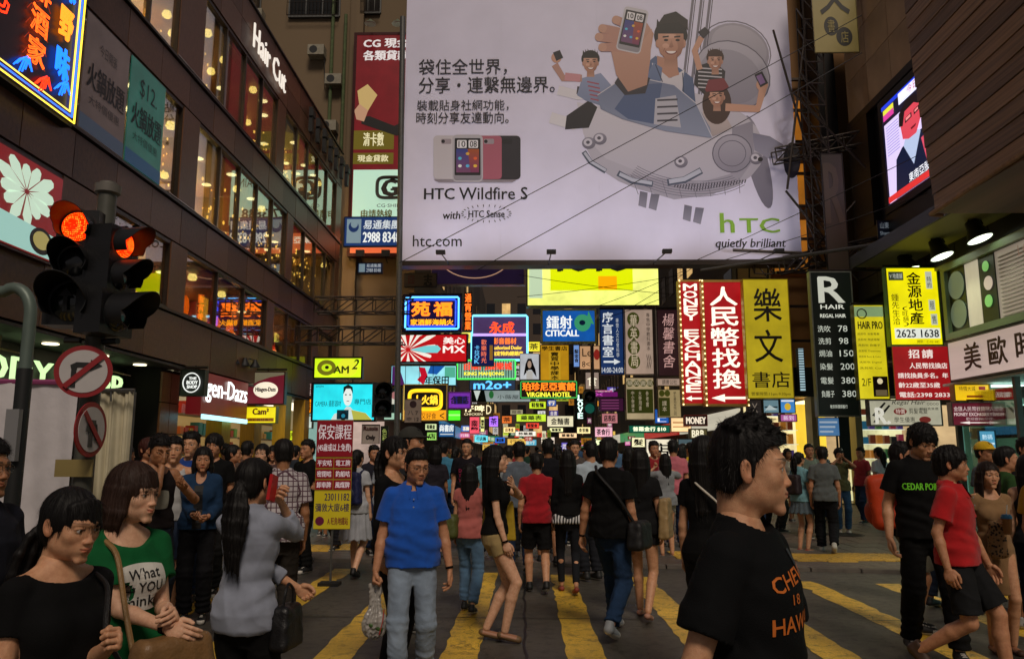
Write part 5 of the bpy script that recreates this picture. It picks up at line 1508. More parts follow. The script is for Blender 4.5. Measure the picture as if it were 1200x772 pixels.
S_('sign',(552,457,622,471),33,'#98a6a4',[('poly',0,0,1,1,'#0e1210',0,{'pts': [(0,0),(.22,0),(.26,1),(0,1)]}),('poly',0,0,1,1,'#d8e0d8',.8,{'pts': [(.04,0),(.16,0),(.10,.9)],'layer': 1}),('disc',.30,.05,.38,.7,'#2c7a3c',.6),('小薇屋',.44,.4,.8,.75,'#2c3430',0)],label='long pale grey sign with a green leaf over the street',frame='#3a4240',fw=.02,strength=.55)
S_('sign',(541,473,578,488),30,'#3c2c18',[('仔啤',.08,.12,.72,.62,'#ffeebc',1.4,{'fat': .01}),('CHICKEN',.08,.72,.66,.9,'#ffeebc',1.2),('D',.78,.1,.94,.8,'#ffeebc',1.2)],label='brown food stall sign with cream characters and the word CHICKEN',frame='#2a1c10',fw=.02,strength=.6)
S_('sign',(514,496,533,512),31,'#1c5488',[('尚書房',.08,.1,.92,.6,'#eef4f0',1.0,{'fat': .01}),('bar',.1,.75,.9,.82,'#eef4f0',.8)],label='small blue sign with three white characters low over the crowd',frame='#102c48',fw=.02,strength=.7)
S_('sign',(673,461,687,492),31,'#0c100e',[('LOVE',.30,.05,.7,.95,'#d8fff0',1.8,{'vert': True,'fat': .012})],label='small black vertical sign with four glowing white letters',frame='#0c100e',fw=.02,strength=.3)
S_('sign',(688,459,724,465),29,'#6a1460',[('> ><',.1,.2,.5,.8,'#e060d0',1)],label='thin magenta strip sign above the purple direction board',frame='#401040',fw=.01,strength=.7)
S_('sign',(702,466,731,482),29,'#3a1430',[*[('bar',.1,.14 + .2 * i,.8,.20 + .2 * i,'#9c4a80',.6) for i in range(4)]],label='dull purple direction board with four text lines',frame='#2a1024',fw=.02,strength=.6)
S_('sign',(802,486,829,499),21.5,'#2a1a14',[('MONEY',.08,.2,.92,.8,'#f0e0c8',1.0,{'fat': .008})],label='small brown plate reading MONEY under the narrow red exchange sign',frame='#8a2418',fw=.02,strength=.4)
S_('sign',(808,502,829,514),21.5,'#5a5230',[('BRB',.14,.15,.8,.85,'#f0e8c8',1.0,{'fat': .008})],label='olive plate with cream letters below the small MONEY plate',frame='#3a3420',fw=.02,strength=.5)
S_('sign',(737,498,785,507),30,'#0f5a44',[('普羅金行 $10',.1,.2,.9,.8,'#f4f8d0',1.3,{'fat': .008})],label='green strip sign with a $10 price above the couple taking pictures',frame='#0a3c30',fw=.02,strength=.7)
S_('sign',(767,479,784,496),29,'#1c50a0',[('正EL',.2,.1,.8,.9,'#f0f4ff',1.1,{'vert': True})],label='small blue vertical sign above the green strip sign',frame='#103060',fw=.02,strength=.8)
S_('sign',(786,489,810,506),28,'#e8c08c',[('bar',.1,.3,.9,.4,'#c89058',.7),('bar',.1,.6,.9,.68,'#c89058',.7)],label='blank warm cream light box beside the MONEY plate',frame='#a88858',fw=.02,strength=1.0)
S_('sign',(876,468,893,490),22.5,'#3a3230',[('X',.3,.2,.7,.7,'#a09080',.5)],label='dark small poster under the left edge of the book shop sign',frame='#1c1816',fw=.02,strength=.4)
S_('sign',(894,468,913,484),22.5,'#6a8a94',[('bar',.1,.5,.9,.6,'#2c4a54',.2),('poly',0,0,1,1,'#c0d0d0',.7,{'pts': [(.1,.8),(.4,.4),(.9,.75)]})],label='grey blue landscape poster under the book shop sign',frame='#2a3a40',fw=.02,strength=.6)
S_('sign',(914,467,932,484),22.5,'#3c7ab8',[('disc',.3,.3,.7,.8,'#d8b030',.9),('bar',.1,.1,.9,.2,'#f0f0f0',.9)],label='bright blue poster with a yellow spot right of the landscape poster',frame='#1c3a58',fw=.02,strength=.8)
S_('sign',(914,485,934,494),22.5,'#a85a94',[('新到',.2,.2,.8,.8,'#f0e0f0',.9)],label='pink strip poster under the blue poster',frame='#5a2a50',fw=.02,strength=.7)
S_('sign',(924,365,948,452),26.5,'#e6e020',[('disc',-.1,.30,.9,.55,'#8c5a1c',.5),('HOM',.05,.5,.9,.68,'#141008',0,{'fat': .02,'layer': 1}),('bar',0,0,1,.12,'#a8e8c8',.9)],label='bright yellow box sign half hidden behind the book shop sign',frame='#a8a020',fw=.03,strength=.95)
S_('sign',(936,408,943,458),24,'#8fa8b0',[*[('bar',.05,.02 + .06 * i,.95,.045 + .06 * i,'#2a4050',.2) for i in range(16)]],label='slim checked barber style light tube beside the yellow box sign',frame='#3a4a50',fw=.01,strength=.9,cat='light')
# Cam2, LCD style adverts on the left corner
S_('sign',(367,418,425,444),24.5,'#c3e41a',[('disc',.08,.14,.46,.84,'#8c8a20',.5),('disc',.17,.32,.38,.66,'#c3e41a',.95,{'layer': 1}),('disc',.24,.40,.32,.55,'#101408',0,{'layer': 2}),('AM',.42,.42,.72,.74,'#5c6a18',.15,{'fat': .012,'layer': 1}),('2',.78,.12,.92,.56,'#20280c',0,{'shear': .4,'fat': .008,'layer': 1}),('disc',.5,.05,.9,.9,'#e6ee30',.95)],
label='lime green camera shop sign above the turquoise advert',frame='#1c1c14',fw=.05,strength=.92)
S_('display_screen',(365,448,441,494),24.2,'#22c6d2',[
('poly',0,0,1,1,'#c9d8d4',.9,{'pts': [(.30,.98),(.36,.80),(.50,.72),(.54,.62),(.60,.62),(.64,.70),(.84,.78),(.96,.98)],'layer': 1}),
('poly',0,0,1,1,'#b8b84c',.8,{'pts': [(.62,.70),(.84,.78),(.95,.98),(.66,.98)],'layer': 2}),('disc',.49,.12,.63,.60,'#d8e4e0',1.0,{'layer': 2}),('poly',0,0,1,1,'#14343c',.1,{'pts': [(.49,.30),(.49,.12),(.56,.05),(.63,.12),(.64,.30),(.60,.16),(.53,.16)],'layer': 3}),
('bar',.40,.70,.58,.94,'#0e5064',.2,{'layer': 3}),('disc',.44,.74,.56,.96,'#0a3448',.1,{'layer': 4}),('disc',.47,.80,.53,.90,'#2090b0',.6,{'layer': 5}),
('disc',.515,.30,.545,.33,'#123038',0,{'layer': 4}),('disc',.58,.30,.61,.33,'#123038',0,{'layer': 4}),('bar',.545,.47,.585,.485,'#a05860',.2,{'layer': 4}),
('CAMERA 攝影器材',.06,.46,.46,.62,'#0e7484',.2),('專門店',.66,.42,.92,.56,'#0e7484',.2),('AM2PM',.06,.08,.18,.13,'#0e5064',.1)],
label='turquoise lit advert of a woman holding a camera above the red class banner',cat='display',frame='#0e0e10',fw=.06,strength=.95,th=.2)
S_('sign',(303,417,358,440),25.4,'#a3ae10',[('Cam',.1,.2,.7,.8,'#6c7410',.3),('disc',.62,.15,.88,.85,'#b07010',.5),('disc',.70,.35,.80,.65,'#101408',0,{'layer': 1})],label='olive yellow camera shop board behind the lamps over the ice cream shop',frame='#5c6010',fw=.02,strength=.7)
def perp(name,yx0,z0,z1,*a,**k): pass
S_('sign',(289,435,334,474),20.2,'#5c1220',[('poly',0,0,1,1,'#8c8468',.4,{'pts': [(0,0),(1,0),(1,.1),(.6,.18),(.3,.30),(0,.5)]}),('disc',.18,.32,.82,.80,'#efe4cc',1.0),('Häagen-Dazs',.24,.48,.76,.64,'#3c0c18',0,{'fat': .006,'layer': 1})],label='maroon ice cream sign with name in a cream oval',frame='#3a0c14',fw=.03,strength=.75,arm=('one',-7.0))
S_('sign',(287,476,324,496),19.8,'#d8c812',[('Cam²',.25,.12,.75,.48,'#7a3a10',0,{'fat': .01}),('bar',.08,.68,.92,.88,'#a86c10',.6),('攝影器材專門',.12,.70,.88,.86,'#2a1c08',0,{'layer': 1})],label='small yellow camera shop sign under the maroon ice cream sign',frame='#8a8010',fw=.02,strength=.9)
S_('sign',(211,433,240,464),15.9,'#0f1512',[('ring',.16,.14,.84,.86,'#e8ece8',1.0,{'r': .012,'round': 1}),('THE',.36,.28,.66,.38,'#e8ece8',1.0,{'fat': .004}),('BODY',.28,.42,.72,.55,'#e8ece8',1.0,{'fat': .005}),('SHOP',.30,.59,.70,.71,'#e8ece8',1.0,{'fat': .005})],label='square black shop sign with white lettering inside a white ring',frame='#0f1512',fw=.01,strength=.2,arm=('one',-7.0))
S_('sign',(348,449,365,464),25.5,'#e6d8d0',[('回飛',.08,.1,.92,.9,'#b01818',0,{'fat': .03})],label='small white sign with red characters left of the turquoise advert',frame='#8c1818',fw=.02,strength=.9)
S_('sign',(347,467,356,484),25.5,'#c8d0d0',[('S',.2,.2,.8,.8,'#283038',0)],label='small grey light box left of the orange one',frame='#505858',fw=.02,strength=.8)
S_('sign',(357,467,365,484),25.5,'#f08c10',[('店',.1,.2,.9,.8,'#7a1808',0)],label='small orange light box beside the turquoise advert',frame='#803808',fw=.02,strength=1.0)
S_('sign',(346,487,366,502),25.5,'#b8c8c0',[('m',.3,.2,.75,.7,'#5c1038',0,{'fat': .02})],label='small white light box with a letter m',frame='#606860',fw=.02,strength=.8)
S_('sign',(334,504,347,516),25,'#c8d818',[('錶',.2,.2,.8,.8,'#202408',0)],label='small lime light box low on the left shopfronts',frame='#606810',fw=.02,strength=.9)
S_('sign',(403,254,470,289),25.6,'#14366e',[('bar',.05,.08,.30,.88,'#8fa8b4',.5),('disc',.08,.16,.26,.52,'#14366e',.5,{'layer': 1}),('disc',.12,.12,.24,.38,'#8fa8b4',.5,{'layer': 2}),('易通集團',.34,.12,.98,.42,'#d0d8dc',.8,{'fat': .01,'shear': .12}),('2988 8348',.34,.52,.98,.86,'#e2e6e4',.9,{'fat': .012})],label='large blue company sign reading 2988 8348 left of the billboard',frame='#0e2248',fw=.03,strength=.5,th=.12)
S_('sign',(419,308,448,320),26.5,'#16305c',[('bar',.06,.1,.3,.9,'#8fa8b4',.5),('易通集團',.36,.1,.94,.45,'#c8d0d4',.7),('2988 8348',.36,.55,.94,.9,'#c8d0d4',.7)],label='smaller copy of the blue company sign lower on the dark wall',frame='#0e2248',fw=.02,strength=.35)
S_('sign',(505,306,615,334),30,'#2a1a3c',[('ring',.08,-1.3,.86,.72,'#c89a7c',.7,{'r': .02,'round': 1})],label='dark purple panel with a thin curved line under the billboard',frame='#a88a7c',fw=.04,strength=.35,th=.3)
S_('sign',(474,320,512,336),29.5,'#5c5040',[('囧',.12,.2,.3,.8,'#6a2018',0),('志',.6,.1,.85,.95,'#141810',0,{'fat': .02})],label='dull beige board with one black brush character above the blue neon sign',frame='#3a3228',fw=.02,strength=.3,face_lit=False)
S_('sign',(474,467,494,495),22.4,'#8c7c70',[('disc',.3,.08,.7,.38,'#2a0c14',0),('八 7',.2,.5,.8,.68,'#2a2220',0),('中 12',.15,.76,.85,.94,'#2a2220',0)],label='small grey notice with a dark spot hanging before the black restaurant sign',frame='#6c6058',fw=.01,strength=.4,th=.03,face_lit=False)
S_('sign',(424,497,445,520),17,'#a89c94',[('Russia',.1,.1,.9,.3,'#4a2420',0,{'fat': .006}),('Only',.25,.55,.75,.82,'#2a2220',0,{'fat': .008})],label='grey placard with the word Only above the schoolgirl',frame='#6c6058',fw=.01,strength=.4,th=.03,face_lit=False)
S_('sign',(446,499,455,528),17,'#1c2014',[('色彩',.2,.1,.8,.6,'#b0c060',.6,{'vert': True})],label='slim dark placard right of the grey placard',frame='#1c2014',fw=.01,strength=.3,th=.03)
S_('sign',(450,455,471,492),27,'#16201c',[('bar',.3,.2,.7,.5,'#e0e0d0',.7),('disc',.4,.1,.8,.35,'#c08080',.6),('bar',0,.78,1,1,'#a8d0b8',.8)],label='dark picture sign partly behind the mast left of the black restaurant sign',frame='#16201c',fw=.02,strength=.4)
# more distant, smaller lit boxes down the street
far = [(620,470,640,479,40,'#b8d028'),(641,468,652,476,42,'#304a8c'),(605,485,640,494,46,'#b0d030'),(641,487,672,500,48,'#c8c0a0'),(616,495,632,502,44,'#d84030'),(644,501,660,506,50,'#f0f0b0'),(573,487,584,500,38,'#b070ff'),(550,488,562,508,36,'#e05060'),
 (563,488,568,506,36,'#e8e890'),(588,487,600,496,45,'#c86428'),(604,505,628,511,60,'#e8e0d0'),(629,507,644,512,62,'#d03828'),(655,507,676,513,58,'#f0c898'),(676,500,692,508,52,'#f4e2a0'),(696,500,718,512,40,'#d8a0b0'),(705,484,724,496,38,'#a06468'),
 (540,498,556,506,44,'#4060a0'),(556,510,572,518,52,'#60d0e0'),(634,512,650,520,70,'#d8c8b8'),(590,500,604,507,54,'#ffd890'),(580,512,592,519,50,'#2860c0'),(498,496,512,504,34,'#c8d8a0'),(500,506,512,516,33,'#8ac058'),(718,470,731,482,34,'#a88478'),
 (600,459,612,468,50,'#9c3a2c'),(686,436,702,456,44,'#7a6a60'),(672,404,679,430,40,'#5a7ab0'),(740,512,756,524,30,'#e8e0b0'),(757,514,790,540,29,'#d6ccb4'),(795,514,812,545,28,'#3a4a50'),(698,515,712,540,33,'#f0ffc0'),(600,524,620,532,80,'#f0c060'),(640,522,660,531,85,'#e0e8f0'),
 (493,420,503,428,36,'#d86850'),(604,428,609,446,40,'#a8a8a8'),(586,404,607,413,36,'#e0d848'),(618,400,633,412,38,'#d8cc30'),(540,389,552,402,36,'#e8e060')]
fr_r = random.Random(9)
words_ = ['金','食','藥','店','行','麵','飾','鞋','書','髮','表','茶']
names_ = {'#b8d028': 'lime','#304a8c': 'navy'}
for i,(a,b,c,d,Yf,colr) in enumerate(far):
 mk = lambda n: ''.join(fr_r.choice(words_) for _ in range(n))
 w = c - a; hh = d - b
 n = 3 if w > hh * 1.5 else 1
 if hh > w * 1.6: n = 3
 lb = uniq(lambda k: 'small %s lit shop sign with the characters %s far down the street' % (cname(colr),mk(n))); tx = lb.split('characters ')[1].split(' ')[0]
 lum = sum(srgb(colr))
 S_('shop_sign',(a,b,c,d),Yf,colr,[(tx,.15,.2,.85,.8,'#181410' if lum > .6 else '#f4ead0',0 if lum > .6 else 1.0,{'vert': hh > w * 1.6,'fat': .01})],label=lb,cat='sign',group='small distant shop signs down the street',frame='#14110f',fw=.02,strength=.95)
for i in range(70):
 a = fr_r.uniform(535,745); b = fr_r.uniform(452,512) if i % 3 else fr_r.uniform(495,522); Yf = fr_r.uniform(46,95)
 w = fr_r.uniform(8,22); h = fr_r.uniform(4,8) if fr_r.random() < .7 else fr_r.uniform(8,16)
 if h > 8: w = fr_r.uniform(4,7)
 colr = fr_r.choice(['#f0e8c0','#e84030','#ffd060','#60c0e0','#f0a030','#c8e040','#e070b0','#ffffff','#40a070','#7060d0'])
 lb = uniq(lambda k: 'tiny %s %s shop sign with the characters %s in the far street' % (cname(colr),'upright' if h > w else 'wide',mk(2))); tx = lb.split('characters ')[1].split(' ')[0]
 light_sign('shop_sign',(a,b,a + w,b + h),Yf,colr,[(tx,.12,.15,.88,.85,'#1a1410' if colr[1] in 'fc' else '#f8f0e0',0 if colr[1] in 'fc' else .9,{'vert': h > w})],label=lb,cat='sign',group='small distant shop signs down the street',frame='#14110f',fw=.0,strength=fr_r.uniform(.15,.6))
# ------------------------------------------------------------ the big billboard over the street
BY = 24.0
def bp(px,py): v = at(px,py,BY); return (v.x,v.z)
# the sheet is a true rectangle; photo pixels are mapped onto it by its own corners
_A,_B,_C,_D = bp(477,0),bp(922,0),bp(940,307),bp(470,303)
bxl,bxr = (_A[0] + _D[0]) / 2,(_B[0] + _C[0]) / 2
bzb = (_C[1] + _D[1]) / 2
bzt = bzb + 9.6
bill = empty('billboard',((bxl + bxr) / 2,BY,bzb),0,'huge pale grey phone advert billboard hung across the top of the street','billboard')
BX0 = (bxl + bxr) / 2
bw = bxr - bxl
vinyl = mat('billboard_vinyl','#dcd8ee',.5,noise=.05,scale=.8,bump=.15,bscale=3)
def bl_local(px,py): x,z = bp(px,py); return (x - BX0,z - bzb)
n_sheet = 4
for i in range(n_sheet):
 MB().box(-bw/2 + bw * i / n_sheet + .0008,-bw/2 + bw * (i + 1) / n_sheet - .0008,0,.04,0,bzt - bzb).build('vinyl_sheet',vinyl,bill)
mb = MB()
for i in range(9): mb.box(-bw/2 + .05 + i * (bw - .1) / 8 - .05,-bw/2 + .05 + i * (bw - .1) / 8 + .05,.1,.5,0,bzt - bzb)
for j in range(6): mb.box(-bw/2,bw/2,.101,.45,j * 1.85,j * 1.85 + .1)
mb.build('frame',metal_d,bill)
mb = MB().box(-bw/2 - .05,bw/2 + .05,-.05,.5,-.16,-.001); mb.build('bottom_rail',metal_d,bill)
_layer = [0]
class Art:
 def __init__(s): s.v = []; s.f = []; s.c = []
 def poly(s,pts,col,col2=None):
  """flat colour or a vertical blend of two printed colours"""
  P = [bl_local(*p) for p in pts]; n0 = len(s.v); _layer[0] += 1; y = -.002 - .00006 * _layer[0]
  z0 = min(p[1] for p in P); z1 = max(p[1] for p in P)
  for p in P:
   s.v.append((p[0],y,p[1]))
   a = srgb(col); b_ = srgb(col2) if col2 else a; t = (p[1] - z0) / max(1e-6,z1 - z0)
   s.c.append(tuple(b_[i] + (a[i] - b_[i]) * t for i in range(3)))
  s.f.append(tuple(range(n0,n0 + len(P))))
 def ell(s,cx,cy,rx,ry,col,col2=None,rot=0,n=26,a0=0,a1=360):
  ca,sa = math.cos(R(rot)),math.sin(R(rot))
  pts = []
  for i in range(n if a1 - a0 >= 360 else n + 1):
   t = R(a0 + (a1 - a0) * i / n); x,y = rx * math.cos(t),ry * math.sin(t)
   pts.append((cx + x * ca - y * sa,cy + x * sa + y * ca))
  s.poly(pts,col,col2)
 def line(s,pts,w,col,closed=False):
  if closed: pts = pts + [pts[0]]
  L = []; Rr = []
  for i,p in enumerate(pts):
   a = pts[max(0,i - 1)]; b = pts[min(len(pts) - 1,i + 1)]
   d = (b[0] - a[0],b[1] - a[1]); l = math.hypot(*d) or 1
   nx,ny = -d[1] / l * w / 2,d[0] / l * w / 2
   L.append((p[0] + nx,p[1] + ny)); Rr.append((p[0] - nx,p[1] - ny))
  P = [bl_local(*p) for p in L + Rr]; n0 = len(s.v); n = len(L); _layer[0] += 1; y = -.002 - .00006 * _layer[0]
  for p in P: s.v.append((p[0],y,p[1])); s.c.append(srgb(col))
  for i in range(n - 1): s.f.append((n0 + i,n0 + i + 1,n0 + n + i + 1,n0 + n + i))
 def arc(s,cx,cy,rx,ry,a0,a1,w,col,rot=0,n=24):
  ca,sa = math.cos(R(rot)),math.sin(R(rot))
  s.line([(cx + rx*math.cos(R(a0+(a1-a0)*i/n))*ca - ry*math.sin(R(a0+(a1-a0)*i/n))*sa,cy + rx*math.cos(R(a0+(a1-a0)*i/n))*sa + ry*math.sin(R(a0+(a1-a0)*i/n))*ca) for i in range(n + 1)],w,col)
 def build(s,name,label=None):
  me = bpy.data.meshes.new(name); me.from_pydata(s.v,[],s.f); me.materials.append(attr_mat('print_ink',.5))
  ca = me.color_attributes.new('col','FLOAT_COLOR','POINT')
  c4 = np.ones((len(s.v),4),F32); c4[:,:3] = np.array(s.c,F32); ca.data.foreach_set('color',c4.ravel())
  o = link(name,me,bill)
  if label: o['label'] = label
  return o
# drawn space craft
A = Art()
A.ell(862,62,40,34,'#a5a0ad','#8b8796',20); A.ell(866,56,34,24,'#b6b1bd','#9a96a4',25); A.arc(862,60,42,34,0,360,1.2,'#6e6a78',20)
for x in (812,822,832): A.line([(x,0),(x - 14,120)],3,'#77737f'); A.line([(x + 3,0),(x - 11,120)],1,'#3e3a48')
A.ell(858,88,46,38,'#b9b5c2','#908c9c',28); A.ell(856,90,38,30,'#a19dab','#8a8695',28); A.arc(858,88,46,38,0,360,1.3,'#5f5b6a',28)
A.ell(888,190,12,56,'#8c8898','#6f6b7c',-14)
A.ell(790,168,106,62,'#c9c4cf','#a8a4b2',6)
A.poly([(676,120),(700,124),(760,148),(826,160),(882,150),(884,178),(862,204),(820,214),(760,206),(710,186),(684,158)],'#d2cdd6','#b5b1bf')
A.poly([(858,150),(882,142),(884,186),(866,212),(836,228),(790,234),(750,222),(726,202),(760,208),(820,214),(856,204)],'#8d8998','#a6a2b0')
A.ell(858,180,23,22,'#aca8b6','#8a8695'); A.arc(858,180,23,22,0,360,1.2,'#5a5666'); A.arc(858,180,16,15,0,360,1,'#6a6676')
for i in range(26):
 x = 790 + i * 3.3; A.line([(x,224 - abs(i - 8) * .55),(x + 1.5,217 - i * .25)],1.3,'#2f2c3a')
for (a,b) in (((694,124),(720,196)),): pass
for t in range(7): A.arc(806,168,96 - t * 2,62 - t * 3,42 + t,132,.7,'#74707f',6)
for t in range(8): A.line([(740 + t * 18,206 + 8 * math.sin(t * .4)),(748 + t * 17,228 + 4 * math.sin(t * .5))],.7,'#74707f')
for (x,y) in ((690,168),(703,163),(798,190),(886,186)): A.ell(x,y,8,7,'#8f8b9a','#6a6676'); A.ell(x - 1,y - 1,5,4.5,'#cbc7d2'); A.ell(x - 1,y - 1,2.2,2,'#55515f')
A.line([(684,178),(692,190),(710,201)],6,'#4c5468'); A.line([(685,179),(693,190),(710,200)],3.2,'#b9bccb')
A.line([(724,203),(740,212),(765,216)],7,'#4c5468'); A.line([(726,204),(741,211),(764,215)],4,'#b9bccb')
A.line([(782,214),(802,211),(822,200)],8,'#4c5468'); A.line([(784,213),(802,210),(821,200)],5,'#b9bccb')
for (x,y) in ((760,234),(812,250)):
 A.poly([(x - 10,y - 10),(x - 1,y - 8),(x - 3,y + 10),(x - 12,y + 7)],'#6a6878','#8d8b9b'); A.poly([(x + 3,y - 7),(x + 13,y - 6),(x + 9,y + 13),(x,y + 10)],'#6a6878','#8d8b9b')
A.poly([(882,156),(902,160),(918,170),(916,182),(900,186),(884,176)],'#7c7a90','#9a98ac'); A.ell(891,187,3,2.6,'#16141c')
A.ell(928,188,10,21,'#15131f','#24222e')
A.line([(654,106),(678,112),(690,110)],11,'#dcd8de'); A.line([(676,106),(692,108)],9,'#3a3038'); A.line([(645,138),(672,146),(688,140)],13,'#dcd8de'); A.poly([(664,136),(690,118),(700,126),(690,150),(662,152)],'#1e1a22')
A.build('printed_ship')
# people in the print: plain generic figures
def fig(cx,cy,r,hair,skin='#c99880',smile=True,tilt=0):
 A.poly([(cx - r*.34,cy + r*.6),(cx + r*.36,cy + r*.6),(cx + r*.42,cy + r*1.5),(cx - r*.40,cy + r*1.5)],'#8f6350','#b98a74')
 A.ell(cx,cy - r * .42,r * .98,r * .92,hair,None,tilt)
 for s in (-1,1): A.ell(cx + s * r * .76,cy + r * .08,r * .13,r * .24,'#b98872')
 A.poly([(cx - r*.74,cy - r*.5),(cx + r*.74,cy - r*.5),(cx + r*.76,cy + r*.2),(cx + r*.60,cy + r*.66),(cx + r*.28,cy + r*1.0),(cx,cy + r*1.06),(cx - r*.28,cy + r*1.0),(cx - r*.62,cy + r*.64),(cx - r*.76,cy + r*.2)],skin,'#a9765f')
 A.poly([(cx + r*.30,cy - r*.5),(cx + r*.74,cy - r*.5),(cx + r*.76,cy + r*.2),(cx + r*.60,cy + r*.66),(cx + r*.28,cy + r*1.0),(cx + r*.42,cy + r*.3)],'#b3846d','#93624e')
 A.ell(cx - r*.30,cy + r*.22,r*.20,r*.15,'#d6a68e','#cc9a82'); A.ell(cx - r*.05,cy - r*.34,r*.34,r*.13,'#d8ab94','#cf9f88')
 for i in range(7): A.poly([(cx - r*.85 + i*r*.26,cy - r*.72),(cx - r*.8 + i*r*.25,cy - r*(1.36 + .08*(i % 3))),(cx - r*.5 + i*r*.22,cy - r*.85)],hair)
 A.poly([(cx - r*.8,cy - r*.45),(cx - r*.7,cy - r*1.1),(cx,cy - r*1.35),(cx + r*.75,cy - r*1.05),(cx + r*.82,cy - r*.4),(cx + r*.5,cy - r*.75),(cx - r*.4,cy - r*.72)],hair)
 for s in (-1,1):
  A.ell(cx + s * r * .34 + r*.06,cy - r*.12,r * .13,r * .07,'#1d1512'); A.line([(cx + s*r*.34 - r*.14,cy - r*.3),(cx + s*r*.34 + r*.22,cy - r*.34)],r * .09,'#1d1512')
 A.poly([(cx + r*.04,cy - r*.16),(cx + r*.16,cy + r*.26),(cx + r*.02,cy + r*.33),(cx - r*.10,cy + r*.28)],'#b98a74','#94644f')
 A.line([(cx - r*.34,cy + r*.34),(cx - r*.44,cy + r*.56)],r*.05,'#9c6b56')
 if smile: A.ell(cx + r*.02,cy + r*.52,r * .30,r * .17,'#f3e8e4',None,0,14,0,180); A.arc(cx + r*.02,cy + r*.50,r*.32,r*.2,0,180,r*.07,'#7c3a34')
A = Art()
# man on the left with striped shirt
A.poly([(682,92),(704,86),(716,100),(704,124),(686,118),(676,112)],'#8d98b8','#77829f')
for i in range(5): A.line([(688 + i,96 + i * 5),(702 + i,99 + i * 5)],1.6,'#a04858')
A.line([(682,92),(660,92),(650,76)],8,'#b68a7c'); A.line([(680,92),(662,90)],9,'#c98d94'); A.ell(652,68,6,6,'#c99880')
A.poly([(648,62),(656,59),(660,68),(652,72)],'#1c1a20'); fig(692,74,11,'#16110f')
# woman above right with bob hair and black-white top
A.poly([(816,78),(836,72),(850,84),(848,104),(826,112),(814,100)],'#24222a')
for i in range(6): A.line([(818,80 + i * 4.5),(846,82 + i * 4.5)],1.4,'#c6c2ca')
A.line([(820,82),(814,60),(822,44)],7,'#c99880'); A.poly([(818,38),(826,32),(832,38),(824,46)],'#2a262e'); fig(838,72,10.5,'#3c2218')
# woman lower right with hat
A.poly([(824,128),(846,128),(858,150),(836,160),(820,156)],'#c8b8b4','#a89c9c')
A.ell(840,122,17,24,'#3e241c'); A.line([(850,126),(888,128),(894,104)],9,'#c99880'); A.ell(893,100,7,7,'#c99880'); A.poly([(884,88),(893,84),(900,98),(891,103)],'#1c1a20'); A.poly([(886,90),(892,87),(897,97),(891,100)],'#8c6aa0')
fig(840,114,11,'#3e241c'); A.poly([(826,106),(830,94),(848,92),(854,102),(850,106),(828,108)],'#7c2a34')
# main man and canopy
A.poly([(746,128),(756,76),(768,66),(796,80),(812,92),(816,130),(770,140)],'#56688c','#43557a')
A.poly([(764,74),(786,92),(802,82),(798,118),(780,130),(766,110)],'#d9d4da','#b9b4be')
A.poly([(770,66),(792,72),(796,88),(784,92),(770,80)],'#b98872')
fig(786,50,20,'#15120f')
A.poly([(766,74),(776,80),(772,118),(758,124),(752,100)],'#6a7ca0','#4c5d82'); A.line([(768,76),(776,96),(770,128)],1.4,'#33415e'); A.line([(800,86),(802,130)],1.2,'#33415e'); A.poly([(770,30),(778,18),(792,14),(806,24),(806,36),(796,27),(780,28)],'#15120f','#2a211c')
A.poly([(700,112),(724,96),(752,92),(790,100),(816,122),(832,150),(834,162),(780,154),(730,140),(704,128)],'#6c7692','#8a93ab')
A.poly([(720,128),(740,100),(776,98),(768,146),(736,140)],'#4a5c82'); A.poly([(768,116),(792,112),(798,150),(766,146)],'#b6b4bf')
for i in range(4): A.line([(770,118 + i * 8),(794,117 + i * 8)],2.2,'#3c3a46')
A.line([(700,112),(724,96),(752,92),(790,100),(816,122),(834,160)],1,'#c9c6d0')
A.build('printed_figures')
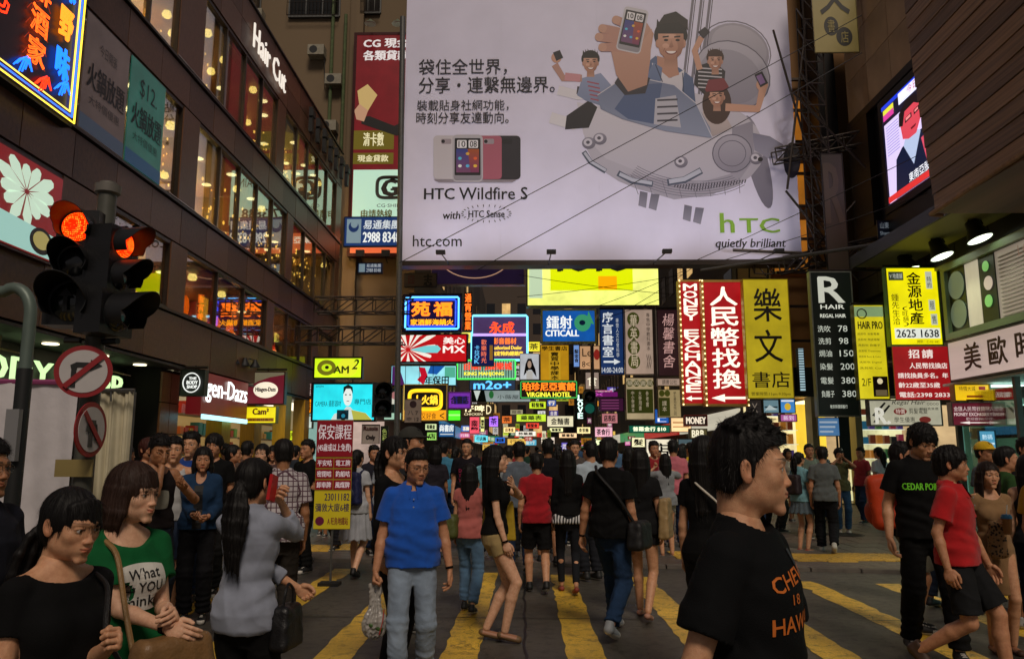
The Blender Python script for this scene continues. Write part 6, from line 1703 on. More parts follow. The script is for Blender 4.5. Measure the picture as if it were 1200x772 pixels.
# big hand and phone
A = Art()
A.poly([(720,98),(728,84),(762,92),(756,110),(732,112)],'#2a2630'); A.poly([(712,52),(740,92),(757,90),(766,40),(752,18),(736,56)],'#c29480','#ad7f6c')
A.poly([(716,60),(744,62),(764,34),(762,70),(758,100),(736,108),(722,88)],'#c59782','#b08370')
for (x0,y0,x1,y1) in ((722,24,742,34),(706,34,738,42),(702,44,734,50),(706,56,736,58)): A.line([(x0,y0),((x0 + x1) / 2,(y0 + y1) / 2 - 1),(x1,y1)],10,'#b9897a'); A.ell(x0,y0,5,5,'#c59782')
A.build('printed_hand')
def phone(x,y,w,h,body,tilt=0,screen=True,seed=1):
 def T(u,v): a = R(tilt); dx,dy = (u - .5) * w,(v - .5) * h; return (x + dx * math.cos(a) - dy * math.sin(a),y + dx * math.sin(a) + dy * math.cos(a))
 def rr_(u0,v0,u1,v1,col,r=.08,col2=None):
  pts = []
  for (cu,cv_,a0) in ((u1 - r,v0 + r * w / h,-90),(u1 - r,v1 - r * w / h,0),(u0 + r,v1 - r * w / h,90),(u0 + r,v0 + r * w / h,180)):
   for k in range(4): t = R(a0 + 30 * k); pts.append(T(cu + r * math.cos(t),cv_ + r * w / h * math.sin(t)))
  A.poly(pts,col,col2)
 rr_(0,0,1,1,body,.14); rr_(.04,.03,.96,.97,body,.12,'#8c8890' if screen else None)
 if screen:
  rr_(.08,.07,.92,.86,'#141218',.03); A.poly([T(.13,.30),T(.87,.30),T(.87,.80),T(.13,.80)],'#2c3c8c','#7a4468')
  A.poly([T(.5,.30),T(.87,.30),T(.87,.80),T(.6,.80)],'#a8501c','#7c2c5c')
  for k,(u0,u1,sx) in enumerate(((.16,.47,'10'),(.53,.84,'08'))):
   rr_(u0,.11,u1,.28,'#e6e4e8',.03)
  for (u,v,c) in ((.5,.40,'#e0b040'),(.25,.5,'#50c0e0'),(.25,.66,'#f0f0f0'),(.5,.66,'#58b8e8'),(.75,.66,'#f0c040'),(.75,.5,'#e86030')): A.ell(T(u,v)[0],T(u,v)[1],w * .06,w * .05,c)
  global _clock; _clock.append((T(.315,.195),T(.685,.195),w,tilt))
 else:
  c = T(.5,.13); rr_(.3,.07,.7,.19,'#9c9098' if body != '#26232b' else '#18161c',.05); A.ell(T(.38,.13)[0],T(.38,.13)[1],2.1,2.1,'#17151b')
_clock = []
A = Art(); phone(741,36,29,52,'#c9c6cc',12); A.build('printed_phone')
A = Art(); A.poly([(508,211),(606,211),(600,214),(514,214)],'#8f868e'); phone(594,185,32,51,'#26232b',0,False); phone(573,185,30,51,'#a85a6c',0,False); phone(523,185,30,51,'#c4bec4',0,False); phone(548,186,36,55,'#b7b3ba',0); A.build('printed_phone','row of printed handsets in white, pink and black')
ink = mat('print_black','#17141a',.6);
def btxt(s,x0,y0,x1,y1,m=ink,fat=.006,**k):
 a = bl_local(x0,y0); b = bl_local(x1,y1); _layer[0] += 1; mb = MB(); y = -.003 - .00006 * (_layer[0] + 4)
 args = ((a[0] + b[0]) / 2,(a[1] + b[1]) / 2,b[0] - a[0],a[1] - b[1])
 add_text(mb,s,*args,y,**k)
 if fat: add_text(mb,s,args[0] + fat,*args[1:],y - .0004,**k)
 mb.build('lettering',m,bill)
btxt('袋住全世界，',491,70,594,88); btxt('分享・連繫無邊界。',491,91,650,109); btxt('裝載貼身社網功能，',489,118,596,130,fat=.003); btxt('時刻分享友達動向。',488,132,596,145,fat=.003)
btxt('HTC',497,221,532,234,fat=.022); btxt('Wildfire S',538,220,618,234,fat=.008); btxt('with',519,248,539,257,fat=.012,shear=.1); btxt('HTC Sense',549,247,591,255,fat=.010); btxt('htc.com',484,276,541,289,fat=.003)
for i in range(26):
 a = 2 * math.pi * i / 26; x,y = 570 + 27 * math.cos(a),251 + 8 * math.sin(a)
 _x = bl_local(x,y); _x2 = bl_local(x + 2.6 * math.cos(a),y + 2.6 * math.sin(a))
 if i == 0: mbd = MB()
 mbd.bar((_x[0],-.06,_x[1]),(_x2[0],-.06,_x2[1]),.012,4)
mbd.build('lettering',ink,bill)
green = mat('print_green','#7fae2c',.5)
btxt('h',843,250,860,273,green,.03); btxt('TC',866,256,913,273,green,.03); btxt('quietly brilliant',838,280,921,293,fat=.012,shear=.2)
for (c1,c2,w,t) in _clock:
 for c,s in ((c1,'10'),(c2,'08')): btxt(s,c[0] - w * .11,c[1] - w * .10,c[0] + w * .11,c[1] + w * .10,fat=.004)
for k,u in enumerate((-.38,-.13,.13,.38)):
 fl_ = empty('flood_lamp',(BX0 + u * bw,BY - 2.4,bzb - .35),0,'billboard flood lamp on an arm below the huge advert, %s from the left' % ['first','second','third','fourth'][k],'lamp')
 MB().box(-.13,.13,-.09,.09,-.05,.05).build('housing',black,fl_); MB().box(-.11,.11,-.07,.07,.051,.056).build('lens',G('#f0e8ff',3),fl_); MB().bar((0,.08,0),(0,2.4,.25),.018,6).build('arm',metal_d,fl_)
 ld = bpy.data.lights.new('billboard_light','SPOT'); ld.energy = 135; ld.color = (.88,.88,1.0); ld.spot_size = R(130); ld.spot_blend = .8; ld.shadow_soft_size = .1
 lo = bpy.data.objects.new('billboard_light',ld); COL.objects.link(lo); lo.parent = fl_; lo.location = (0,0,.1); lo.rotation_euler = (R(180 - 32),0,0)
# loan company panel and the dark tower wall behind it, on the left of the billboard
twall = mat('weathered_render','#6b5a44',.85,noise=.35,scale=.5,bump=.4,bscale=20,stretch=(1,1,.35))
tower = empty('building',(-9,31.5,0),0,'weathered brown apartment tower closing the view beyond the stone mall','building')
def tpart(name,m,x0,x1,y0,y1,z0,z1): return boxpart(name,m,tower,x0 + 9,x1 + 9,y0 - 31.5,y1 - 31.5,z0,z1)
tpart('wall',twall,-16,-4.4,31.0,40,3.2,26)
for x,w in ((-15.2,.7),(-11.9,.5),(-7.35,.55),(-4.9,.5)): tpart('pilaster',twall,x,x + w,30.7,31.0,3.2,26)
winm = mat('dark_window','#161511',.15,spec=.7)
for (px0,py0,px1,py1) in ((340,-4,398,20),(425,-6,446,16),(285,-6,305,18)):
 a = at(px0,py0,31); b = at(px1,py1,31); wf = empty('window',(a.x + 9,-.5,b.z)); wf.parent = tower
 W,H = b.x - a.x,a.z - b.z
 mb = MB(); mb.box(0,W,-.15,0,-.08,0); mb.box(0,W,-.05,0,H,H + .08)
 for k in range(4): mb.box(W * k / 3 - .03,W * k / 3 + .03,-.06,0,0,H)
 mb.build('frame',metal_g,wf); MB().box(.0,W,-.02,-.005,0,H).build('pane',winm,wf)
 mb = MB(); [mb.bar((W * k / 14,-.35,-.1),(W * k / 14,-.35,H * .9),.012,5) for k in range(15)]; mb.bar((0,-.35,-.1),(W,-.35,-.1),.02,5); mb.bar((0,-.35,H * .5),(W,-.35,H * .5),.015,5); mb.build('grille',metal_d,wf)
for (x0,z0,x1,z1) in ((at(400,200,30.9).x,4.4,None,20),(at(390,60,30.9).x,6,None,24)):
 MB().bar((x0 + 9,-.75,z0),(x0 + 9,-.75,z1),.07,8).build('drain_pipe',mat('mossy_pipe','#4c5a34',.7,noise=.3),tower)
lp = S_('loan_sign',(411,38,560,300),30.3,'#5a0a10',[
('CG 現金',.08,.028,.44,.072,'#d8cfcc',.9,{'fat': .02}),('各類貸款',.08,.085,.44,.130,'#d8cfcc',.9,{'fat': .02}),
('bar',.02,.45,.34,.535,'#8a7a1c',.30),('清卡數',.10,.46,.26,.52,'#e6dcae',.8,{'layer': 2,'fat': .01}),('bar',.02,.55,.34,.60,'#8a7a1c',.3),('現金貸款',.06,.56,.30,.59,'#e6dcae',.8,{'layer': 2,'fat': .01}),('bar',.40,.45,.72,.535,'#8a7a1c',.30),('bar',.40,.55,.72,.60,'#8a7a1c',.30),
('poly',0,0,1,1,'#d0b070',.6,{'pts': [(.06,.34),(.04,.27),(.12,.24),(.20,.29),(.12,.37)]}),('poly',0,0,1,1,'#c89878',.6,{'pts': [(.02,.36),(.06,.33),(.13,.36),(.10,.41),(.04,.40)],'layer': 2}),
('poly',0,0,1,1,'#0c0808',0,{'pts': [(.08,.39),(.14,.385),(.34,.43),(.60,.36),(.60,.44),(.36,.475),(.08,.42)],'layer': 1}),
('bar',.03,.625,.92,.865,'#b8dcc4',.85),('ring',.22,.66,.42,.75,'#2c2218',0,{'r': .07,'round': .5}),('G',.26,.67,.38,.74,'#2c2218',0,{'fat': .06,'layer': 3}),('CREDIT GAIN',.46,.66,.86,.70,'#8a5a10',.2,{'layer': 2}),('CG·SHINY',.22,.775,.44,.79,'#2c2218',0,{'layer': 2}),
('申請熱線',.10,.80,.34,.84,'#7c7410',.2,{'layer': 2,'fat': .01}),('2927-3838',.38,.795,.82,.835,'#3c3a28',0,{'layer': 2,'fat': .02}),('www.creditgain.com.hk',.30,.845,.88,.862,'#3c3a28',0,{'layer': 2}),
('bar',0,.90,1,1,'#e86a3c',.85),('旺角東亞銀行大廈4字樓',.14,.915,.86,.945,'#fff0d8',1.0,{'layer': 2,'fat': .012}),('(2928 1028)',.5,.955,.80,.975,'#fff0d8',1.0,{'layer': 2}),],
label='tall dark red loan advert with a pale green lower panel left of the billboard',frame='#3a0c0c',fw=.12,strength=.8,th=.4)
for px in (434,466):
 a = at(px,27,29.6)
 lamp = empty('flood_lamp',(a.x,a.y,a.z),0,'round flood lamp above the red loan advert, %s of the pair' % ('left' if px < 450 else 'right'),'lamp')
 MB().lathe([(.05,.14),(.08,.10),(.22,-.02),(.24,-.05),(.22,-.05),(.02,.03)],n=16).build('shade',mat('aluminium','#8d9c86',.35,.7),lamp,smooth=True)
 MB().bar((0,0,.12),(0,.6,.35),.025).build('arm',metal_d,lamp)
for px in (422,452):
 a = at(px,297,29.7)
 lamp = empty('flood_lamp',(a.x,a.y,a.z),0,'square black flood lamp on the orange foot of the loan advert, %s one' % ('left' if px < 440 else 'right'),'lamp')
 mb = MB().box(-.16,.16,-.08,.08,-.13,.13); mb.build('housing',black,lamp); MB().bar((0,0,-.12),(0,.4,-.28),.02).build('arm',black,lamp)
acm = mat('air_con_case','#8d8674',.6,noise=.25,scale=6,bump=.2)
for i,(px,py) in enumerate(((318,60),(372,62),(352,118),(386,150),(300,20),(392,96))):
 a = at(px,py,30.8); ac = empty('air_conditioner',(a.x,a.y,a.z),0,'boxy air conditioner on the tower wall, %s of six from the lower right' % ['fourth','third','second','first','sixth','fifth'][i],'air conditioner')
 MB().box(-.34,.34,-.30,.19,-.22,.22).build('case',acm,ac)
 MB().lathe([(.17,0),(.17,-.012),(.02,-.013)],(-.1,-.302,0),'y',14).build('fan_grille',black,ac)
 MB().bar((.3,0,-.22),(.34,.15,-1.6),.018,5).build('pipe',black,ac)
# mast, trusses and struts round the billboard
def tube_thing(name,pts,r,m,label,cat,n=8,group=None):
 o = MB().tube(pts,r,n).build(name,m,smooth=True); return tag(o,label,cat,group)
a = at(465,545,22.6); b = at(473,-20,22.6)
tube_thing('mast',[(a.x,22.6,0),(b.x,22.6,15)],.085,metal_g,'tall grey steel mast standing against the left edge of the billboard','mast',12)
def truss(name,p0,p1,w,label,m=metal_d,r=.028,cat='truss',bays=None):
 p0,p1 = Vector(p0),Vector(p1); d = (p1 - p0); L = d.length; d.normalize(); s = d.cross(Vector((0,1,0)));
 s = s.normalized() * w if s.length > .1 else Vector((w,0,0))
 t = Vector((0,w,0)) if abs(d.y) < .9 else Vector((0,0,w)); mb = MB()
 cs = [Vector((0,0,0)),s,t,s + t]
 for c in cs: mb.bar(p0 + c,p1 + c,r,6)
 n = bays or max(2,int(L / (w * 1.2)))
 for i in range(n):
  q0 = p0 + d * L * i / n; q1 = p0 + d * L * (i + 1) / n
  mb.bar(q0,q1 + s,r * .7,5); mb.bar(q0 + t,q1 + s + t,r * .7,5); mb.bar(q0,q1 + t,r * .7,5); mb.bar(q0 + s,q1 + s + t,r * .7,5); mb.bar(q0,q0 + s,r * .7,5); mb.bar(q0 + t,q0 + s + t,r * .7,5)
 return tag(mb.build(name,m),label,cat)
truss('truss',(-7.0,23.6,4.9),(-3.7,23.6,4.9),.5,'dark lattice truss under the left end above the camera shop sign')
truss('truss',(-6.9,25.2,6.15),(-3.7,25.2,6.15),.5,'upper dark lattice truss between the stone mall and the mast')
truss('truss',(7.8,24.1,7.1),(8.1,24.1,15.5),.6,'tall dark lattice tower right behind the billboard edge')
truss('truss',(9.1,22.6,6.4),(9.2,22.6,15.5),.55,'second dark lattice tower beside the screen building')
truss('truss',(7.9,23.3,7.0),(10.6,22.3,7.4),.45,'short horizontal truss joining the two lattice towers',r=.035)
truss('truss',(7.9,23.5,10.6),(10.3,22.9,10.9),.4,'upper cross truss between the lattice towers',r=.03)
for i,(x0,z0,x1,z1) in enumerate(((7.9,14.8,9.3,8.2),(8.9,15,8.0,9.5),(7.9,9.4,9.9,6.6),(9.9,9.0,8.0,6.9),(8.2,12.4,10.2,10.0))):
 tube_thing('brace',[(x0,23.2 - .15 * i,z0),(x1,23.2 - .15 * i,z1)],.035,metal_d,'diagonal steel brace between the lattice towers, %s from the camera' % ['nearest','second','third','fourth','farthest'][i],'brace',6,'diagonal braces')
a = at(840,315,21.5); b = at(1044,284,20.3)
tube_thing('boom',[(a.x,23.4,a.z + .4),(b.x,20.3,b.z)],.055,metal_g,'long slanting grey pole reaching from the billboard foot to the screen building','pole')
for j,(px0,py0,px1,py1) in enumerate(((770,292,932,296),(862,305,1000,314))):
 a = at(px0 + 90,py0,23.4); b = at(px1,py1,23.4)
 tube_thing('rail',[(a.x,23.5,a.z),(b.x + .4,23.5,b.z)],.05,metal_d,'thin dark rail along the right foot of the billboard, %s one' % ('upper' if j == 0 else 'lower'),'rail')
# overhead cables slanting in front of the billboard, with a little sag
cab = mat('cable_rubber','#0c0b0c',.6)
def cable(p0,p1,label,r=.011,sag=.25,m=cab):
 p0,p1 = Vector(p0),Vector(p1)
 pts = [p0 + (p1 - p0) * t - Vector((0,0,sag * 4 * t * (1 - t))) for t in [i / 24 for i in range(25)]]
 tube_thing('cable',pts,r,m,label,'cable',5,'overhead cables')
cable(at(468,308,21.5),at(1010,18,21.5),'thin black cable crossing the billboard from its lower left to the upper right',.012,.05)
cable(at(560,316,21.3),at(1010,62,21.3),'second black cable crossing the middle of the billboard below the first',.012,.05)
cable(at(800,312,21.0),at(1080,180,20.0),'black cable passing over the green phone maker logo',.010,.05)
cable(at(838,308,20.8),at(1090,225,19.8),'lowest black cable by the lower right corner of the billboard',.010,.05)
for i,(x0,y0,x1,y1) in enumerate(((606,348,800,322),(608,322,790,345),(690,362,800,318),(740,360,830,300),(700,375,798,340))):
 cable(at(x0,y0,25.5),at(x1,y1,25.5),'fine wire strung before the large lime yellow sign, %s' % ['rising from its lower left corner','falling across its top','rising steeply at its right half','steepest, by its right edge','lowest, below its right corner'][i],.009,.06)
# ------------------------------------------------------------ street walls beyond
streetwall = mat('street_facade','#4b3f36',.8,noise=.3,scale=.6,bump=.3,bscale=8)
warmwin = G('#ffcf84',.55,.5,1.3); dimwin = mat('night_window','#1a1a1e',.15,spec=.7,noise=.3)
def street_side(x,yy,sgn,lab,seed,zt=(14,24)):
 q = random.Random(seed); y = yy; i = 0
 while y < 128:
  w = q.uniform(9,14); h = q.uniform(*zt)
  b_ = empty('building',(x,y + w / 2,0),0,lab % ['first','second','third','fourth','fifth','sixth','seventh','eighth','ninth','tenth','eleventh'][i],'building')
  m = [streetwall,mat('street_facade_b','#5a5044',.8,noise=.3,scale=.6),mat('street_facade_c','#3c3432',.8,noise=.3,scale=.6)][i % 3]
  xo = 0 if sgn > 0 else -9
  boxpart('wall',m,b_,xo,xo + 9,-w/2 + .02,w/2 - .02,3.4,h)
  boxpart('shop_interior',G(q.choice(['#ffd9a0','#d8f0e8','#ffe8b0','#f0d0c0']),.5,.6,2),b_,xo + (3 if sgn > 0 else 0),xo + (9 if sgn > 0 else 6),-w/2 + .03,w/2 - .03,.05,3.39)
  for k in range(int(w / 3)):
   ys = -w/2 + 1.5 + k * 3
   boxpart('shop_pier',m,b_,xo + (0 if sgn > 0 else 6),xo + (3 if sgn > 0 else 9),ys - .12,ys + .12,0,3.39)
  boxpart('fascia',G(q.choice(['#d8b040','#c03028','#3080b0','#e8e0c8','#40a060']),.6,.2),b_,(-.12 if sgn > 0 else .0),(0 if sgn > 0 else .12),-w/2 + .3,w/2 - .3,2.6,3.3)
  for r_ in range(int((h - 4) / 3)):
   for k in range(int(w / 2.4)):
    if q.random() < .15: continue
    ys = -w/2 + 1.2 + k * 2.4
    o = boxpart('window',warmwin if q.random() < .25 else dimwin,b_,(-.03 if sgn > 0 else 0),(0 if sgn > 0 else .03),ys - .6,ys + .6,4.4 + r_ * 3,5.9 + r_ * 3)
  y += w; i += 1
street_side(8.3,30.2,1,'night facade with lit shops on the right of the street, %s beyond the billboard',5)
street_side(-4.4,40.1,-1,'night facade with lit shops on the left of the street, %s beyond the tower',6)
fb_ = empty('building',(2,130,0),0,'dim building closing the far end of the street','building')
boxpart('wall',streetwall,fb_,-14,14,0,6,0,34)
for r_ in range(7):
 for k in range(9): boxpart('window',warmwin if (r_ * 5 + k * 3) % 4 == 0 else dimwin,fb_,-11 + k * 2.6,-9.6 + k * 2.6,-.05,-.001,4.5 + r_ * 3.4,6.3 + r_ * 3.4)
# shops under the tower on the left, glowing
shopL = empty('shop',(-6,24,0),0,'bright corner shops under the stone mall near the ice cream sign','shop')
def sp(n,m,x0,x1,y0,y1,z0,z1,root=shopL): l = root.location; return boxpart(n,m,root,x0 - l.x,x1 - l.x,y0 - l.y,y1 - l.y,z0,z1)
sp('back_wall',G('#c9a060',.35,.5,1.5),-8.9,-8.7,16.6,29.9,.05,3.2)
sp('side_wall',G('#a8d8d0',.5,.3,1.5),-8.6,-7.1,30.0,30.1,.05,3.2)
sp('ceiling_light',G('#fff2d0',1.6),-8.4,-7.4,17.2,19.2,3.1,3.18); sp('ceiling_light',G('#e8fff4',1.6),-8.4,-7.4,21.0,23.8,3.1,3.18); sp('ceiling_light',G('#fff2d0',1.6),-8.4,-7.4,25.2,28.8,3.1,3.18)
yel = mat('yellow_cladding','#b88a10',.5,noise=.15)
for y in (18.1,20.3,22.9,24.9): sp('pillar',yel,-7.35,-6.98,y,y + .55,.0,3.25)
shelfm = mat('shelf_board','#7a6a54',.5,noise=.1)
cols_ = ['#c03020','#e0a020','#40a0a0','#d0d0c8','#4060b0','#d87030','#70a040','#b04880']
q = random.Random(2)
for y0 in (16.9,19.0,21.2,23.8,25.9):
 for k in range(5):
  sp('shelf',shelfm,-8.68,-8.3,y0,y0 + 1.7,.5 + k * .5,.53 + k * .5)
  for j in range(6): sp('boxed_goods',Pm(q.choice(cols_),.4),-8.6,-8.36,y0 + .05 + j * .28,y0 + .26 + j * .28,.53 + k * .5,.53 + k * .5 + q.uniform(.15,.36))
hd = empty('shop_fascia',(-7.0,17.9,3.0),0,'deep red shop fascia with glowing white lettering beside the ring emblem sign','sign')
a = at(238,438,16.6); b = at(284,462,16.6)
fw_ = 3.2
MB().box(-.2,.12,-1.3,1.5,-.62,.28).build('panel',G('#6c1418',.55,.2),hd)
mb = MB(); add_text(mb,'gen-Dazs',0,0,2.5,.55,0); add_text(mb,'gen-Dazs',.03,0,2.5,.55,-.004); mb.build('lettering',G('#f4fff8',2.0),hd,(.15,.1,-.08),(0,0,R(90)))
MB().box(.12,.16,-1.25,1.45,-.72,-.62).build('light_strip',G('#a8f4ff',1.8),hd)
# black gallery lamps below the fascia at the corner
for i,px in enumerate((263,275,287,299)):
 a = at(px,421 + i * 2,18.5 + i * .4)
 lamp = empty('gallery_lamp',(a.x,a.y,a.z),0,'black gallery lamp lit below the stone band, %s of the row of four' % ['first','second','third','fourth'][i],'lamp')
 MB().lathe([(.04,.12),(.06,.06),(.13,-.06),(.13,-.08),(.10,-.07)],n=14).build('shade',black,lamp,smooth=True)
 MB().lathe([(.095,-.068),(.095,-.060),(.01,-.058)],n=12).build('bulb',G('#fff6d8',3.0),lamp)
 MB().bar((0,0,.1),(-.5,0,.25),.015).build('arm',black,lamp)
# ------------------------------------------------------------ right building
XR = 10.5
br = empty('building',(XR,20,0),0,'dark corner building with the lit television screen on the right','building')
def rp_(n,m,x0,x1,y0,y1,z0,z1): return boxpart(n,m,br,x0 - XR,x1 - XR,y0 - 20,y1 - 20,z0,z1)
conc = mat('stained_concrete','#94785a',.75,noise=.25,scale=1.2,bump=.3,bscale=30)
dark = mat('dark_steel_panel','#1c1a1a',.5,.3,noise=.2,scale=3)
for i in range(4):
 for j in range(3): rp_('concrete_panel',conc,XR,XR + .2,18.2 + i * 1.5 + .01,19.7 + i * 1.5 - .01,12.1 + j * 1.3 + .01,13.4 + j * 1.3 - .01)
rp_('wall_core',dark,XR + .21,XR + 8,3,24.4,4.35,17)
rp_('screen_surround',dark,XR - .02,XR + .2,16.4,24.3,11.85,12.09); rp_('screen_surround',dark,XR - .02,XR + .2,22.9,24.3,8.3,11.84); rp_('screen_surround',dark,XR - .02,XR + .2,10,24.3,6.9,8.29)
for i in range(6): rp_('wall_panel',dark,XR + .0,XR + .19,16.0 + i * 1.4,17.38 + i * 1.4,6.25,6.88)
# roof of the shop canopy, lit from below by the lamps
cream = mat('canopy_soffit','#8a8a58',.6,noise=.15,scale=2)
rp_('canopy_soffit',cream,9.1,XR + .2,8,21.4,6.66,6.72); rp_('canopy_edge',dark,9.04,9.1,8,21.4,6.6,6.95)
rp_('frieze',cream,XR,XR + .18,8,21.4,6.16,6.24)
lampr = []
for i,(px,py) in enumerate(((1062,309),(1100,292),(1144,271))):
 X_ = 9.75; Yd = X_ / ((px - 615) / 920); a = at(px,py,Yd)
 lamp = empty('flood_lamp',(a.x,a.y,a.z),0,'black bell flood lamp shining down on the shopfront, %s from the yellow agent sign' % ['first','second','third'][i],'lamp')
 tilt = Matrix.Rotation(R(-13),3,'X') @ Matrix.Rotation(R(-12),3,'Y')
 MB().lathe([(.08,.26),(.15,.24),(.17,.05),(.19,.03),(.27,-.20),(.29,-.22),(.27,-.215),(.22,-.15),(.1,-.08),(.02,-.06)],n=20,rot=tilt).build('shade',mat('lamp_black_enamel','#111113',.35,.2),lamp,smooth=True)
 MB().lathe([(.255,-.20),(.255,-.19),(.02,-.17)],n=18,rot=tilt).build('bulb',G('#f2ffe0',2.5),lamp)
 mb = MB(); mb.bar((-.18,0,.1),(-.10,0,.45),.018); mb.bar((.16,0,.16),(.02,0,.45),.018); mb.bar((-.1,0,.45),(.02,0,.45),.02); mb.bar((-.04,0,.45),(.2,0,.55),.02)
 mb.build('bracket',black,lamp)
 ld = bpy.data.lights.new('flood_light','SPOT'); ld.energy = 95; ld.color = (.86,1.0,.72); ld.spot_size = R(115); ld.spot_blend = .6; ld.shadow_soft_size = .12
 lo = bpy.data.objects.new('flood_light',ld); COL.objects.link(lo); lo.parent = lamp; lo.location = (0.0,-.12,-.27); lo.rotation_euler = (R(-14),R(12),0)
# television screen
scr = empty('video_screen',(XR - .06,19.2,8.55),R(-90),'large outdoor television screen showing a man in glasses','screen')
SW,SH = 5.2,2.95
MB().box(-SW/2 - .25,SW/2 + .25,.0,.05,-.2,SH + .25).build('frame',black,scr)
def scr_poly(name,pts,col,st,lay):
 # u along from the far edge (left in view) to the near edge, v from the top
 mb = MB(); y = -.012 - .004 * lay
 mb.poly([(-SW/2 + u * SW,SH * (1 - v)) for u,v in pts],y,y + .003); mb.build(name,G(col,st),scr)
MB().box(-SW/2,SW/2,-.012,-.001,0,SH).build('panel',G('#0c1030',.8),scr)
scr_poly('picture',[(.02,.20),(1,.20),(1,.99),(.02,.99)],'#d8c8f0',1.15,1)
scr_poly('picture',[(.20,.02),(1,.02),(1,.13),(.20,.13)],'#e6e6ff',1.2,2); scr_poly('picture',[(.02,.05),(.14,.05),(.14,.13),(.02,.13)],'#e0e040',1.1,2); scr_poly('picture',[(.02,.10),(.14,.10),(.14,.16),(.02,.16)],'#e040a0',1.0,3)
scr_poly('picture',[(.0,.0),(1,.0),(1,.04),(0,.04)],'#1838d0',1.2,1)
scr_poly('picture',[(.10,.99),(.13,.62),(.20,.55),(.30,.52),(.42,.52),(.52,.60),(.57,.99)],'#101c3c',.8,3)
scr_poly('picture',[(.22,.55),(.31,.78),(.40,.53),(.34,.45),(.26,.45)],'#b8c8e8',1.0,4)
scr_poly('picture',[(.22,.48),(.20,.30),(.26,.20),(.36,.20),(.42,.28),(.41,.42),(.36,.52),(.28,.52)],'#e04858',1.0,5)
scr_poly('picture',[(.19,.34),(.20,.22),(.28,.15),(.38,.16),(.43,.26),(.40,.27),(.36,.23),(.26,.24),(.23,.36)],'#1a0c14',.5,6)
scr_poly('picture',[(.26,.31),(.33,.30),(.33,.345),(.26,.355)],'#2a0c18',.5,7); scr_poly('picture',[(.355,.30),(.41,.295),(.41,.335),(.355,.345)],'#2a0c18',.5,7); scr_poly('picture',[(.27,.315),(.32,.31),(.32,.335),(.27,.34)],'#ff9090',1.0,8); scr_poly('picture',[(.365,.31),(.40,.305),(.40,.325),(.365,.33)],'#ff9090',1.0,8)
scr_poly('picture',[(.31,.44),(.37,.435),(.36,.455),(.32,.46)],'#7a1020',.8,8)
scr_poly('picture',[(.56,.60),(.62,.42),(.72,.40),(.80,.99),(.58,.99)],'#181420',.5,3); scr_poly('picture',[(.40,.60),(.56,.56),(.60,.80),(.44,.84)],'#e05068',1.0,4)
scr_poly('picture',[(.02,.93),(1,.93),(1,.99),(.02,.99)],'#d83030',1.1,9)
for i in range(11): scr_poly('picture',[(.04,.24 + i * .028),(.18,.24 + i * .028),(.18,.247 + i * .028),(.04,.247 + i * .028)],'#9088d0',1.0,2)
mb = MB(); add_text(mb,'東南亞股市造好',0,0,1.9,.26,0); mb.build('lettering',G('#f8f8ff',1.3),scr,(-SW/2 + 2.3,-.055,.34))
mb = MB(); add_text(mb,'今日 焦點 新聞',0,0,2.0,.22,0); mb.build('lettering',G('#c01848',1.0),scr,(-SW/2 + 2.6,-.055,SH * .925))
# blue street name plate under the screen
S_('street_sign',(1028,258,1052,280),22.0,'#2a3c58',[('山東街',.15,.12,.8,.45,'#a8b4c0',.3),('Shantung',.12,.6,.9,.85,'#a8b4c0',.3)],label='dull blue street name plate on the dark wall under the screen',frame='#1c2838',fw=.01,strength=.15,face_lit=False,th=.04)
# upper salon banner, tall R banner
S_('banner',(951,-60,1003,62),22.5,'#a08c50',[('文',.18,.12,.84,.64,'#14120c',0,{'fat': .01}),('disc',.24,.66,.56,.84,'#16140e',0),('disc',.50,.76,.86,.94,'#16140e',0),('書',.32,.69,.48,.81,'#a08c50',.2,{'layer': 2}),('店',.60,.80,.77,.91,'#a08c50',.2,{'layer': 2})],
label='yellowish cloth book shop banner with a brush character high among the lattice towers',frame='#6c6038',fw=.02,strength=.20,th=.04)
S_('banner',(966,180,992,330),22.2,'#3c3022',[('R',.1,.08,.9,.55,'#5c4a34',.1,{'fat': .03})],label='tall dim vertical banner with a pale letter R behind the lattice truss',frame='#1c1610',fw=.02,strength=.2,th=.06)
# warm interiors seen through the scaffold
wi = empty('building',(8.9,25.5,0),0,'building with warm lit upper rooms behind the lattice towers','building')
boxpart('wall',mat('ochre_wall','#7a5424',.7,noise=.3,scale=.8),wi,-.6,3.0,.5,4.5,3.4,20)
boxpart('wall',dark,wi,.95,1.55,-.6,.49,3.4,20)
for i,(z0,z1) in enumerate(((7.6,9.4),(9.9,11.4),(12.2,13.7))):
 boxpart('lit_room',G('#c87a22',.42,.6,.9),wi,-.55,.7,.42,.499,z0,z1); boxpart('window_frame',metal_d,wi,-.58,.72,.36,.41,z0 - .06,z0); boxpart('window_frame',metal_d,wi,.05,.11,.36,.41,z0,z1)
 o = link('globe_lamp',UNIT['bulb'],wi,(-.15 + i * .2,.25,z1 - .5)); o.scale = (.16,.16,.16)
for i in range(10): boxpart('stair_edge',metal_d,wi,-.56,.9,-.1 + .03 * i,.02 + .03 * i,4.0 + i * 1.15,4.08 + i * 1.15)
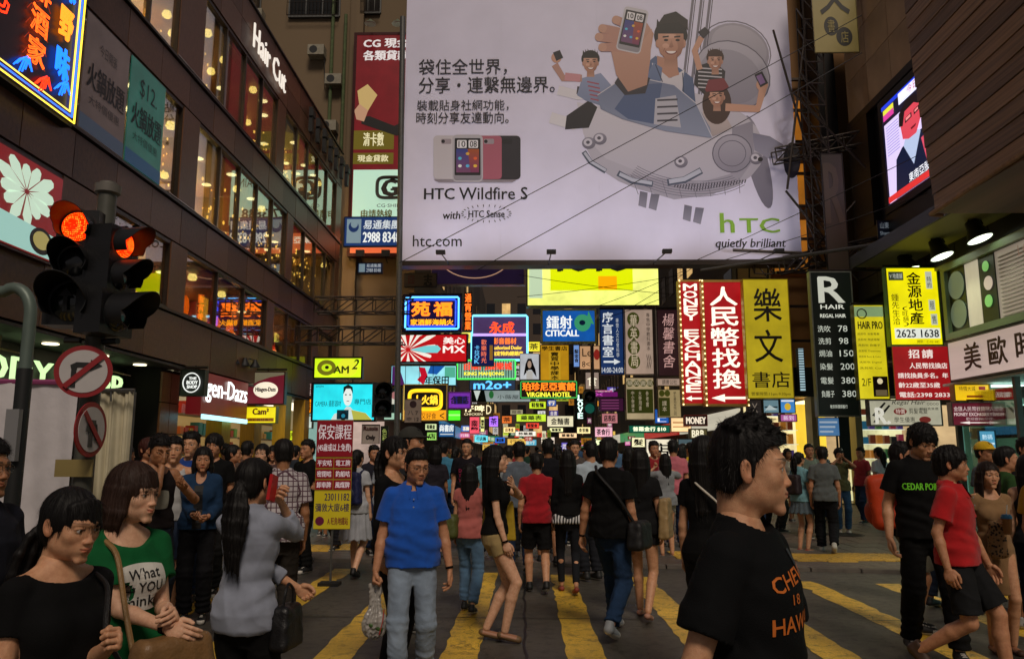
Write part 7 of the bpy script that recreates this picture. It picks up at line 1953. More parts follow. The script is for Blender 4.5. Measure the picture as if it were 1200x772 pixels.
# curved timber clad canopy, near right, in planks
timb = []
for k in range(3):
 m = mat('weathered_timber_%d' % k,['#7c6048','#6c5340','#8a6c52'][k],.6,noise=.45,scale=3.2,bump=.8,bscale=26,stretch=(1,.12,6))
 timb.append(m)
tc = empty('timber_canopy',(8.3,10,6.4),0,'dark weathered timber cladding overhanging the right side of the picture','canopy')
NP = 22
for k in range(NP):
 # a gentle bulge so the plank lines bow as in the photograph
 z0 = .33 * k; z1 = z0 + .318
 for seg in range(3):
  mb = MB(); ys = [(-5.5 + 3.65 * seg) + 3.63 * i / 5 for i in range(6)]
  def xo(z,y): t = (y + 5.5) / 11; return -.30 * math.sin(min(1,z / 6) * 1.5) + .0 - .18 * (1 - t)**2
  v = []
  for y in ys:
   bow = .16 * ((y - 5.4) / 5.5) ** 2
   for (zz,dx) in ((z0,0),(z1,.02)): v += [(xo(zz,y) + dx,y,zz + bow),(xo(zz,y) + dx + .05,y,zz + bow)]
  f = []
  for i in range(5):
   a,b = i * 4,i * 4 + 4; f += [(a,b,b + 2,a + 2)[::-1],(a + 1,a + 3,b + 3,b + 1)[::-1],(a,a + 1,b + 1,b)[::-1],(a + 2,b + 2,b + 3,a + 3)[::-1]]
  f += [(0,1,3,2)[::-1],(20,22,23,21)[::-1]]
  mb.add(v,f); mb.build('plank',timb[(k * 2 + seg) % 3],tc)
boxpart('backing',joint,tc,.12,.5,-5.5,5.4,.05,7.5); boxpart('soffit_board',timb[1],tc,-.05,2.0,-5.5,5.45,-.06,.0);
MB().tube([(-.10,-5.5,.0 + .16 * 4),(-.12,-2,.16 * 1.8 - .02),(-.1,2,.03),(-.05,5.5,-.06),(.2,5.55,-.06)],.05,8).build('edge_trim',mat('rusty_trim','#8a6a48',.6,.2,noise=.3),tc)
# upper shop window with frosted glass, round motifs and pale frame
uw = empty('shop_window',(XR - .02,16,4.3),0,'first floor shop window with a pale green frame and round motifs','window')
grn = mat('mint_frame','#7d8f6c',.45,noise=.1)
def uwp(n,m,x0,x1,y0,y1,z0,z1): return boxpart(n,m,uw,x0,x1,y0 - 16,y1 - 16,z0,z1)
uwp('frame',grn,-.1,.0,8,19.32,0,.16); uwp('frame',grn,-.1,.0,8,19.32,1.70,1.86); uwp('frame',grn,-.1,.0,19.16,19.319,.16,1.70)
uwp('panel',G('#c9b8a4',.35,.2,1),.04,.08,8,19.15,.16,1.70)
uwp('panel',G('#e0d4b8',.5,.1),.02,.035,17.9,18.5,.16,1.70)
blk = mat('black_film','#1c2a1e',.4)
for (y0,y1) in ((18.45,19.14),(17.25,17.85)): uwp('dark_pane',blk,.0,.03,y0,y1,.16,1.70)
for (y,z,r_,c,st) in ((19.1,.58,.34,'#7c8c74',.35),(19.1,1.28,.34,'#7c8c74',.35),(17.55,1.45,.12,'#8ad070',.6),(17.55,.65,.14,'#8ad070',.6),(17.5,1.05,.16,'#d8c4b0',.6)):
 MB().lathe([(r_,0),(r_,-.012),(.01,-.013)],(-.0,0,0),'x',24).build('round_motif',G(c,st),uw,(-.012,y - 16 - (.3 if y > 18.5 else 0),z))
for i in range(16): uwp('louvre_line',mat('louvre_grey','#8c8078',.6),.0,.038,9,17.1,.20 + i * .088,.225 + i * .088)
mb = MB(); add_text(mb,'LOVE WALK',0,0,1.9,.22,0); mb.build('lettering',G('#a07c68',.4),uw,(-.02,-.6,1.50),(0,0,R(-90)))
# shop sign over the phone shop
ss = empty('shop_sign',(XR - .3,16,3.25),0,'long pink and cream shop sign with dark brush characters facing the street','sign')
boxpart('frame',metal_g,ss,.02,.3,-8,2.95,0,.96); boxpart('panel',G('#d8beb4',.55,.3,.8),ss,-.0,.019,-7.95,2.91,.04,.92)
mb = MB()
for i,ch in enumerate('美歐時裝'): add_text(mb,ch,-1.4 + .97 * i,0,.66,.60,0); add_text(mb,ch,-1.4 + .97 * i + .03,0,.66,.60,-.003); add_text(mb,ch,-1.4 + .97 * i,.02,.66,.60,-.005)
mb.build('lettering',mat('brown_letters','#4a2620',.5),ss,(-.03,.5,.48),(0,0,R(-90)))
# phone shop with shelves below it
ps = empty('shop',(XR,16,0),0,'teal lit phone shop on the ground floor of the screen building','shop')
def pp(n,m,x0,x1,y0,y1,z0,z1): return boxpart(n,m,ps,x0 - XR,x1 - XR,y0 - 16,y1 - 16,z0,z1)
pp('back_wall',G('#5ca498',.85,.5,1.5),12.6,12.7,6,19.6,.1,3.2); pp('side_wall',G('#6aa090',.4,.3),10.6,12.6,19.4,19.5,.1,3.2)  # shop lighting put into the walls as emission
pp('ceiling',mat('shop_ceiling','#c0c8c0',.7),10.3,12.6,6,19.5,3.18,3.24)
for y in (8,11,14,16.6,18.4): pp('tube_light',G('#d8fff4',2.2),10.9,12.2,y,y + .12,3.08,3.14)
for y in (16.9,14.4,19.3): pp('door_post',metal_g,XR - .04,XR + .08,y,y + .1,0,3.2)
for y0 in (17.1,14.6,12.2,9.8):
 for k in range(6):
  pp('glass_shelf',G('#c8fff0',.9),11.9,12.3,y0,y0 + 2.1,.6 + k * .42,.615 + k * .42)  # shelves glow too, brightness put into their colour
  for j in range(7): pp('boxed_goods',Pm(q.choice(cols_ + ['#101010','#181818']),.4),12.0,12.2,y0 + .08 + j * .29,y0 + .28 + j * .29,.62 + k * .42,.62 + k * .42 + q.uniform(.12,.30))
for k in range(3):
 for j in range(12): pp('handbag_or_case',Pm(q.choice(['#181818','#2a2020','#3c3c44','#8a8a8a']),.4),10.75,10.9,16.95 + j * .2,17.09 + j * .2,1.9 + k * .42,2.15 + k * .42)
pp('glass_case',glass,10.6,10.62,17.05,19.3,.3,3.0)
# shops facing the crossing, between the street and the phone shop
cs = empty('shop',(9,24.5,0),0,'yellow lit doorway and display shelves facing the crossing','shop')
def cp(n,m,x0,x1,y0,y1,z0,z1): return boxpart(n,m,cs,x0 - 9,x1 - 9,y0 - 24.5,y1 - 24.5,z0,z1)
cp('lintel',dark,7.2,12,24.3,24.6,3.3,4.2); cp('back_wall',G('#e8c038',1.0,.35,1.2),8.9,10.2,27,27.1,.1,3.3)  # back walls emit, interior light put into their colour
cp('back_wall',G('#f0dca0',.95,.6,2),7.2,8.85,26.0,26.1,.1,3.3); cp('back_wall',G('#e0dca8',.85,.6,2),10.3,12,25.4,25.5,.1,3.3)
for (x0,x1) in ((8.80,9.0),(10.12,10.32),(7.2,7.32)): cp('pillar',mat('pale_pillar','#a89a70',.5,noise=.1),x0,x1,24.35,24.9,0,3.3)
cp('ceiling_light',G('#fff0b0',2.0),9.1,10.0,25.0,26.6,3.2,3.28); cp('floor_slab',mat('shop_floor','#a89058',.4),8.9,10.2,24.5,27,.04,.08)
for xx in (9.55,9.7): cp('door_post',metal_d,xx,xx + .05,24.45,24.5,.08,2.9)
cp('poster',mat('black_poster','#14140f',.5),9.62,9.95,24.4,24.43,1.3,2.9)
cp('light_strip',G('#ff9040',1.0),8.9,10.2,24.36,24.4,3.1,3.2)
for (X0,X1,Yb) in ((7.35,8.78,25.9),(10.35,11.9,25.25)):
 for k in range(6):
  cp('shelf',G('#e8f0d8',.8),X0,X1,Yb - .3,Yb,.5 + k * .45,.515 + k * .45)  # shelf boards glow in place of lamplight on them
  n = int((X1 - X0) / .22)
  for j in range(n): cp('boxed_goods',G(q.choice(['#2c7090','#c88030','#e0d8b8','#a03048','#3c6c3c','#503c80','#181818','#f0c840','#703018']),.38),X0 + .03 + j * .22,X0 + .19 + j * .22,Yb - .25,Yb - .05,.52 + k * .45,.52 + k * .45 + q.uniform(.15,.33))  # goods carry a weak emission as if lit
S_('poster',(958,489,984,511),23.6,'#4a74a0',[('bar',.1,.2,.9,.3,'#b8c8d8',.6),('bar',.1,.45,.8,.55,'#b8c8d8',.6),('bar',.1,.7,.7,.8,'#b8c8d8',.6)],label='tilted blue poster hanging over the yellow doorway',cat='poster',frame='#2a3c50',fw=.02,strength=.6,rz=R(0),th=.03)
S_('poster',(1147,504,1167,528),17.2,'#4a90b0',[('數碼',.2,.2,.8,.45,'#d8f0f8',.9),('bar',.1,.6,.9,.7,'#d8f0f8',.8)],label='small pale blue poster in the phone shop window behind the yellow hat',cat='poster',frame='#2a4a58',fw=.02,strength=.75,th=.03)
# pinkish advert boxes in the mall window: sunburst panel at the near left
sb = empty('window_sign',(XL + .12,9.85,4.25),R(90),'red sunburst sign with a bowl of food at the near end of the mall','sign')
MB().box(-1.3,1.3,.02,.1,0,1.36).build('frame',mat('sign_case_red','#3a0c0a',.4),sb); MB().box(-1.26,1.26,0,.019,.04,1.32).build('panel',G('#7c1414',.75,.2),sb)
mb = MB()
for i in range(12):
 a_ = 2 * math.pi * (i + .25) / 12; r0,r1,hw = .05,.62 + .1 * math.sin(i * 1.7),.10
 P = lambda r,t: (.45 + r * math.cos(a_) - t * math.sin(a_),.86 + r * math.sin(a_) * .72 + t * math.cos(a_))
 c_ = lambda p: (min(1.24,max(-1.24,p[0])),min(1.31,max(.42,p[1])))
 mb.poly([c_(P(r0,0)),c_(P(r1 * .7,-hw)),c_(P(r1 * .95,-hw * .6)),c_(P(r1,0)),c_(P(r1 * .95,hw * .6)),c_(P(r1 * .7,hw))],-.012,-.008)
mb.build('sunburst',G('#c8e0c8',.85),sb)
MB().poly([(-1.24,.05),(1.24,.05),(1.24,.40),(-1.24,.52)],-.016,-.013).build('picture',G('#a8d8cc',.7),sb)
MB().poly([(.85 + .26 * math.cos(t),.26 + .19 * math.sin(t)) for t in [i * .2618 for i in range(24)]],-.021,-.018).build('bowl',G('#101814',.1),sb)
MB().poly([(.85 + .19 * math.cos(t),.27 + .13 * math.sin(t)) for t in [i * .2618 for i in range(24)]],-.026,-.023).build('food',G('#b8a860',.6),sb)
# reflected orange neon in the restaurant windows is produced by the real sign; a second unit hangs inside
# near left neon sign
ns = empty('neon_sign',(XL + .18,9.68,6.4),R(90),'big red and blue neon restaurant sign at the top left corner of the view','sign')
NW,NH = 2.9,3.3
MB().box(-NW/2,NW/2,.02,.2,0,NH).build('frame',black,ns); MB().box(-NW/2 + .05,NW/2 - .05,0,.019,.05,NH - .05).build('panel',G('#14040c',.4),ns)
for k,(d_,col,st) in enumerate(((.05,'#ffd840',2.2),(.12,'#3060ff',2.6),(.18,'#ffe060',1.6))):
 MB().tube([(-NW/2 + d_,-.04,d_),(NW/2 - d_,-.04,d_),(NW/2 - d_,-.04,NH - d_),(-NW/2 + d_,-.04,NH - d_)],.016,6,True).build('neon_tube',G(col,st),ns)
redn = G('#ff3010',2.6); orn = G('#ff8020',2.4); bln = G('#1868ff',2.8)
def ntext(ch,x,z,w,h,m,r_=.03):
 mb = MB(); add_text(mb,ch,0,0,w,h,-.05,fill=False,bevel=r_ * .42 / max(w,.2)); mb.build('neon_letter',m,ns,(x,0,z))
ntext('福',-.75,2.35,1.0,1.0,redn,.035); ntext('苑',-.75,1.25,1.0,1.0,redn,.035)
for i,ch in enumerate('火鍋海鮮酒家'): ntext(ch,.38,2.95 - i * .46,.40,.40,G('#ff5a18',2.6),.022)
for i,ch in enumerate('野味野味'): ntext(ch,.98,2.65 - i * .62,.34,.5,(orn if i % 2 == 0 else bln),.03)
for (x,z) in ((-.9,.38),(.1,.36),(.55,.30),(1.0,.45),(.98,2.9)):
 mb = MB()
 for j in range(5): mb.tube([(x - .16 + j * .06,-.05,z - .12 + .05 * math.sin(j * 2)),(x - .06 + j * .05,-.05,z + .03 * j),(x + .1 + j * .03,-.05,z + .12 - .04 * j)],.012,5)
 mb.build('neon_tube',bln if z != .30 else redn,ns)
mb = MB()
for j in range(12):
 z = .5 + j * .22; mb.tube([(.12,-.03,z),(.2,-.03,z + .12),(.3,-.03,z - .02),(.5,-.03,z + .12),(.62,-.03,z - .02)],.006,4)
mb.build('neon_tube',G('#a03018',.8),ns)
# posters fixed in the mall window
for k,(y0,y1,c1,txt,lab) in enumerate(((11.5,12.85,'#5a4a44','開業','faded pinkish poster with black characters in the mall window, nearest the neon sign'),(12.93,14.25,'#2c6a5c','$12.','green poster priced $12 in the mall window'))):
 po = empty('poster',(XL + .03,(y0 + y1) / 2,6.6),R(90),lab,'poster'); w = y1 - y0
 MB().box(-w/2,w/2,0,.02,0,1.95).build('panel',G(c1,.42,.35,1.6),po)
 MB().poly([(-w/2,0),(w/2,0),(w/2,.25),(-w/2,.25)],-.008,-.004).build('colour_block',G('#3a4a5c' if k == 0 else '#104a6c',.35),po)
 mb = MB(); add_text(mb,'火鍋放題',0,.95,w * .85,.45,-.01); add_text(mb,'火鍋放題',.02,.95,w * .85,.45,-.012); add_text(mb,'大特價優惠',0,.55,w * .7,.16,-.01); add_text(mb,txt if k else '今日開張',0,1.5,w * (.5 if k else .4),.38 if k else .2,-.01)
 mb.build('lettering',Pm('#12181c',.5),po)
# white hoarding sheets along the shop front at the near left
cloth = mat('hoarding_cloth','#c4c0c4',.85,noise=.12,scale=2.5,bump=.5,bscale=14); cloth2 = mat('hoarding_cream','#c4bca0',.8,noise=.12,scale=2.5,bump=.4,bscale=12)
pink = mat('pink_tape','#8a3c6a',.6)
def sheet(x0,x1,Y,z0,z1,m,label,ph=0,dy=0):
 mb = MB(); n,k = 60,20; vs = []
 for i in range(n + 1):
  for j in range(k + 1):
   u = i / n; v_ = j / k; w = .05 * math.sin(u * 17 + ph) * (1 - .6 * v_) + .018 * math.sin(u * 47 + ph + v_ * 3) * (1 - .4 * v_)
   vs.append((x0 + (x1 - x0) * u,Y + dy * u + w,z0 + (z1 - z0) * v_ + .02 * math.sin(u * 9) * (1 - v_)))
 mb.add(vs,[(i*(k+1)+j,(i+1)*(k+1)+j,(i+1)*(k+1)+j+1,i*(k+1)+j+1) for i in range(n) for j in range(k)])
 root = empty('hoarding_sheet',(0,0,0),0,label,'hoarding')
 mb.build('sheet',m,root,smooth=True)
 MB().tube([(x0,Y,z1),((x0 + x1) / 2,Y + dy / 2,z1 + .01),(x1,Y + dy,z1)],.03,6).build('top_rail',pink if m is cloth else metal_g,root)
 mb = MB()
 for xx in (x0 + .02,x1 - .02): mb.bar((xx,Y + .06 + (dy if xx > x0 + .1 else 0),0),(xx,Y + .06 + (dy if xx > x0 + .1 else 0),z1),.025)
 mb.build('post',metal_g,root)
a = at(-40,443,8.2); b = at(88,447,8.2)
sheet(a.x - 1.2,b.x,8.2,.25,b.z,cloth,'grey white cloth hoarding behind the road signs, at the left edge',0,.1)
a = at(90,450,8.6); b = at(108,450,8.6)
a = at(112,456,9.6); b = at(152,458,9.6)
sheet(a.x,b.x,9.6,.25,b.z,cloth2,'cream cloth hoarding panel just right of the round road signs',2,.1)
mb = MB(); a = at(113,457,9.5); b = at(158,457,9.5); mb.tube([a,b],.02,6); mb.bar(at(130,457,9.5),at(130,470,9.5),.012)
tag(mb.build('rail',metal_g),'thin horizontal rail along the top of the cream hoarding panel','rail')
# ------------------------------------------------------------ signals and poles
blackp = mat('signal_black','#121214',.45,noise=.15,bump=.1)
def lens(c,r_,m,parent,d):
 q_ = Vector(d).normalized().to_track_quat('Z','Y').to_matrix()
 o = MB().lathe([(r_,0),(r_ * .8,.25 * r_),(r_ * .4,.36 * r_),(.002,.4 * r_)],n=24,rot=q_).build('lens',m,parent,c,smooth=True)
def hood(c,r_,L,parent,d,m):
 """tunnel visor: open tube cut away underneath"""
 q_ = Vector(d).normalized().to_track_quat('Z','Y').to_matrix(); d = Vector(d).normalized()
 up = Vector((0,0,1)); side = d.cross(up).normalized(); mb = MB(); n = 22; vs = []
 for i in range(n + 1):
  a_ = R(-38) + R(256) * i / n
  rad = side * math.cos(a_) + up * math.sin(a_)
  ll = L * (.45 + .55 * max(0,math.sin(a_)) ** .6)
  for (rr_,t) in ((r_,0),(r_ * 1.02,ll),(r_ * 1.06,ll),(r_ * 1.05,0)): vs.append(rad * rr_ + d * t)
 fs = []
 for i in range(n):
  for k in range(4): fs.append((i*4+k,(i+1)*4+k,(i+1)*4+(k+1) % 4,i*4+(k+1) % 4))
 mb.add(vs,fs + [(0,1,2,3),(n*4+3,n*4+2,n*4+1,n*4)]); mb.build('hood',m,parent,c,smooth=True)
def signal_head(loc,d,label,sizes,gap,on,arrow=False,rt=0):
 root = empty('traffic_signal',loc,0,label,'traffic light'); d = Vector((*d,0)).normalized(); side = d.cross(Vector((0,0,1)))
 z = 0
 for i,r_ in enumerate(sizes):
  rot = Matrix(((side.x,d.x,0),(side.y,d.y,0),(0,0,1)))
  hb = MB(); w = r_ * 1.22
  hb.box(-w,w,-.17,.0,-r_ * 1.09,r_ * 1.09)
  hb.v = [tuple(rot @ Vector(v) + Vector((0,0,z))) for v in hb.v]
  hb.build('housing',blackp,root)
  c = Vector((0,0,z)) + d * .005
  m = on[i]
  lens(c,r_ * .92,m,root,d); hood(c,r_ * 1.0,r_ * 2.0,root,d,blackp)
  if arrow and i == 2:
   mb = MB(); mb.poly([(-.012,-.07),(.012,-.07),(.012,.02),(.04,.02),(0,.07),(-.04,.02),(-.012,.02)][::-1],-.002,.002)
   mb.v = [tuple(rot @ Vector((v[0],.075,v[2])) + Vector((0,0,z))) for v in mb.v]; mb.build('arrow',mat('arrow_dark','#2a2c2e',.5),root)
  nx = sizes[i + 1] if i + 1 < len(sizes) else 0
  z -= (r_ + nx) * 1.09
 return root
def led_red():
 if 'led_red' in MATS: return MATS['led_red']
 m = bpy.data.materials.new('led_red'); MATS['led_red'] = m; nt,N,L,b = nodes_of(m)
 t = N.new('ShaderNodeTexCoord'); v = N.new('ShaderNodeTexVoronoi'); v.inputs['Scale'].default_value = 95; v.inputs['Randomness'].default_value = .3
 L.new(t.outputs['Object'],v.inputs['Vector']); r_ = N.new('ShaderNodeValToRGB'); r_.color_ramp.elements[0].color = (1,.52,.03,1); r_.color_ramp.elements[1].color = (1,.015,.0,1); r_.color_ramp.elements[0].position = .12; r_.color_ramp.elements[1].position = .42
 L.new(v.outputs['Distance'],r_.inputs[0]); L.new(r_.outputs[0],b.inputs['Emission Color']); b.inputs['Emission Strength'].default_value = 1.5; b.inputs['Base Color'].default_value = (.4,.02,.01,1)
 return m
off = mat('lens_off','#15171a',.15,spec=.8); off_g = mat('lens_off_green','#0c1614',.15,spec=.8)
SY = 4.7
pc = at(120,300,SY)
pole = empty('signal_pole',(pc.x,SY,0),0,'grey signal pole with a flat cap at the left foreground','pole')
ptop = at(118,218,SY).z
MB().bar((0,0,0),(0,0,ptop - .06),.055,16).build('post',mat('grey_green_paint','#4a4a42',.5,noise=.2),pole,smooth=True)
MB().lathe([(.06,-.06),(.075,-.05),(.078,0),(.05,.01),(.0501,.02),(.0,.022)],n=18).build('cap',mat('cap_grey','#6a6660',.5,noise=.15),pole,(0,0,ptop),smooth=True)
mb = MB(); mb.bar((-.05,-.07,2.95),(-.14,-.08,2.95),.02); mb.bar((-.05,-.07,2.2),(-.14,-.08,2.2),.02); mb.bar((.05,-.0,2.9),(.16,-.04,2.9),.02); mb.bar((.05,0,2.2),(.16,-.04,2.2),.02)
mb.build('bracket',blackp,pole)
MB().box(-.012,.012,-.062,-.055,2.55,2.85).build('plate',mat('plate_grey','#8a8a80',.5),pole)
a = at(91,266,SY - .15); signal_head((a.x,a.y,a.z),(.12,-1),'three lamp traffic signal showing a lit red lamp, facing the viewer',(.098,.098,.128),0,[led_red(),off,off_g],True)
a = at(148,286,SY - .1); signal_head((a.x - .02,a.y,a.z),(1.0,-.16),'traffic signal turned away to the right with only part of its red lamp visible',(.092,.092,.12),0,[led_red(),off,off_g])
# round road signs
white_s = mat('sign_white','#b8b4b4',.45,noise=.06); red_s = mat('sign_red','#8c141c',.45,noise=.08); blk_s = mat('sign_black','#0c0c0c',.5)
def round_sign(px,py,rpx,Y,yaw,label,inner,rot2=0):
 a = at(px,py,Y); r_ = rpx / 920 * Y
 root = empty('road_sign',(a.x,Y,a.z),R(yaw),label,'road sign')
 MB().lathe([(r_,.0),(r_,.008),(.001,.008)],n=40,axis='y',c=(0,.008,0)).build('plate',red_s,root)
 MB().poly([(r_ * .82 * math.cos(t),r_ * .82 * math.sin(t)) for t in [i * math.pi / 20 for i in range(40)]],-.004,-.001).build('panel',white_s,root)
 mb = MB()
 if inner == 'turn':
  mb.tube([(0,0,0),(0,0,.001)],.001,3); mb = MB()
  w = r_ * .085
  mb.poly([(-.33*r_-w,-.62*r_),(-.33*r_+w,-.62*r_),(-.33*r_+w,.02*r_),(-.22*r_,.16*r_),(.22*r_,.16*r_),(.22*r_,.02*r_),(.62*r_,.24*r_),(.22*r_,.46*r_),(.22*r_,.34*r_),(-.26*r_,.34*r_),(-.46*r_,.22*r_),(-.33*r_-w,.05*r_)][::-1],-.010,-.006)
 else:
  for (x,z,sx,sz) in ((-.05,.05,.5,.14),(.05,.22,.2,.12),(-.1,-.3,.18,.34),(.2,-.1,.1,.3)): mb.poly([((x + dx) * r_,(z + dz) * r_) for dx,dz in ((-sx/1.4,-sz),(sx/1.4,-sz),(sx/1.6,sz),(-sx/1.6,sz))],-.010,-.006)
 mb.build('symbol',blk_s if inner == 'turn' else mat('sign_dark_print','#3a3a3a',.5),root)
 s_ = (1 if inner == 'turn' else -1)
 c,s = math.cos(R(45)),math.sin(R(45)) * s_; w = r_ * .10; L_ = r_ * .86
 mb = MB(); mb.poly([(-L_*c + w*s,-L_*s - w*c),(L_*c + w*s,L_*s - w*c),(L_*c - w*s,L_*s + w*c),(-L_*c - w*s,-L_*s + w*c)],-.016,-.012); mb.build('red_bar',red_s,root)
 MB().box(-.03,.03,.012,.06,-r_ * .6,r_ * .6).build('bracket',metal_g,root)
 return root
round_sign(98,435,31,SY - .18,24,'large no right turn road sign under the traffic signals','turn')
round_sign(107,503,32,SY - .14,88,'smaller prohibition road sign turned edge on below the no right turn sign','car')
MB().box(-.11,.11,-.012,0,-.05,.05).build('plate',mat('tan_plate','#8a7a4a',.5),pole,(-.02,-.07,at(100,548,SY).z))
# bent grey pole at far left
a = at(17,560,3.6); zt = at(20,335,3.6).z
pts = [(a.x,3.6,0),(a.x,3.6,zt - .14)] + [(a.x - .09 + .09 * math.cos(t),3.6,zt - .14 + .13 * math.sin(t)) for t in [R(15 * i) for i in range(1,9)]] + [(a.x - .5,3.6,zt - .03)]
hp = empty('hooked_pole',(0,0,0),0,'bent grey steel pole with a hooked top at the far left edge','pole')
MB().tube(pts,.028,12).build('pole',mat('pole_grey_green','#5c6a62',.45,.2,noise=.15),hp,smooth=True)
MB().bar((a.x,3.6,0),(a.x,3.6,at(17,432,3.6).z),.034,12).build('sleeve',mat('pole_sleeve','#1b1c1c',.5),hp,smooth=True)
MB().box(a.x - .03,a.x + .03,3.54,3.569,at(17,540,3.6).z,at(17,480,3.6).z).build('plate',mat('plate_pale','#7a7a7c',.5),hp)
# signal in front of the mast, further away
a = at(448,470,20); sg = signal_head((a.x,a.y,a.z + .25),(.3,-1),'small dark pedestrian signal at the mast beside the turquoise advert',(.2,.2),0,[off,off_g])
a = at(694,480,26); MB().bar((0,0,0),(0,0,a.z + 2.2),.06,10).build('post',metal_d,empty('lamp_post',(a.x + .05,26.3,0),0,'dark post carrying the purple direction board above the crowd','post'))
a = at(691,476,25.8); signal_head((a.x,a.y,a.z + .3),(0,-1),'dark traffic signal with a green arrow on the distant post',(.17,.17),0,[off,G('#1c6858',.5)])
# handheld class banner
hb = empty('banner',(0,0,0),0,'red and yellow security class banner on a stand in the crowd','banner')
bY = 9.6; c0 = at(372,492,bY); c1 = at(410,620,bY)
xl,xr,zt,zb = c0.x,c1.x,c0.z,c1.z; W = xr - xl; H = zt - zb
hb.location = ((xl + xr) / 2,bY,zb)
def rowb(z0,z1,c,nm='panel',x0=-.5,x1=.5,y=0): MB().box(x0 * W,x1 * W,y - .004,y,z0 * H,z1 * H).build(nm,G(c,.32,.1),hb)
MB().box(-.5 * W,.5 * W,.001,.012,0,H).build('backing',Pm('#a08c1c',.6),hb)
rowb(.66,.995,'#8c1420'); rows = [(.645,.56),(.545,.46),(.445,.36)]
for (a_,b_) in rows: rowb(b_,a_,'#8c1420','panel',-.49,-.01); rowb(b_,a_,'#8c1420','panel',.01,.49)
rowb(.005,.345,'#c9b020')
def bt(s,x0,z0,x1,z1,c,st=.5): mb = MB(); add_text(mb,s,(x0 + x1) / 2 * W,(z0 + z1) / 2 * H,(x1 - x0) * W,(z1 - z0) * H,-.008); add_text(mb,s,(x0 + x1) / 2 * W + .003,(z0 + z1) / 2 * H,(x1 - x0) * W,(z1 - z0) * H,-.009); mb.build('lettering',G(c,st) if st else Pm(c,.5),hb)
bt('保安課程',-.46,.82,.46,.96,'#e0d0d0'); bt('(45歲或以上免費)',-.46,.70,.46,.78,'#e0d0d0')
for (a_,b_),(s,t) in zip(rows,(('平安咭','電工牌'),('密閉咭','釣船咭'),('卸車牌','風煤牌'))): bt(s,-.45,b_ + .015,-.06,a_ - .015,'#e0d0d0'); bt(t,.06,b_ + .015,.45,a_ - .015,'#e0d0d0')
bt('23011182',-.22,.26,.46,.325,'#301858',0); bt('彌敦大廈6樓',-.46,.16,.46,.235,'#301858',0); bt('A 旺角地鐵站',-.12,.04,.44,.11,'#7a1828',0)
MB().poly([(-.33 * W + .12 * W * math.cos(t),.075 * H + .12 * W * math.sin(t)) for t in [i * .2618 for i in range(24)]],-.010,-.006).build('emblem',Pm('#6c1440',.5),hb)
MB().bar((0,.03,-zb),(0,.03,H),.015).build('pole',metal_g,hb)
MB().box(-.12,.12,-.1,.1,-zb + .0,-zb + .04).build('base',blackp,hb)
# ------------------------------------------------------------ things carried
def soft_bag(name,P,c,size,m,label,cat='bag',rz=0,strap=None,sag=.01,pocket=None,rt=None):
 """rounded bag: c = centre in the carrier's frame, size = half extents"""
 wx,wy,wz = size; h = max(.006,min(size) / 6)
 f = Field(lin(-wx - .04,wx + .04,h),lin(-wy - .05,wy + .05,h),lin(-wz - .04,wz + .04,h))
 rr_ = min(size) * .6
 def fn(X_,Y_,Z_):
  k = 1 - .18 * (Z_ / wz) * .5
  qx,qy,qz = np.abs(X_) / k - wx + rr_,np.abs(Y_) / k - wy + rr_,np.abs(Z_) - wz + rr_
  return (np.sqrt(np.maximum(qx,0)**2 + np.maximum(qy,0)**2 + np.maximum(qz,0)**2) + np.minimum(np.maximum(qx,np.maximum(qy,qz)),0) - rr_).astype(F32)
 f.union(fn,(-wx,-wy,-wz),(wx,wy,wz),0)
 f.offset(lambda x,y,z: (sag * (np.abs(wob(x,y,z,22,3)) - .4)).astype(F32))
 v,q = f.mesh()
 W = P['M'] @ Matrix.Translation(c) @ Matrix.Rotation(R(rz),4,'Z')
 if rt: W = W @ rt
 root = empty(name,W.translation,0,label,cat); root.rotation_euler = W.to_euler(); root.scale = W.to_scale()
 link('body',to_mesh('body',v,q,m),root)
 if pocket:
  f = Field(lin(-wx,wx,h),lin(-wy - .08,0,h),lin(-wz,wz,h)); f.add(f.ell((0,-wy * .75 * pocket[0],-wz * .38),(wx * .72,wy * .7,wz * .48),.01)) if pocket[0] > 0 else f.add(f.ell((0,wy * -.75,-wz * .38),(wx * .72,wy * .7,wz * .48),.01))
  v,q = f.mesh(); link('pocket',to_mesh('pocket',v,q,pocket[1]),root)
  mb = MB()
  for (z_,r_) in ((.0,.9),(wz * .55,.8)): mb.tube([(-wx * r_ + i * wx * r_ / 6,-wy * 1.03 + .02 * abs(i - 6) / 6,z_ + .15 * wz * (1 - ((i - 6) / 6)**2)) for i in range(13)],.004,5)
  mb.build('zip',pocket[2] if len(pocket) > 2 else metal_g,root)
 if strap:
  Wi = W.inverted() @ P['M']
  for pts in strap:
   pp_ = [Wi @ Vector(p) for p in pts[0]]
   fine = []
   for i in range(len(pp_) - 1):
    for t in range(6): fine.append(pp_[i].lerp(pp_[i + 1],t / 6))
   fine.append(pp_[-1])
   for _ in range(3): fine = [fine[0]] + [(fine[i-1] + fine[i] * 2 + fine[i+1]) / 4 for i in range(1,len(fine) - 1)] + [fine[-1]]
   MB().tube(fine,pts[1],7).build('strap',pts[2],root,smooth=True)
 return root
def leather(c): return mat('leather_' + c.lstrip('#'),c,.45,noise=.15,scale=12,bump=.3,bscale=90)
def nylon(c): return mat('nylon_' + c.lstrip('#'),c,.6,noise=.1,bump=.3,bscale=70)
def PX(px,Y): return (px - 615) / 920 * Y
def HT(ytop,Y): return max(1.35,1.52 + (533 - ytop) / 920 * Y - .02) / 1.006
def man(px,ytop,Y,**k): return person(PX(px,Y),Y,HT(ytop,Y),sex='m',**k)
def woman(px,ytop,Y,**k): return person(PX(px,Y),Y,HT(ytop,Y),sex='f',**k)
BK = '#070708'
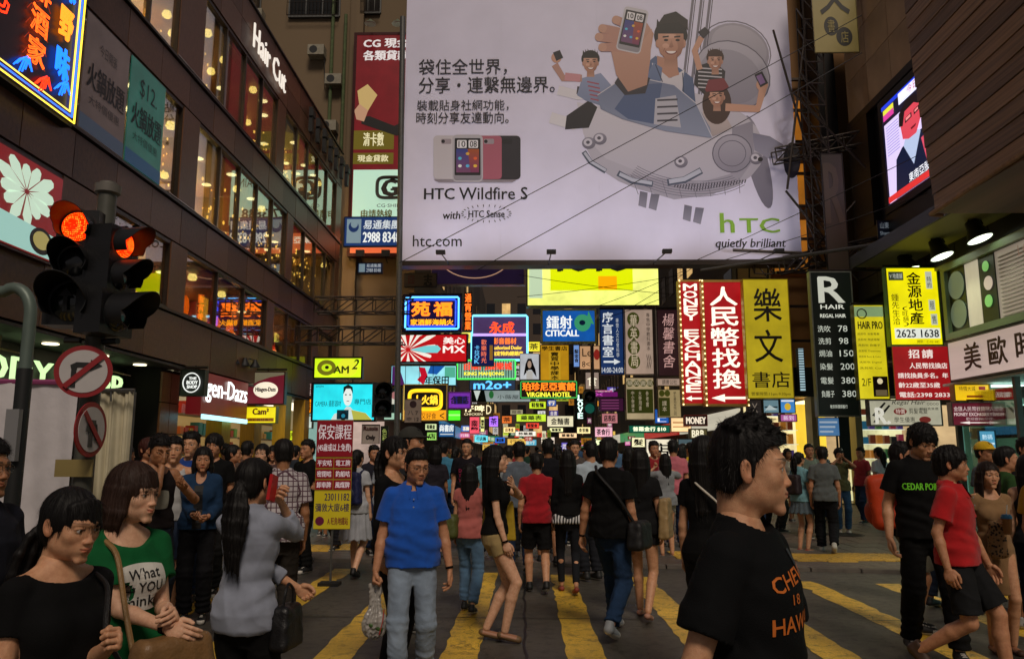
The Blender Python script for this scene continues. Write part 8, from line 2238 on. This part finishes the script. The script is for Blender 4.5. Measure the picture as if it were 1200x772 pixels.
# ---------------- nearest figures
P = man(870,484,2.0,yaw=50,lod=0,head=(28,2,0),hair='spiky',hairv=2,skin='mid',face=1,build=.82,face_scale=(.97,.92,.99),top=('tee','#060709',('u',.68)),neck='crew',bottom=('jeans','#1a2436'),look=-.1,
  label='young man in black t-shirt with orange print crossing close by in profile',handR=(-.30,.06,.84),handL=(.24,-.08,.86))
decal(P,[('CHEVE',.0,1.315,.19,.038,'#c8681c',{'rot': 10,'bold': .01}),('18',-.01,1.265,.04,.025,'#c8681c'),('HAWAII',.0,1.21,.20,.040,'#c8681c',{'rot': 3,'bold': .01}),('#patch',.05,1.36,.03,.04,'#2c2e34')])
P = woman(86,560,2.35,yaw=62,lod=0,head=(8,12,0),hair='ponylow',skin='mid',face=2,fat=1.12,build=1.08,top=('fitted','#060607',('u',.5)),neck='wide',bottom=('trousers','#14161c'),look=.1,
  handL=(.03,-.26,1.20),hkL='grip',thumbL=(0,0,1),handR=(-.20,-.08,.86),label='woman with low ponytail in a wide necked black top gripping her bag strap')
soft_bag('shoulder_bag',P,(.26,-.16,.86),(.05,.13,.10),leather('#17130f'),'black leather shoulder bag of the woman in the wide necked black top',strap=[([(.24,-.14,.95),(.10,-.24,1.10),(.03,-.215,1.22),(.10,-.12,1.37),(.12,.03,1.41)],.009,leather('#14110f'))])
P = woman(158,536,2.95,yaw=52,lod=0,head=(24,4,0),hair='bob',haircol='#2b1a12',skin='pale',face=3,top=('tee','#0d5a2e',('u',.55)),neck='scoop',bottom=('trousers','#15161a'),
  handL=(.06,-.30,1.12),hkL='hold',thumbL=(-.4,0,1),handR=(.02,-.33,1.08),hkR='relax',thumbR=(.4,0,1),extras=(('bracelet','L','#1c1410'),('watch','R','#8f8467')),label='smiling woman with bobbed brown hair in green t-shirt with a white slogan patch')
decal(P,[('#patch',0.02,1.21,.20,.19,'#c9c6be'),('What',.02,1.265,.13,.042,'#101010',{'lift': .006,'bold': .01,'rot': 5}),('do YOU',.02,1.21,.16,.042,'#101010',{'lift': .006,'bold': .01,'rot': 3}),('think?',.02,1.155,.15,.042,'#101010',{'lift': .006,'bold': .01,'rot': 2})])
soft_bag('handbag',P,(.04,-.36,.97),(.16,.06,.08),leather('#7a5a36'),'tan leather handbag held in front by the woman in green',strap=[([(-.10,-.36,.95),(-.10,-.24,1.15),(-.09,-.12,1.36),(-.11,.03,1.42),(-.1,.16,1.25)],.011,leather('#8a6a40'))])
P = woman(300,531,3.75,yaw=172,lod=0,head=(-12,4,0),hair='ponylow',hairv=1,skin='mid',face=4,top=('shirt','#8d93a3',('f',.62)),neck='crew',bottom=('trousers','#0a0a0c'),hem=.82,build=.92,
  handR=(-.12,-.10,1.47),hkR='hold',thumbR=(0,.2,1),elbR=(-.1,-.35,-1),handL=(-.20,-.16,1.02),hkL='hold',thumbL=(0,0,1),elbL=(1,.4,-.6),label='woman seen from behind in a pale grey blue shirt with a long black ponytail')
W = P['M'] @ P['HM']
ph_ = MB().box(-.008,.008,-.03,.03,-.06,.06).build('mobile_phone',Pm('#b0181c',.3)); c_ = W @ Vector((-.098,-.02,-.03)); ph_.location = c_; ph_.rotation_euler = (R(15),0,R(172)); tag(ph_,'red mobile phone held to the ear of the woman in the grey blue shirt','phone')
soft_bag('handbag',P,(-.20,-.06,.84),(.05,.11,.11),leather('#0f0e10'),'black handbag on the right arm of the woman in the grey blue shirt',strap=[([(-.20,-.12,.93),(-.21,-.11,1.02),(-.20,-.06,1.06),(-.21,-.01,1.02),(-.20,.0,.93)],.008,leather('#0f0e10'))])
P = man(487,520,5.4,yaw=8,lod=0,head=(22,12,0),hair='crop',hairv=1,skin='tan',face=0,fat=1.12,build=1.0,top=('polo','#1552b4'),neck='collar',bottom=('jeans','#7f8ea0'),extras=('glasses',('watch','L','#a0906a')),
  handR=(-.26,-.06,.83),hkR='grip',handL=(.27,-.02,.83),footL=(.10,.10,.09),footR=(-.09,-.16,.08),shoes=('shoe','#2a2018'),label='middle aged man with glasses in a bright blue polo shirt and pale jeans')
Wr = P['M'] @ P['wr'] + Vector((0,0,-.09));
def plastic_bag(loc):
 f = Field(lin(-.13,.13,.005),lin(-.10,.10,.005),lin(-.36,.03,.005))
 f.add(f.ell((0,0,-.25),(.075,.060,.085),0)); f.add(f.cone((0,0,-.22),(0,0,-.10),.062,.022,.03)); f.add(f.cone((.01,0,-.12),(.03,0,-.0),.02,.007,.01)); f.add(f.cone((-.01,0,-.12),(-.03,0,.0),.02,.007,.01)); f.add(f.cone((-.03,0,0),(.03,0,.005),.007,.007,.005))
 f.offset(lambda x,y,z: (.012 * (np.abs(wob(x,y,z,55,2)) - .4) + .006 * np.sin(np.arctan2(x,y) * 9 + 25 * z)).astype(F32))
 v,q = f.mesh(); m = mat('thin_plastic','#b9b4ae',.3,noise=.2,scale=12)
 m.node_tree.nodes['Principled BSDF'].inputs['Transmission Weight'].default_value = .35
 root = empty('plastic_bag',loc,R(20),'crumpled white plastic carrier bag hanging from the hand of the man in blue','bag'); link('body',to_mesh('bag',v,q,m),root)
 f = Field(lin(-.10,.10,.006),lin(-.09,.09,.006),lin(-.36,-.15,.006)); f.add(f.cone((-.03,-.045,-.24),(.03,-.05,-.27),.018,.016,0)); v,q = f.mesh(); link('contents',to_mesh('bottle',v,q,Pm('#3c5a2a',.4)),root)
 MB().tube([(.05,-.052,-.15),(.04,-.066,-.22),(.02,-.064,-.30)],.004,5).build('print',Pm('#a02820',.5),root)
plastic_bag(Wr)
# ---------------- middle of the crossing
P = woman(580,519,6.8,yaw=88,lod=0,head=(-4,2,0),hair='long',hairv=1,skin='pale',face=5,top=('fitted',BK,('u',.52)),neck='crew',bottom=('minishorts','#a08a5c'),shoes=('heel','#6b5133'),
  handL=(.04,-.16,1.34),hkL='flat',thumbL=(0,0,1),elbL=(1,-.6,-.6),handR=(-.18,-.10,.86),footL=(.05,.07,.11),footR=(-.06,-.10,.11),extras=(('bracelet','R','#b09060'),),label='woman in black top and beige shorts looking right with a hand on her chest')
soft_bag('tote_bag',P,(.24,-.02,1.02),(.03,.15,.18),leather('#b0921c'),'yellow flat tote bag hanging behind the woman in beige shorts',sag=.004)
P = woman(552,540,8.0,yaw=168,lod=1,hair='long',skin='mid',face=6,top=('tee','#b0605a',('u',.3)),neck='scoop',bottom=('jeans','#5c7fa0'),handR=(-.22,-.16,1.06),elbR=(-1,.6,0),footL=(.09,-.12,.08),footR=(-.08,.16,.1),label='woman in salmon top and light jeans walking away with an olive bag')
soft_bag('shoulder_bag',P,(.20,.12,.98),(.10,.12,.14),nylon('#4a5220'),'olive green shoulder bag of the woman in the salmon top')
P = man(628,529,9.2,yaw=183,lod=1,hair='short',skin='mid',face=2,top=('tee','#a01420'),neck='crew',bottom=('shorts','#121214'),shoes=('sneaker','#09090a'),footL=(.09,-.05,.08),footR=(-.10,.24,.12),label='short haired boy in a red t-shirt and black shorts walking away')
P = woman(664,524,9.1,yaw=182,lod=1,hair='long',hairv=2,skin='mid',face=1,top=('fitted','#09090a',('f',.8)),neck='crew',bottom=('leggings','#1b1d22'),footL=(.07,-.18,.08),footR=(-.07,.20,.12),shoes=('flat','#8a3c30'),label='long haired woman in black with a zebra striped hem walking away')
o = soft_bag('striped_hem',P,(0,.0,.88),(.19,.135,.06),mat('zebra','#888888',.8),'x');
zm = MATS['zebra']; nt,N,L,b = nodes_of(zm); wv = N.new('ShaderNodeTexWave'); wv.inputs['Scale'].default_value = 9; wv.inputs['Distortion'].default_value = 4; t = N.new('ShaderNodeTexCoord'); L.new(t.outputs['Object'],wv.inputs['Vector']); r_ = N.new('ShaderNodeValToRGB'); r_.color_ramp.elements[0].position = .45; r_.color_ramp.elements[1].position = .55; r_.color_ramp.elements[0].color = (.01,.01,.01,1); r_.color_ramp.elements[1].color = (.6,.6,.6,1); L.new(wv.outputs[0],r_.inputs[0]); L.new(r_.outputs[0],b.inputs['Base Color'])
ch = o.children[0]; ch.parent = P['root']; ch.name = 'striped_hem'; ch.matrix_basis = Matrix.Scale(P['S'],4) @ Matrix.Translation((0,.0,.88)); bpy.data.objects.remove(o)
soft_bag('shoulder_bag',P,(-.22,.06,1.13),(.05,.08,.17),leather('#8c1420'),'red shoulder bag of the long haired woman in black')
P = man(690,516,10.0,yaw=205,lod=1,hair='short',hairv=1,skin='mid',face=3,top=('tee','#a9b8c4'),neck='crew',bottom=('trousers','#1c1e24'),label='man in a pale blue white t-shirt turned left between two black tops')
P = man(713,508,7.0,yaw=152,lod=0,hair='short',hairv=3,skin='tan',face=4,top=('tee','#070708'),neck='crew',bottom=('jeans','#1d3350'),shoes=('sneaker','#8a8f94'),footL=(.09,-.26,.10),footR=(-.09,.28,.14),head=(10,0,0),handL=(.30,-.04,.84),
  extras=(('watch','L','#2a2a2c'),),label='man in black t-shirt and blue jeans striding away with a black bag at his hip')
soft_bag('shoulder_bag',P,(-.26,.0,.86),(.07,.15,.12),nylon('#0b0b0d'),'black shoulder bag on the right hip of the striding man in jeans',strap=[([(-.24,.05,.95),(-.12,.16,1.2),(.06,.16,1.38),(.12,.04,1.44)],.014,nylon('#0b0b0d'))])
P = woman(748,522,7.7,yaw=160,lod=1,hair='long',hairv=1,skin='mid',face=2,top=('tee','#131315',('u',.5)),neck='crew',bottom=('minishorts','#1c1c20'),shoes=('flat','#b0806a'),footL=(.08,-.20,.08),footR=(-.08,.2,.12),label='long haired woman with bare legs half hidden behind the striding man')
soft_bag('tote_bag',P,(-.24,-.02,1.0),(.05,.15,.20),leather('#9c8258'),'large beige tote bag beside the black hip bag')
P = woman(822,508,5.4,yaw=150,lod=0,hair='long',hairv=2,skin='mid',face=7,top=('fitted','#070708',('u',.5)),neck='crew',bottom=('trousers','#101216'),hem=.86,label='long haired woman in black with a white bag strap behind the close profile man')
soft_bag('shoulder_bag',P,(-.24,.05,.90),(.05,.12,.11),leather('#c0b8a8'),'pale shoulder bag with a thin white strap in the middle right',strap=[([(-.22,.06,1.0),(-.14,.14,1.25),(.02,.14,1.38),(.10,.03,1.43)],.008,leather('#c9c2b4'))])
P = woman(465,508,5.7,yaw=60,lod=0,hair='ponytail',hairv=1,skin='mid',face=3,top=('fitted','#080809',('f',.6)),neck='scoop',bottom=('leggings','#14141a'),label='woman with a high ponytail in black just behind the man in the blue polo')
P = man(484,499,7.2,yaw=75,lod=1,hair='crop',skin='tan',face=5,top=('tee','#26282c'),neck='crew',bottom=('trousers','#1c1c20'),extras=(('cap','#3a3a36'),),label='tall man in a dark cap looking right behind the ponytailed woman')
P = woman(421,524,10.2,yaw=165,lod=1,hair='ponytail',skin='pale',face=4,top=('tee','#a9adb4',('u',.5)),neck='crew',bottom=('skirt','#9ca0a8'),shoes=('shoe','#080809'),footL=(.08,-.14,.08),footR=(-.08,.16,.12),label='schoolgirl in pale uniform seen from behind with a backpack')
soft_bag('backpack',P,(0,.17,1.18),(.14,.075,.22),nylon('#141c4a'),'navy school backpack with lime piping on the schoolgirl',cat='backpack',rz=180,pocket=(1,nylon('#101840'),Pm('#8ab81c',.4)),strap=[([(.09,.16,1.36),(.11,.02,1.43),(.10,-.10,1.34),(.13,.0,1.15)],.014,nylon('#101840')),([(-.09,.16,1.36),(-.11,.02,1.43),(-.10,-.10,1.34),(-.13,.0,1.15)],.014,nylon('#101840'))])
P = man(362,514,10.6,yaw=-30,lod=1,hair='short',skin='tan',face=6,top=('tee','#09090a'),bottom=('trousers','#181818'),handL=(.05,-.22,1.1),label='man in a black t-shirt standing left of the red class banner')
P = man(333,512,6.6,yaw=200,lod=0,hair='crop',hairv=1,skin='dark',face=7,fat=1.1,top=('shirt','#b0aeb4',('u',.7),None),neck='crew',bottom=('trousers','#2a2622'),handL=(.26,-.05,.9),handR=(-.26,.0,.9),hem=.86,label='balding man in a checked short sleeved shirt with his back turned') if False else None
pl = fabric('#b0aeb4'); plaid = pl.copy(); plaid.name = 'plaid_shirt_cloth'; nt = plaid.node_tree; N = nt.nodes; L = nt.links; b = N['Principled BSDF']
t = N.new('ShaderNodeTexCoord'); sx_ = N.new('ShaderNodeSeparateXYZ'); L.new(t.outputs['Object'],sx_.inputs[0]); acc = None
for ax_,fq in (('X',150),('Z',150),('Y',150)):
 m1 = N.new('ShaderNodeMath'); m1.operation = 'MULTIPLY'; m1.inputs[1].default_value = fq; L.new(sx_.outputs[ax_],m1.inputs[0]); m2 = N.new('ShaderNodeMath'); m2.operation = 'SINE'; L.new(m1.outputs[0],m2.inputs[0]); m3 = N.new('ShaderNodeMath'); m3.operation = 'GREATER_THAN'; m3.inputs[1].default_value = .78; L.new(m2.outputs[0],m3.inputs[0])
 if acc is None: acc = m3
 else: m4 = N.new('ShaderNodeMath'); m4.operation = 'MAXIMUM'; L.new(acc.outputs[0],m4.inputs[0]); L.new(m3.outputs[0],m4.inputs[1]); acc = m4
mx = N.new('ShaderNodeMix'); mx.data_type = 'RGBA'; mx.inputs['A'].default_value = (.50,.46,.48,1); mx.inputs['B'].default_value = (.10,.05,.07,1); L.new(acc.outputs[0],mx.inputs['Factor']); L.new(mx.outputs['Result'],b.inputs['Base Color'])
P = man(334,512,6.6,yaw=205,lod=0,hair='crop',hairv=1,skin='dark',face=7,fat=1.1,top=('tee','#b0aeb4',('u',.7),plaid),neck='crew',bottom=('trousers','#2a2622'),label='man with cropped hair in a checked short sleeved shirt turned away')
# ---------------- group on the left
P = man(187,507,6.8,yaw=50,lod=0,head=(0,14,0),hair='spiky',skin='dark',face=1,top=('tank','#1a1416'),neck='scoop',bottom=('jeans','#1c2430'),handR=(-.03,-.16,1.44),hkR='relax',thumbR=(0,-.5,.4),elbR=(-.3,-.4,-1),handL=(.14,-.22,1.25),elbL=(1,0,-1),label='spiky haired man in a dark tank top with his hand raised to his nose')
decal(P,[('#patch',0,1.16,.14,.16,'#8a8a80')])
P = man(206,510,7.6,yaw=20,lod=1,hair='short',hairv=2,skin='mid',face=2,top=('tank','#b8b8b8'),neck='scoop',bottom=('shorts','#33415a'),label='young man in a white tank top behind the spiky haired man')
P = man(225,505,8.3,yaw=5,lod=1,hair='spiky',hairv=1,skin='mid',face=3,top=('tee','#123a86',('u',.2)),neck='crew',bottom=('jeans','#22304a'),label='grinning young man in a blue shirt with a white print')
decal(P,[('#patch',0,1.17,.10,.16,'#c8ccd0')])
P = woman(240,521,7.5,yaw=14,lod=0,head=(8,4,0),hair='long',skin='tan',face=5,top=('jacket','#1a3452',('f',.8)),neck='v',bottom=('trousers','#0e0e12'),shoes=('sneaker','#101014'),handL=(.10,-.22,1.02),hkL='hold',handR=(-.02,-.24,1.04),hkR='hold',label='woman in an open denim shirt over black trousers holding her hands together')
decal(P,[('#rect',0,1.12,.085,.42,'#08080a')],'inner_top')
P = man(252,507,8.8,yaw=10,lod=1,hair='shag',skin='tan',face=0,top=('tee','#070708'),bottom=('trousers','#141414'),label='man with shaggy hair in black behind the denim shirt')
P = woman(276,519,10.2,yaw=100,lod=1,hair='bun',skin='tan',face=6,top=('tank','#6a5648'),bottom=('minishorts','#3a3a44'),label='woman with her hair up in a brown tank top')
P = woman(309,518,9.4,yaw=0,lod=1,hair='updo',skin='pale',face=7,top=('tee','#33302e'),bottom=('jeans','#2c3a50'),label='woman with her hair tied back facing us between the denim shirt and the checked shirt')
P = man(292,516,11.5,yaw=170,lod=1,hair='short',skin='tan',face=4,top=('tee','#5c4438'),bottom=('trousers','#20201e'),label='man in a brown t-shirt beside the yellow pillar')
P = man(-16,508,3.1,yaw=80,lod=0,hair='short',hairv=2,skin='dark',face=6,top=('tee','#1b1c26'),neck='crew',bottom=('trousers','#14141a'),extras=('glasses',),label='man with glasses cut off by the left edge')
P = woman(176,512,9.0,yaw=60,lod=1,hair='shag',hairv=1,haircol='#3a1a14',skin='tan',face=1,top=('tee','#5c1c1c'),bottom=('jeans','#202838'),label='red brown haired woman at the edge of the dark shopfront')
P = woman(150,520,10.4,yaw=120,lod=1,hair='halflong',skin='tan',face=2,top=('tee','#1c1c22'),bottom=('jeans','#202838'),label='dark figure deep in the shop shade left of the red brown haired woman')
# ---------------- right side
P = man(1066,491,6.35,yaw=-12,lod=0,head=(22,24,0),hair='shag',hairv=1,skin='mid',face=5,build=1.06,top=('tee','#070708'),neck='crew',bottom=('trousers','#080809'),shoes=('sneaker','#2c2c30'),footL=(.12,-.20,.08),footR=(-.12,.14,.09),handL=(.24,-.18,.84),handR=(-.25,-.02,.86),label='tall young man looking down in a black t-shirt with lime green lettering')
decal(P,[('CEDAR POINT',-.02,1.235,.27,.050,'#7be82c',{'bold': .008}),('CEDAR POINT',-.018,1.236,.27,.050,'#7be82c',{'lift': .004,'bold': .008})])
P2 = man(1048,516,7.2,yaw=70,lod=1,hair='short',skin='tan',face=2,top=('tee','#14141a'),bottom=('shorts','#5a5648'),label='man carrying an orange backpack behind the tall young man')
soft_bag('backpack',P2,(0,.20,1.16),(.17,.12,.25),nylon('#c03a08'),'bulky orange backpack left of the tall young man in black',cat='backpack',rz=180,pocket=(1,nylon('#a83208'),metal_d),strap=[([(.09,.16,1.36),(.11,.02,1.43),(.10,-.12,1.34),(.15,.0,1.12)],.016,nylon('#a83208')),([(-.09,.16,1.36),(-.11,.02,1.43),(-.10,-.12,1.34),(-.15,.0,1.12)],.016,nylon('#a83208'))],rt=Matrix.Rotation(R(8),4,'X'))
P = man(1112,516,5.55,yaw=48,lod=0,head=(12,2,0),hair='shag',hairv=2,skin='tan',face=3,build=.88,top=('polo','#b01218'),neck='collar',bottom=('shorts','#17181a'),shoes=('shoe','#3a2618'),footL=(.09,-.18,.08),footR=(-.09,.34,.22),handL=(.20,-.14,.86),handR=(-.23,.02,.86),label='thin young man in a red polo shirt and black shorts walking right')
P = woman(1143,538,6.5,yaw=-8,lod=0,head=(6,0,3),hair='long',hairv=3,haircol='#1e130e',skin='mid',face=6,top=('dress','#8c6c48'),neck='scoop',bottom=(None,''),shoes=('flat','#4a3020'),handL=(.02,-.26,1.16),hkL='hold',thumbL=(0,0,1),handR=(-.22,-.02,.86),label='long haired woman in a beige dress holding an iced drink')
Wc = P['M'] @ (P['wl'] + Vector((-.03,-.07,.0)))
cup = empty('drink_cup',Wc,0,'plastic cup of iced coffee with a blue lid held by the woman in beige','cup')
MB().lathe([(.028,-.07),(.038,.05),(.001,.05)],n=18).build('cup',mat('iced_coffee','#8a6038',.15),cup,smooth=True); MB().lathe([(.040,.048),(.040,.058),(.030,.078),(.002,.082)],n=18).build('lid',Pm('#2c78a8',.3),cup,smooth=True); MB().bar((0,0,.07),(.015,0,.15),.004).build('straw',Pm('#d0d0c8',.4),cup)
soft_bag('shawl_bag',P,(-.05,-.20,1.02),(.07,.05,.16),mat('leopard_cloth','#8a6a40',.8),'leopard print cloth bag held against the beige dress',sag=.02)
lm = MATS['leopard_cloth']; nt,N,L,b = nodes_of(lm); vo = N.new('ShaderNodeTexVoronoi'); vo.inputs['Scale'].default_value = 38; t = N.new('ShaderNodeTexCoord'); L.new(t.outputs['Object'],vo.inputs['Vector']); r_ = N.new('ShaderNodeValToRGB'); r_.color_ramp.elements[0].position = .35; r_.color_ramp.elements[1].position = .42; r_.color_ramp.elements[0].color = (.015,.01,.008,1); r_.color_ramp.elements[1].color = (.28,.16,.07,1); L.new(vo.outputs['Distance'],r_.inputs[0]); L.new(r_.outputs[0],b.inputs['Base Color'])
P = man(1166,521,7.4,yaw=72,lod=1,hair='crop',hairv=2,skin='tan',face=0,top=('tee','#2c4a24'),bottom=('shorts','#8c8676'),shoes=('sneaker','#8a8a8c'),label='man in a green patterned shirt and pale shorts facing right behind the beige dress')
P = woman(1190,530,6.6,yaw=140,lod=0,hair='long',hairv=2,skin='pale',face=1,top=('tank','#14141a'),bottom=('trousers','#121830'),label='long haired woman in a dark sleeveless top near the right edge')
P = man(1208,522,5.8,yaw=100,lod=1,hair='short',skin='tan',face=2,top=('tee','#b88a10'),bottom=('trousers','#14161c'),label='person in a yellow t-shirt cut off by the right edge')
P = man(1143,516,9.2,yaw=30,lod=1,hair='crop',skin='tan',face=3,top=('tee','#3a4048'),bottom=('trousers','#20202a'),extras=(('cap','#d8b01c'),),label='person wearing a bright yellow hat in front of the phone shop')
P = man(1190,512,9.6,yaw=20,lod=1,hair='short',hairv=1,skin='tan',face=4,top=('tee','#2a2a30'),bottom=('jeans','#202838'),label='man in dark grey behind the long haired woman at the right edge')
P = woman(1076,518,8.3,yaw=120,lod=1,hair='short',skin='tan',face=5,top=('tee','#24406c'),bottom=('jeans','#202838'),label='short haired woman in blue partly behind the tall young man')
P = woman(930,528,12.9,yaw=120,lod=1,hair='ponytail',skin='mid',face=6,top=('tee','#6c9aa4'),bottom=('miniskirt','#4a5860'),shoes=('flat','#8a3a30'),label='woman in a pale turquoise top and denim skirt at the kerb')
soft_bag('backpack',P,(0,.15,1.15),(.12,.07,.17),nylon('#241a20'),'dark patterned backpack of the woman in the denim skirt',cat='backpack',rz=180)
P = man(957,521,12.6,yaw=160,lod=1,hair='short',skin='tan',face=0,top=('tee','#565c5c'),bottom=('trousers','#0f1014'),shoes=('sneaker','#b0b0a8'),footL=(.09,-.22,.08),footR=(-.09,.24,.16),label='man in a grey t-shirt and black trousers stepping onto the kerb')
P = woman(976,524,15.8,yaw=-10,lod=1,hair='shag',skin='tan',face=1,top=('tee','#5c5c38'),bottom=('jeans','#2c5070'),shoes=('sneaker','#c0c0b8'),handR=(-.06,-.20,1.5),handL=(.06,-.2,1.5),elbR=(-1,0,-1),elbL=(1,0,-1),hkR='hold',hkL='hold',label='person in an olive top raising a camera in front of the yellow doorway')
P = man(942,519,14.8,yaw=0,lod=1,hair='crop',skin='tan',face=2,top=('tee','#6c7c70'),bottom=('trousers','#2a2a26'),label='older man in a grey green t-shirt facing us beside the denim skirt')
P = man(904,522,16.0,yaw=90,lod=1,hair='crop',skin='tan',face=3,top=('tee','#7a3a4a'),bottom=('trousers','#2a2a26'),label='man in a dull pink shirt near the display shelves')
P = woman(776,530,12.2,yaw=188,lod=1,hair='long',skin='mid',face=4,top=('tee','#84888c'),bottom=('minishorts','#8a8c84'),shoes=('sandal','#6a4a34'),handR=(-.14,-.24,1.46),handL=(.12,-.24,1.46),elbR=(-1,0,-.6),elbL=(1,0,-.6),hkR='hold',hkL='hold',label='long haired woman in grey raising both arms to take a picture')
soft_bag('shoulder_bag',P,(.2,.05,.88),(.05,.09,.08),nylon('#14161c'),'small dark bag of the woman taking a picture')
for (px,yt,Y,c,lab,yw,sx_) in ((764,516,13.6,'#8c1c24','man in a red shirt facing us past the woman taking a picture',10,'m'),(786,515,13.2,'#c06a78','person in pink and white with a cream bag behind the picture takers',170,'m'),(806,518,15,'#c8a018','person in a yellow t-shirt near the lit clothes shop',200,'m'),(795,520,14.4,'#b4a888','person in a cream top right of the pink shirt',150,'f')):
 person(PX(px,Y),Y,HT(yt,Y),yaw=yw,sex=sx_,lod=1,face=int(px) % 7,hair='short' if sx_ == 'm' else 'halflong',top=('tee',c),bottom=('jeans','#22304a'),skin='tan',label=lab)
# pairs behind the crossing walkers
mid = [(521,516,14,'#3c7c9c','m',170,'man in a teal t-shirt seen between the blue polo and the black top'),(548,512,12.6,'#16121a','m',-5,'man in black with pink printed words facing us in the middle distance'),(536,522,16,'#1c1c20','f',160,'short woman in black beside the teal t-shirt'),
 (608,516,10.6,'#5c6672','m',190,'man in a slate grey t-shirt ahead of the boy in red'),(596,520,11.8,'#98a0a4','m',175,'second man in grey ahead of the boy in red'),(641,513,11.4,'#14141a','m',185,'dark haired man just left of the long haired woman in black'),(652,518,12.6,'#b8505c','f',180,'woman in rose glimpsed above the red shirt'),
 (672,514,13.4,'#4c4440','m',10,'man in brown facing us over the long haired woman'),(700,520,12.8,'#3c64a0','f',185,'woman in bright blue between the pale t-shirt and the jeans man'),(735,522,11.4,'#3c2c34','f',175,'woman in plum just right of the jeans man'),(572,522,12.2,'#68a8b8','f',180,'woman in pale turquoise behind the beige shorts'),
 (510,520,12.0,'#28242c','f',200,'woman in dark grey right of the blue polo'),(440,520,12.4,'#20202a','m',30,'man in navy facing us right of the class banner'),(399,518,13,'#1c1c1c','m',-20,'man in black behind the class banner'),(455,525,11.5,'#a0a8b4','f',170,'second schoolgirl in a pale uniform beside the backpack'),
 (322,520,12.8,'#4c3838','f',10,'woman in dull red facing us near the yellow pillars'),(347,520,13.6,'#2a3038','m',160,'man in slate near the mall corner'),(383,521,15,'#44403c','f',0,'woman in taupe near the turquoise advert'),(880,520,15.5,'#40506a','f',170,'woman in steel blue near the display shelves'),(842,521,14,'#c8c4bc','m',180,'man in white near the lit clothes shop'),(918,524,18.5,'#b8b0a0','f',10,'woman in cream facing us in front of the display shelves'),(1000,523,18,'#a03038','m',-60,'man in red by the pillar right of the yellow doorway'),(1022,522,16.5,'#c8ccd0','f',200,'woman in white beyond the orange backpack'),(268,519,12.5,'#b0a8a8','m',30,'man in pale grey deep among the people near the dark red fascia'),(494,521,13.5,'#c0b8b0','m',175,'man in off white behind the dark cap')]
for i,(px,yt,Y,c,sx_,yw,lab) in enumerate(mid):
 P = person(PX(px,Y),Y,HT(yt,Y),yaw=yw,sex=sx_,lod=1,build=[.9,1.0,1.08][i * 7 % 3],fat=[1,1.08,.96][i * 5 % 3],lean=[0,3,-2][i % 3],face=i % 7,hair=['short','crop','spiky'][i % 3] if sx_ == 'm' else ['long','halflong','ponytail','bob'][i % 4],hairv=i % 3 if sx_ == 'm' else 1,top=('tee',c),bottom=[('jeans','#22304a'),('trousers','#1c1c20'),('shorts','#4a4438')][i % 3],skin=['tan','mid','dark'][i % 3],
   footL=(.09,-.14 if i % 2 else .16,.08),footR=(-.09,.18 if i % 2 else -.14,.10),label=lab)
 if i == 1: decal(P,[('DON\'T\nTALK\nTO ME',0,1.17,.22,.2,'#c83a6c',{'bold': .01})])
# ---------------- the crowd far down the street: a dozen figures copied with new clothes
def copy_tree(o,parent=None):
 c = o.copy(); COL.objects.link(c); c.parent = parent
 for ch in o.children: copy_tree(ch,c)
 return c
qq = random.Random(21); proto = []
lab_far = 'distant pedestrian walking in the dense crowd far down the sign lined street'
clothes = ['#14141a','#3c4450','#8c2024','#a8acb4','#2c4a6c','#5c4a3c','#6c7c84','#c0b8ac','#1c3a2c','#6a3048','#8a7a3c','#202024','#4a6a8c','#101010']
spots = []
for i in range(170):
 Y = 17 + 62 * (i / 170) ** 1.1 + qq.uniform(-.5,.5)
 lo_,hi_ = (-3.9,7.6)
 spots.append((qq.uniform(lo_,hi_),Y,qq.choice([0,180]) + qq.uniform(-35,35)))
for i in range(14):
 x,y,a = spots[i]; f_ = i % 2
 P = person(x,y,1.58 + .022 * i if not f_ else 1.5 + .015 * i,yaw=a,sex='f' if f_ else 'm',lod=2,face=0,hair=['short','long','crop','bob','short','ponytail'][i % 6],top=('tee',clothes[i]),bottom=[('jeans','#26364d'),('trousers','#1c1c20'),('shorts','#3a3630')][i % 3],
   skin=['tan','mid','dark'][i % 3],footL=(.09,-.2 if i % 3 else .05,.08),footR=(-.09,.22 if i % 3 else 0,.12),shoes=('shoe','#1a1a1a'),label=lab_far,group='crowd far down the street')
 P['root']['label'] = 'far pedestrian in a %s top %s down the street' % (cname(clothes[i]),'seen from behind' if 90 < a % 360 < 270 else 'facing us'); proto.append(P['root'])
for i in range(14,len(spots)):
 x,y,a = spots[i]; c = copy_tree(proto[qq.randrange(14)]); c.location = (x,y,.03); c.rotation_euler.z = R(a); back = 'seen from behind' if 90 < a % 360 < 270 else 'facing us'; s_ = qq.uniform(.94,1.05); c.scale = (s_,s_,s_)
 col = qq.choice(clothes); c['label'] = 'far pedestrian in a %s top %s down the street' % (cname(col),back)
 for ch in c.children:
  if ch.name.startswith('shirt'): ch.material_slots[0].link = 'OBJECT'; ch.material_slots[0].material = fabric(col)
print('script time',round(time.time() - T0,1))
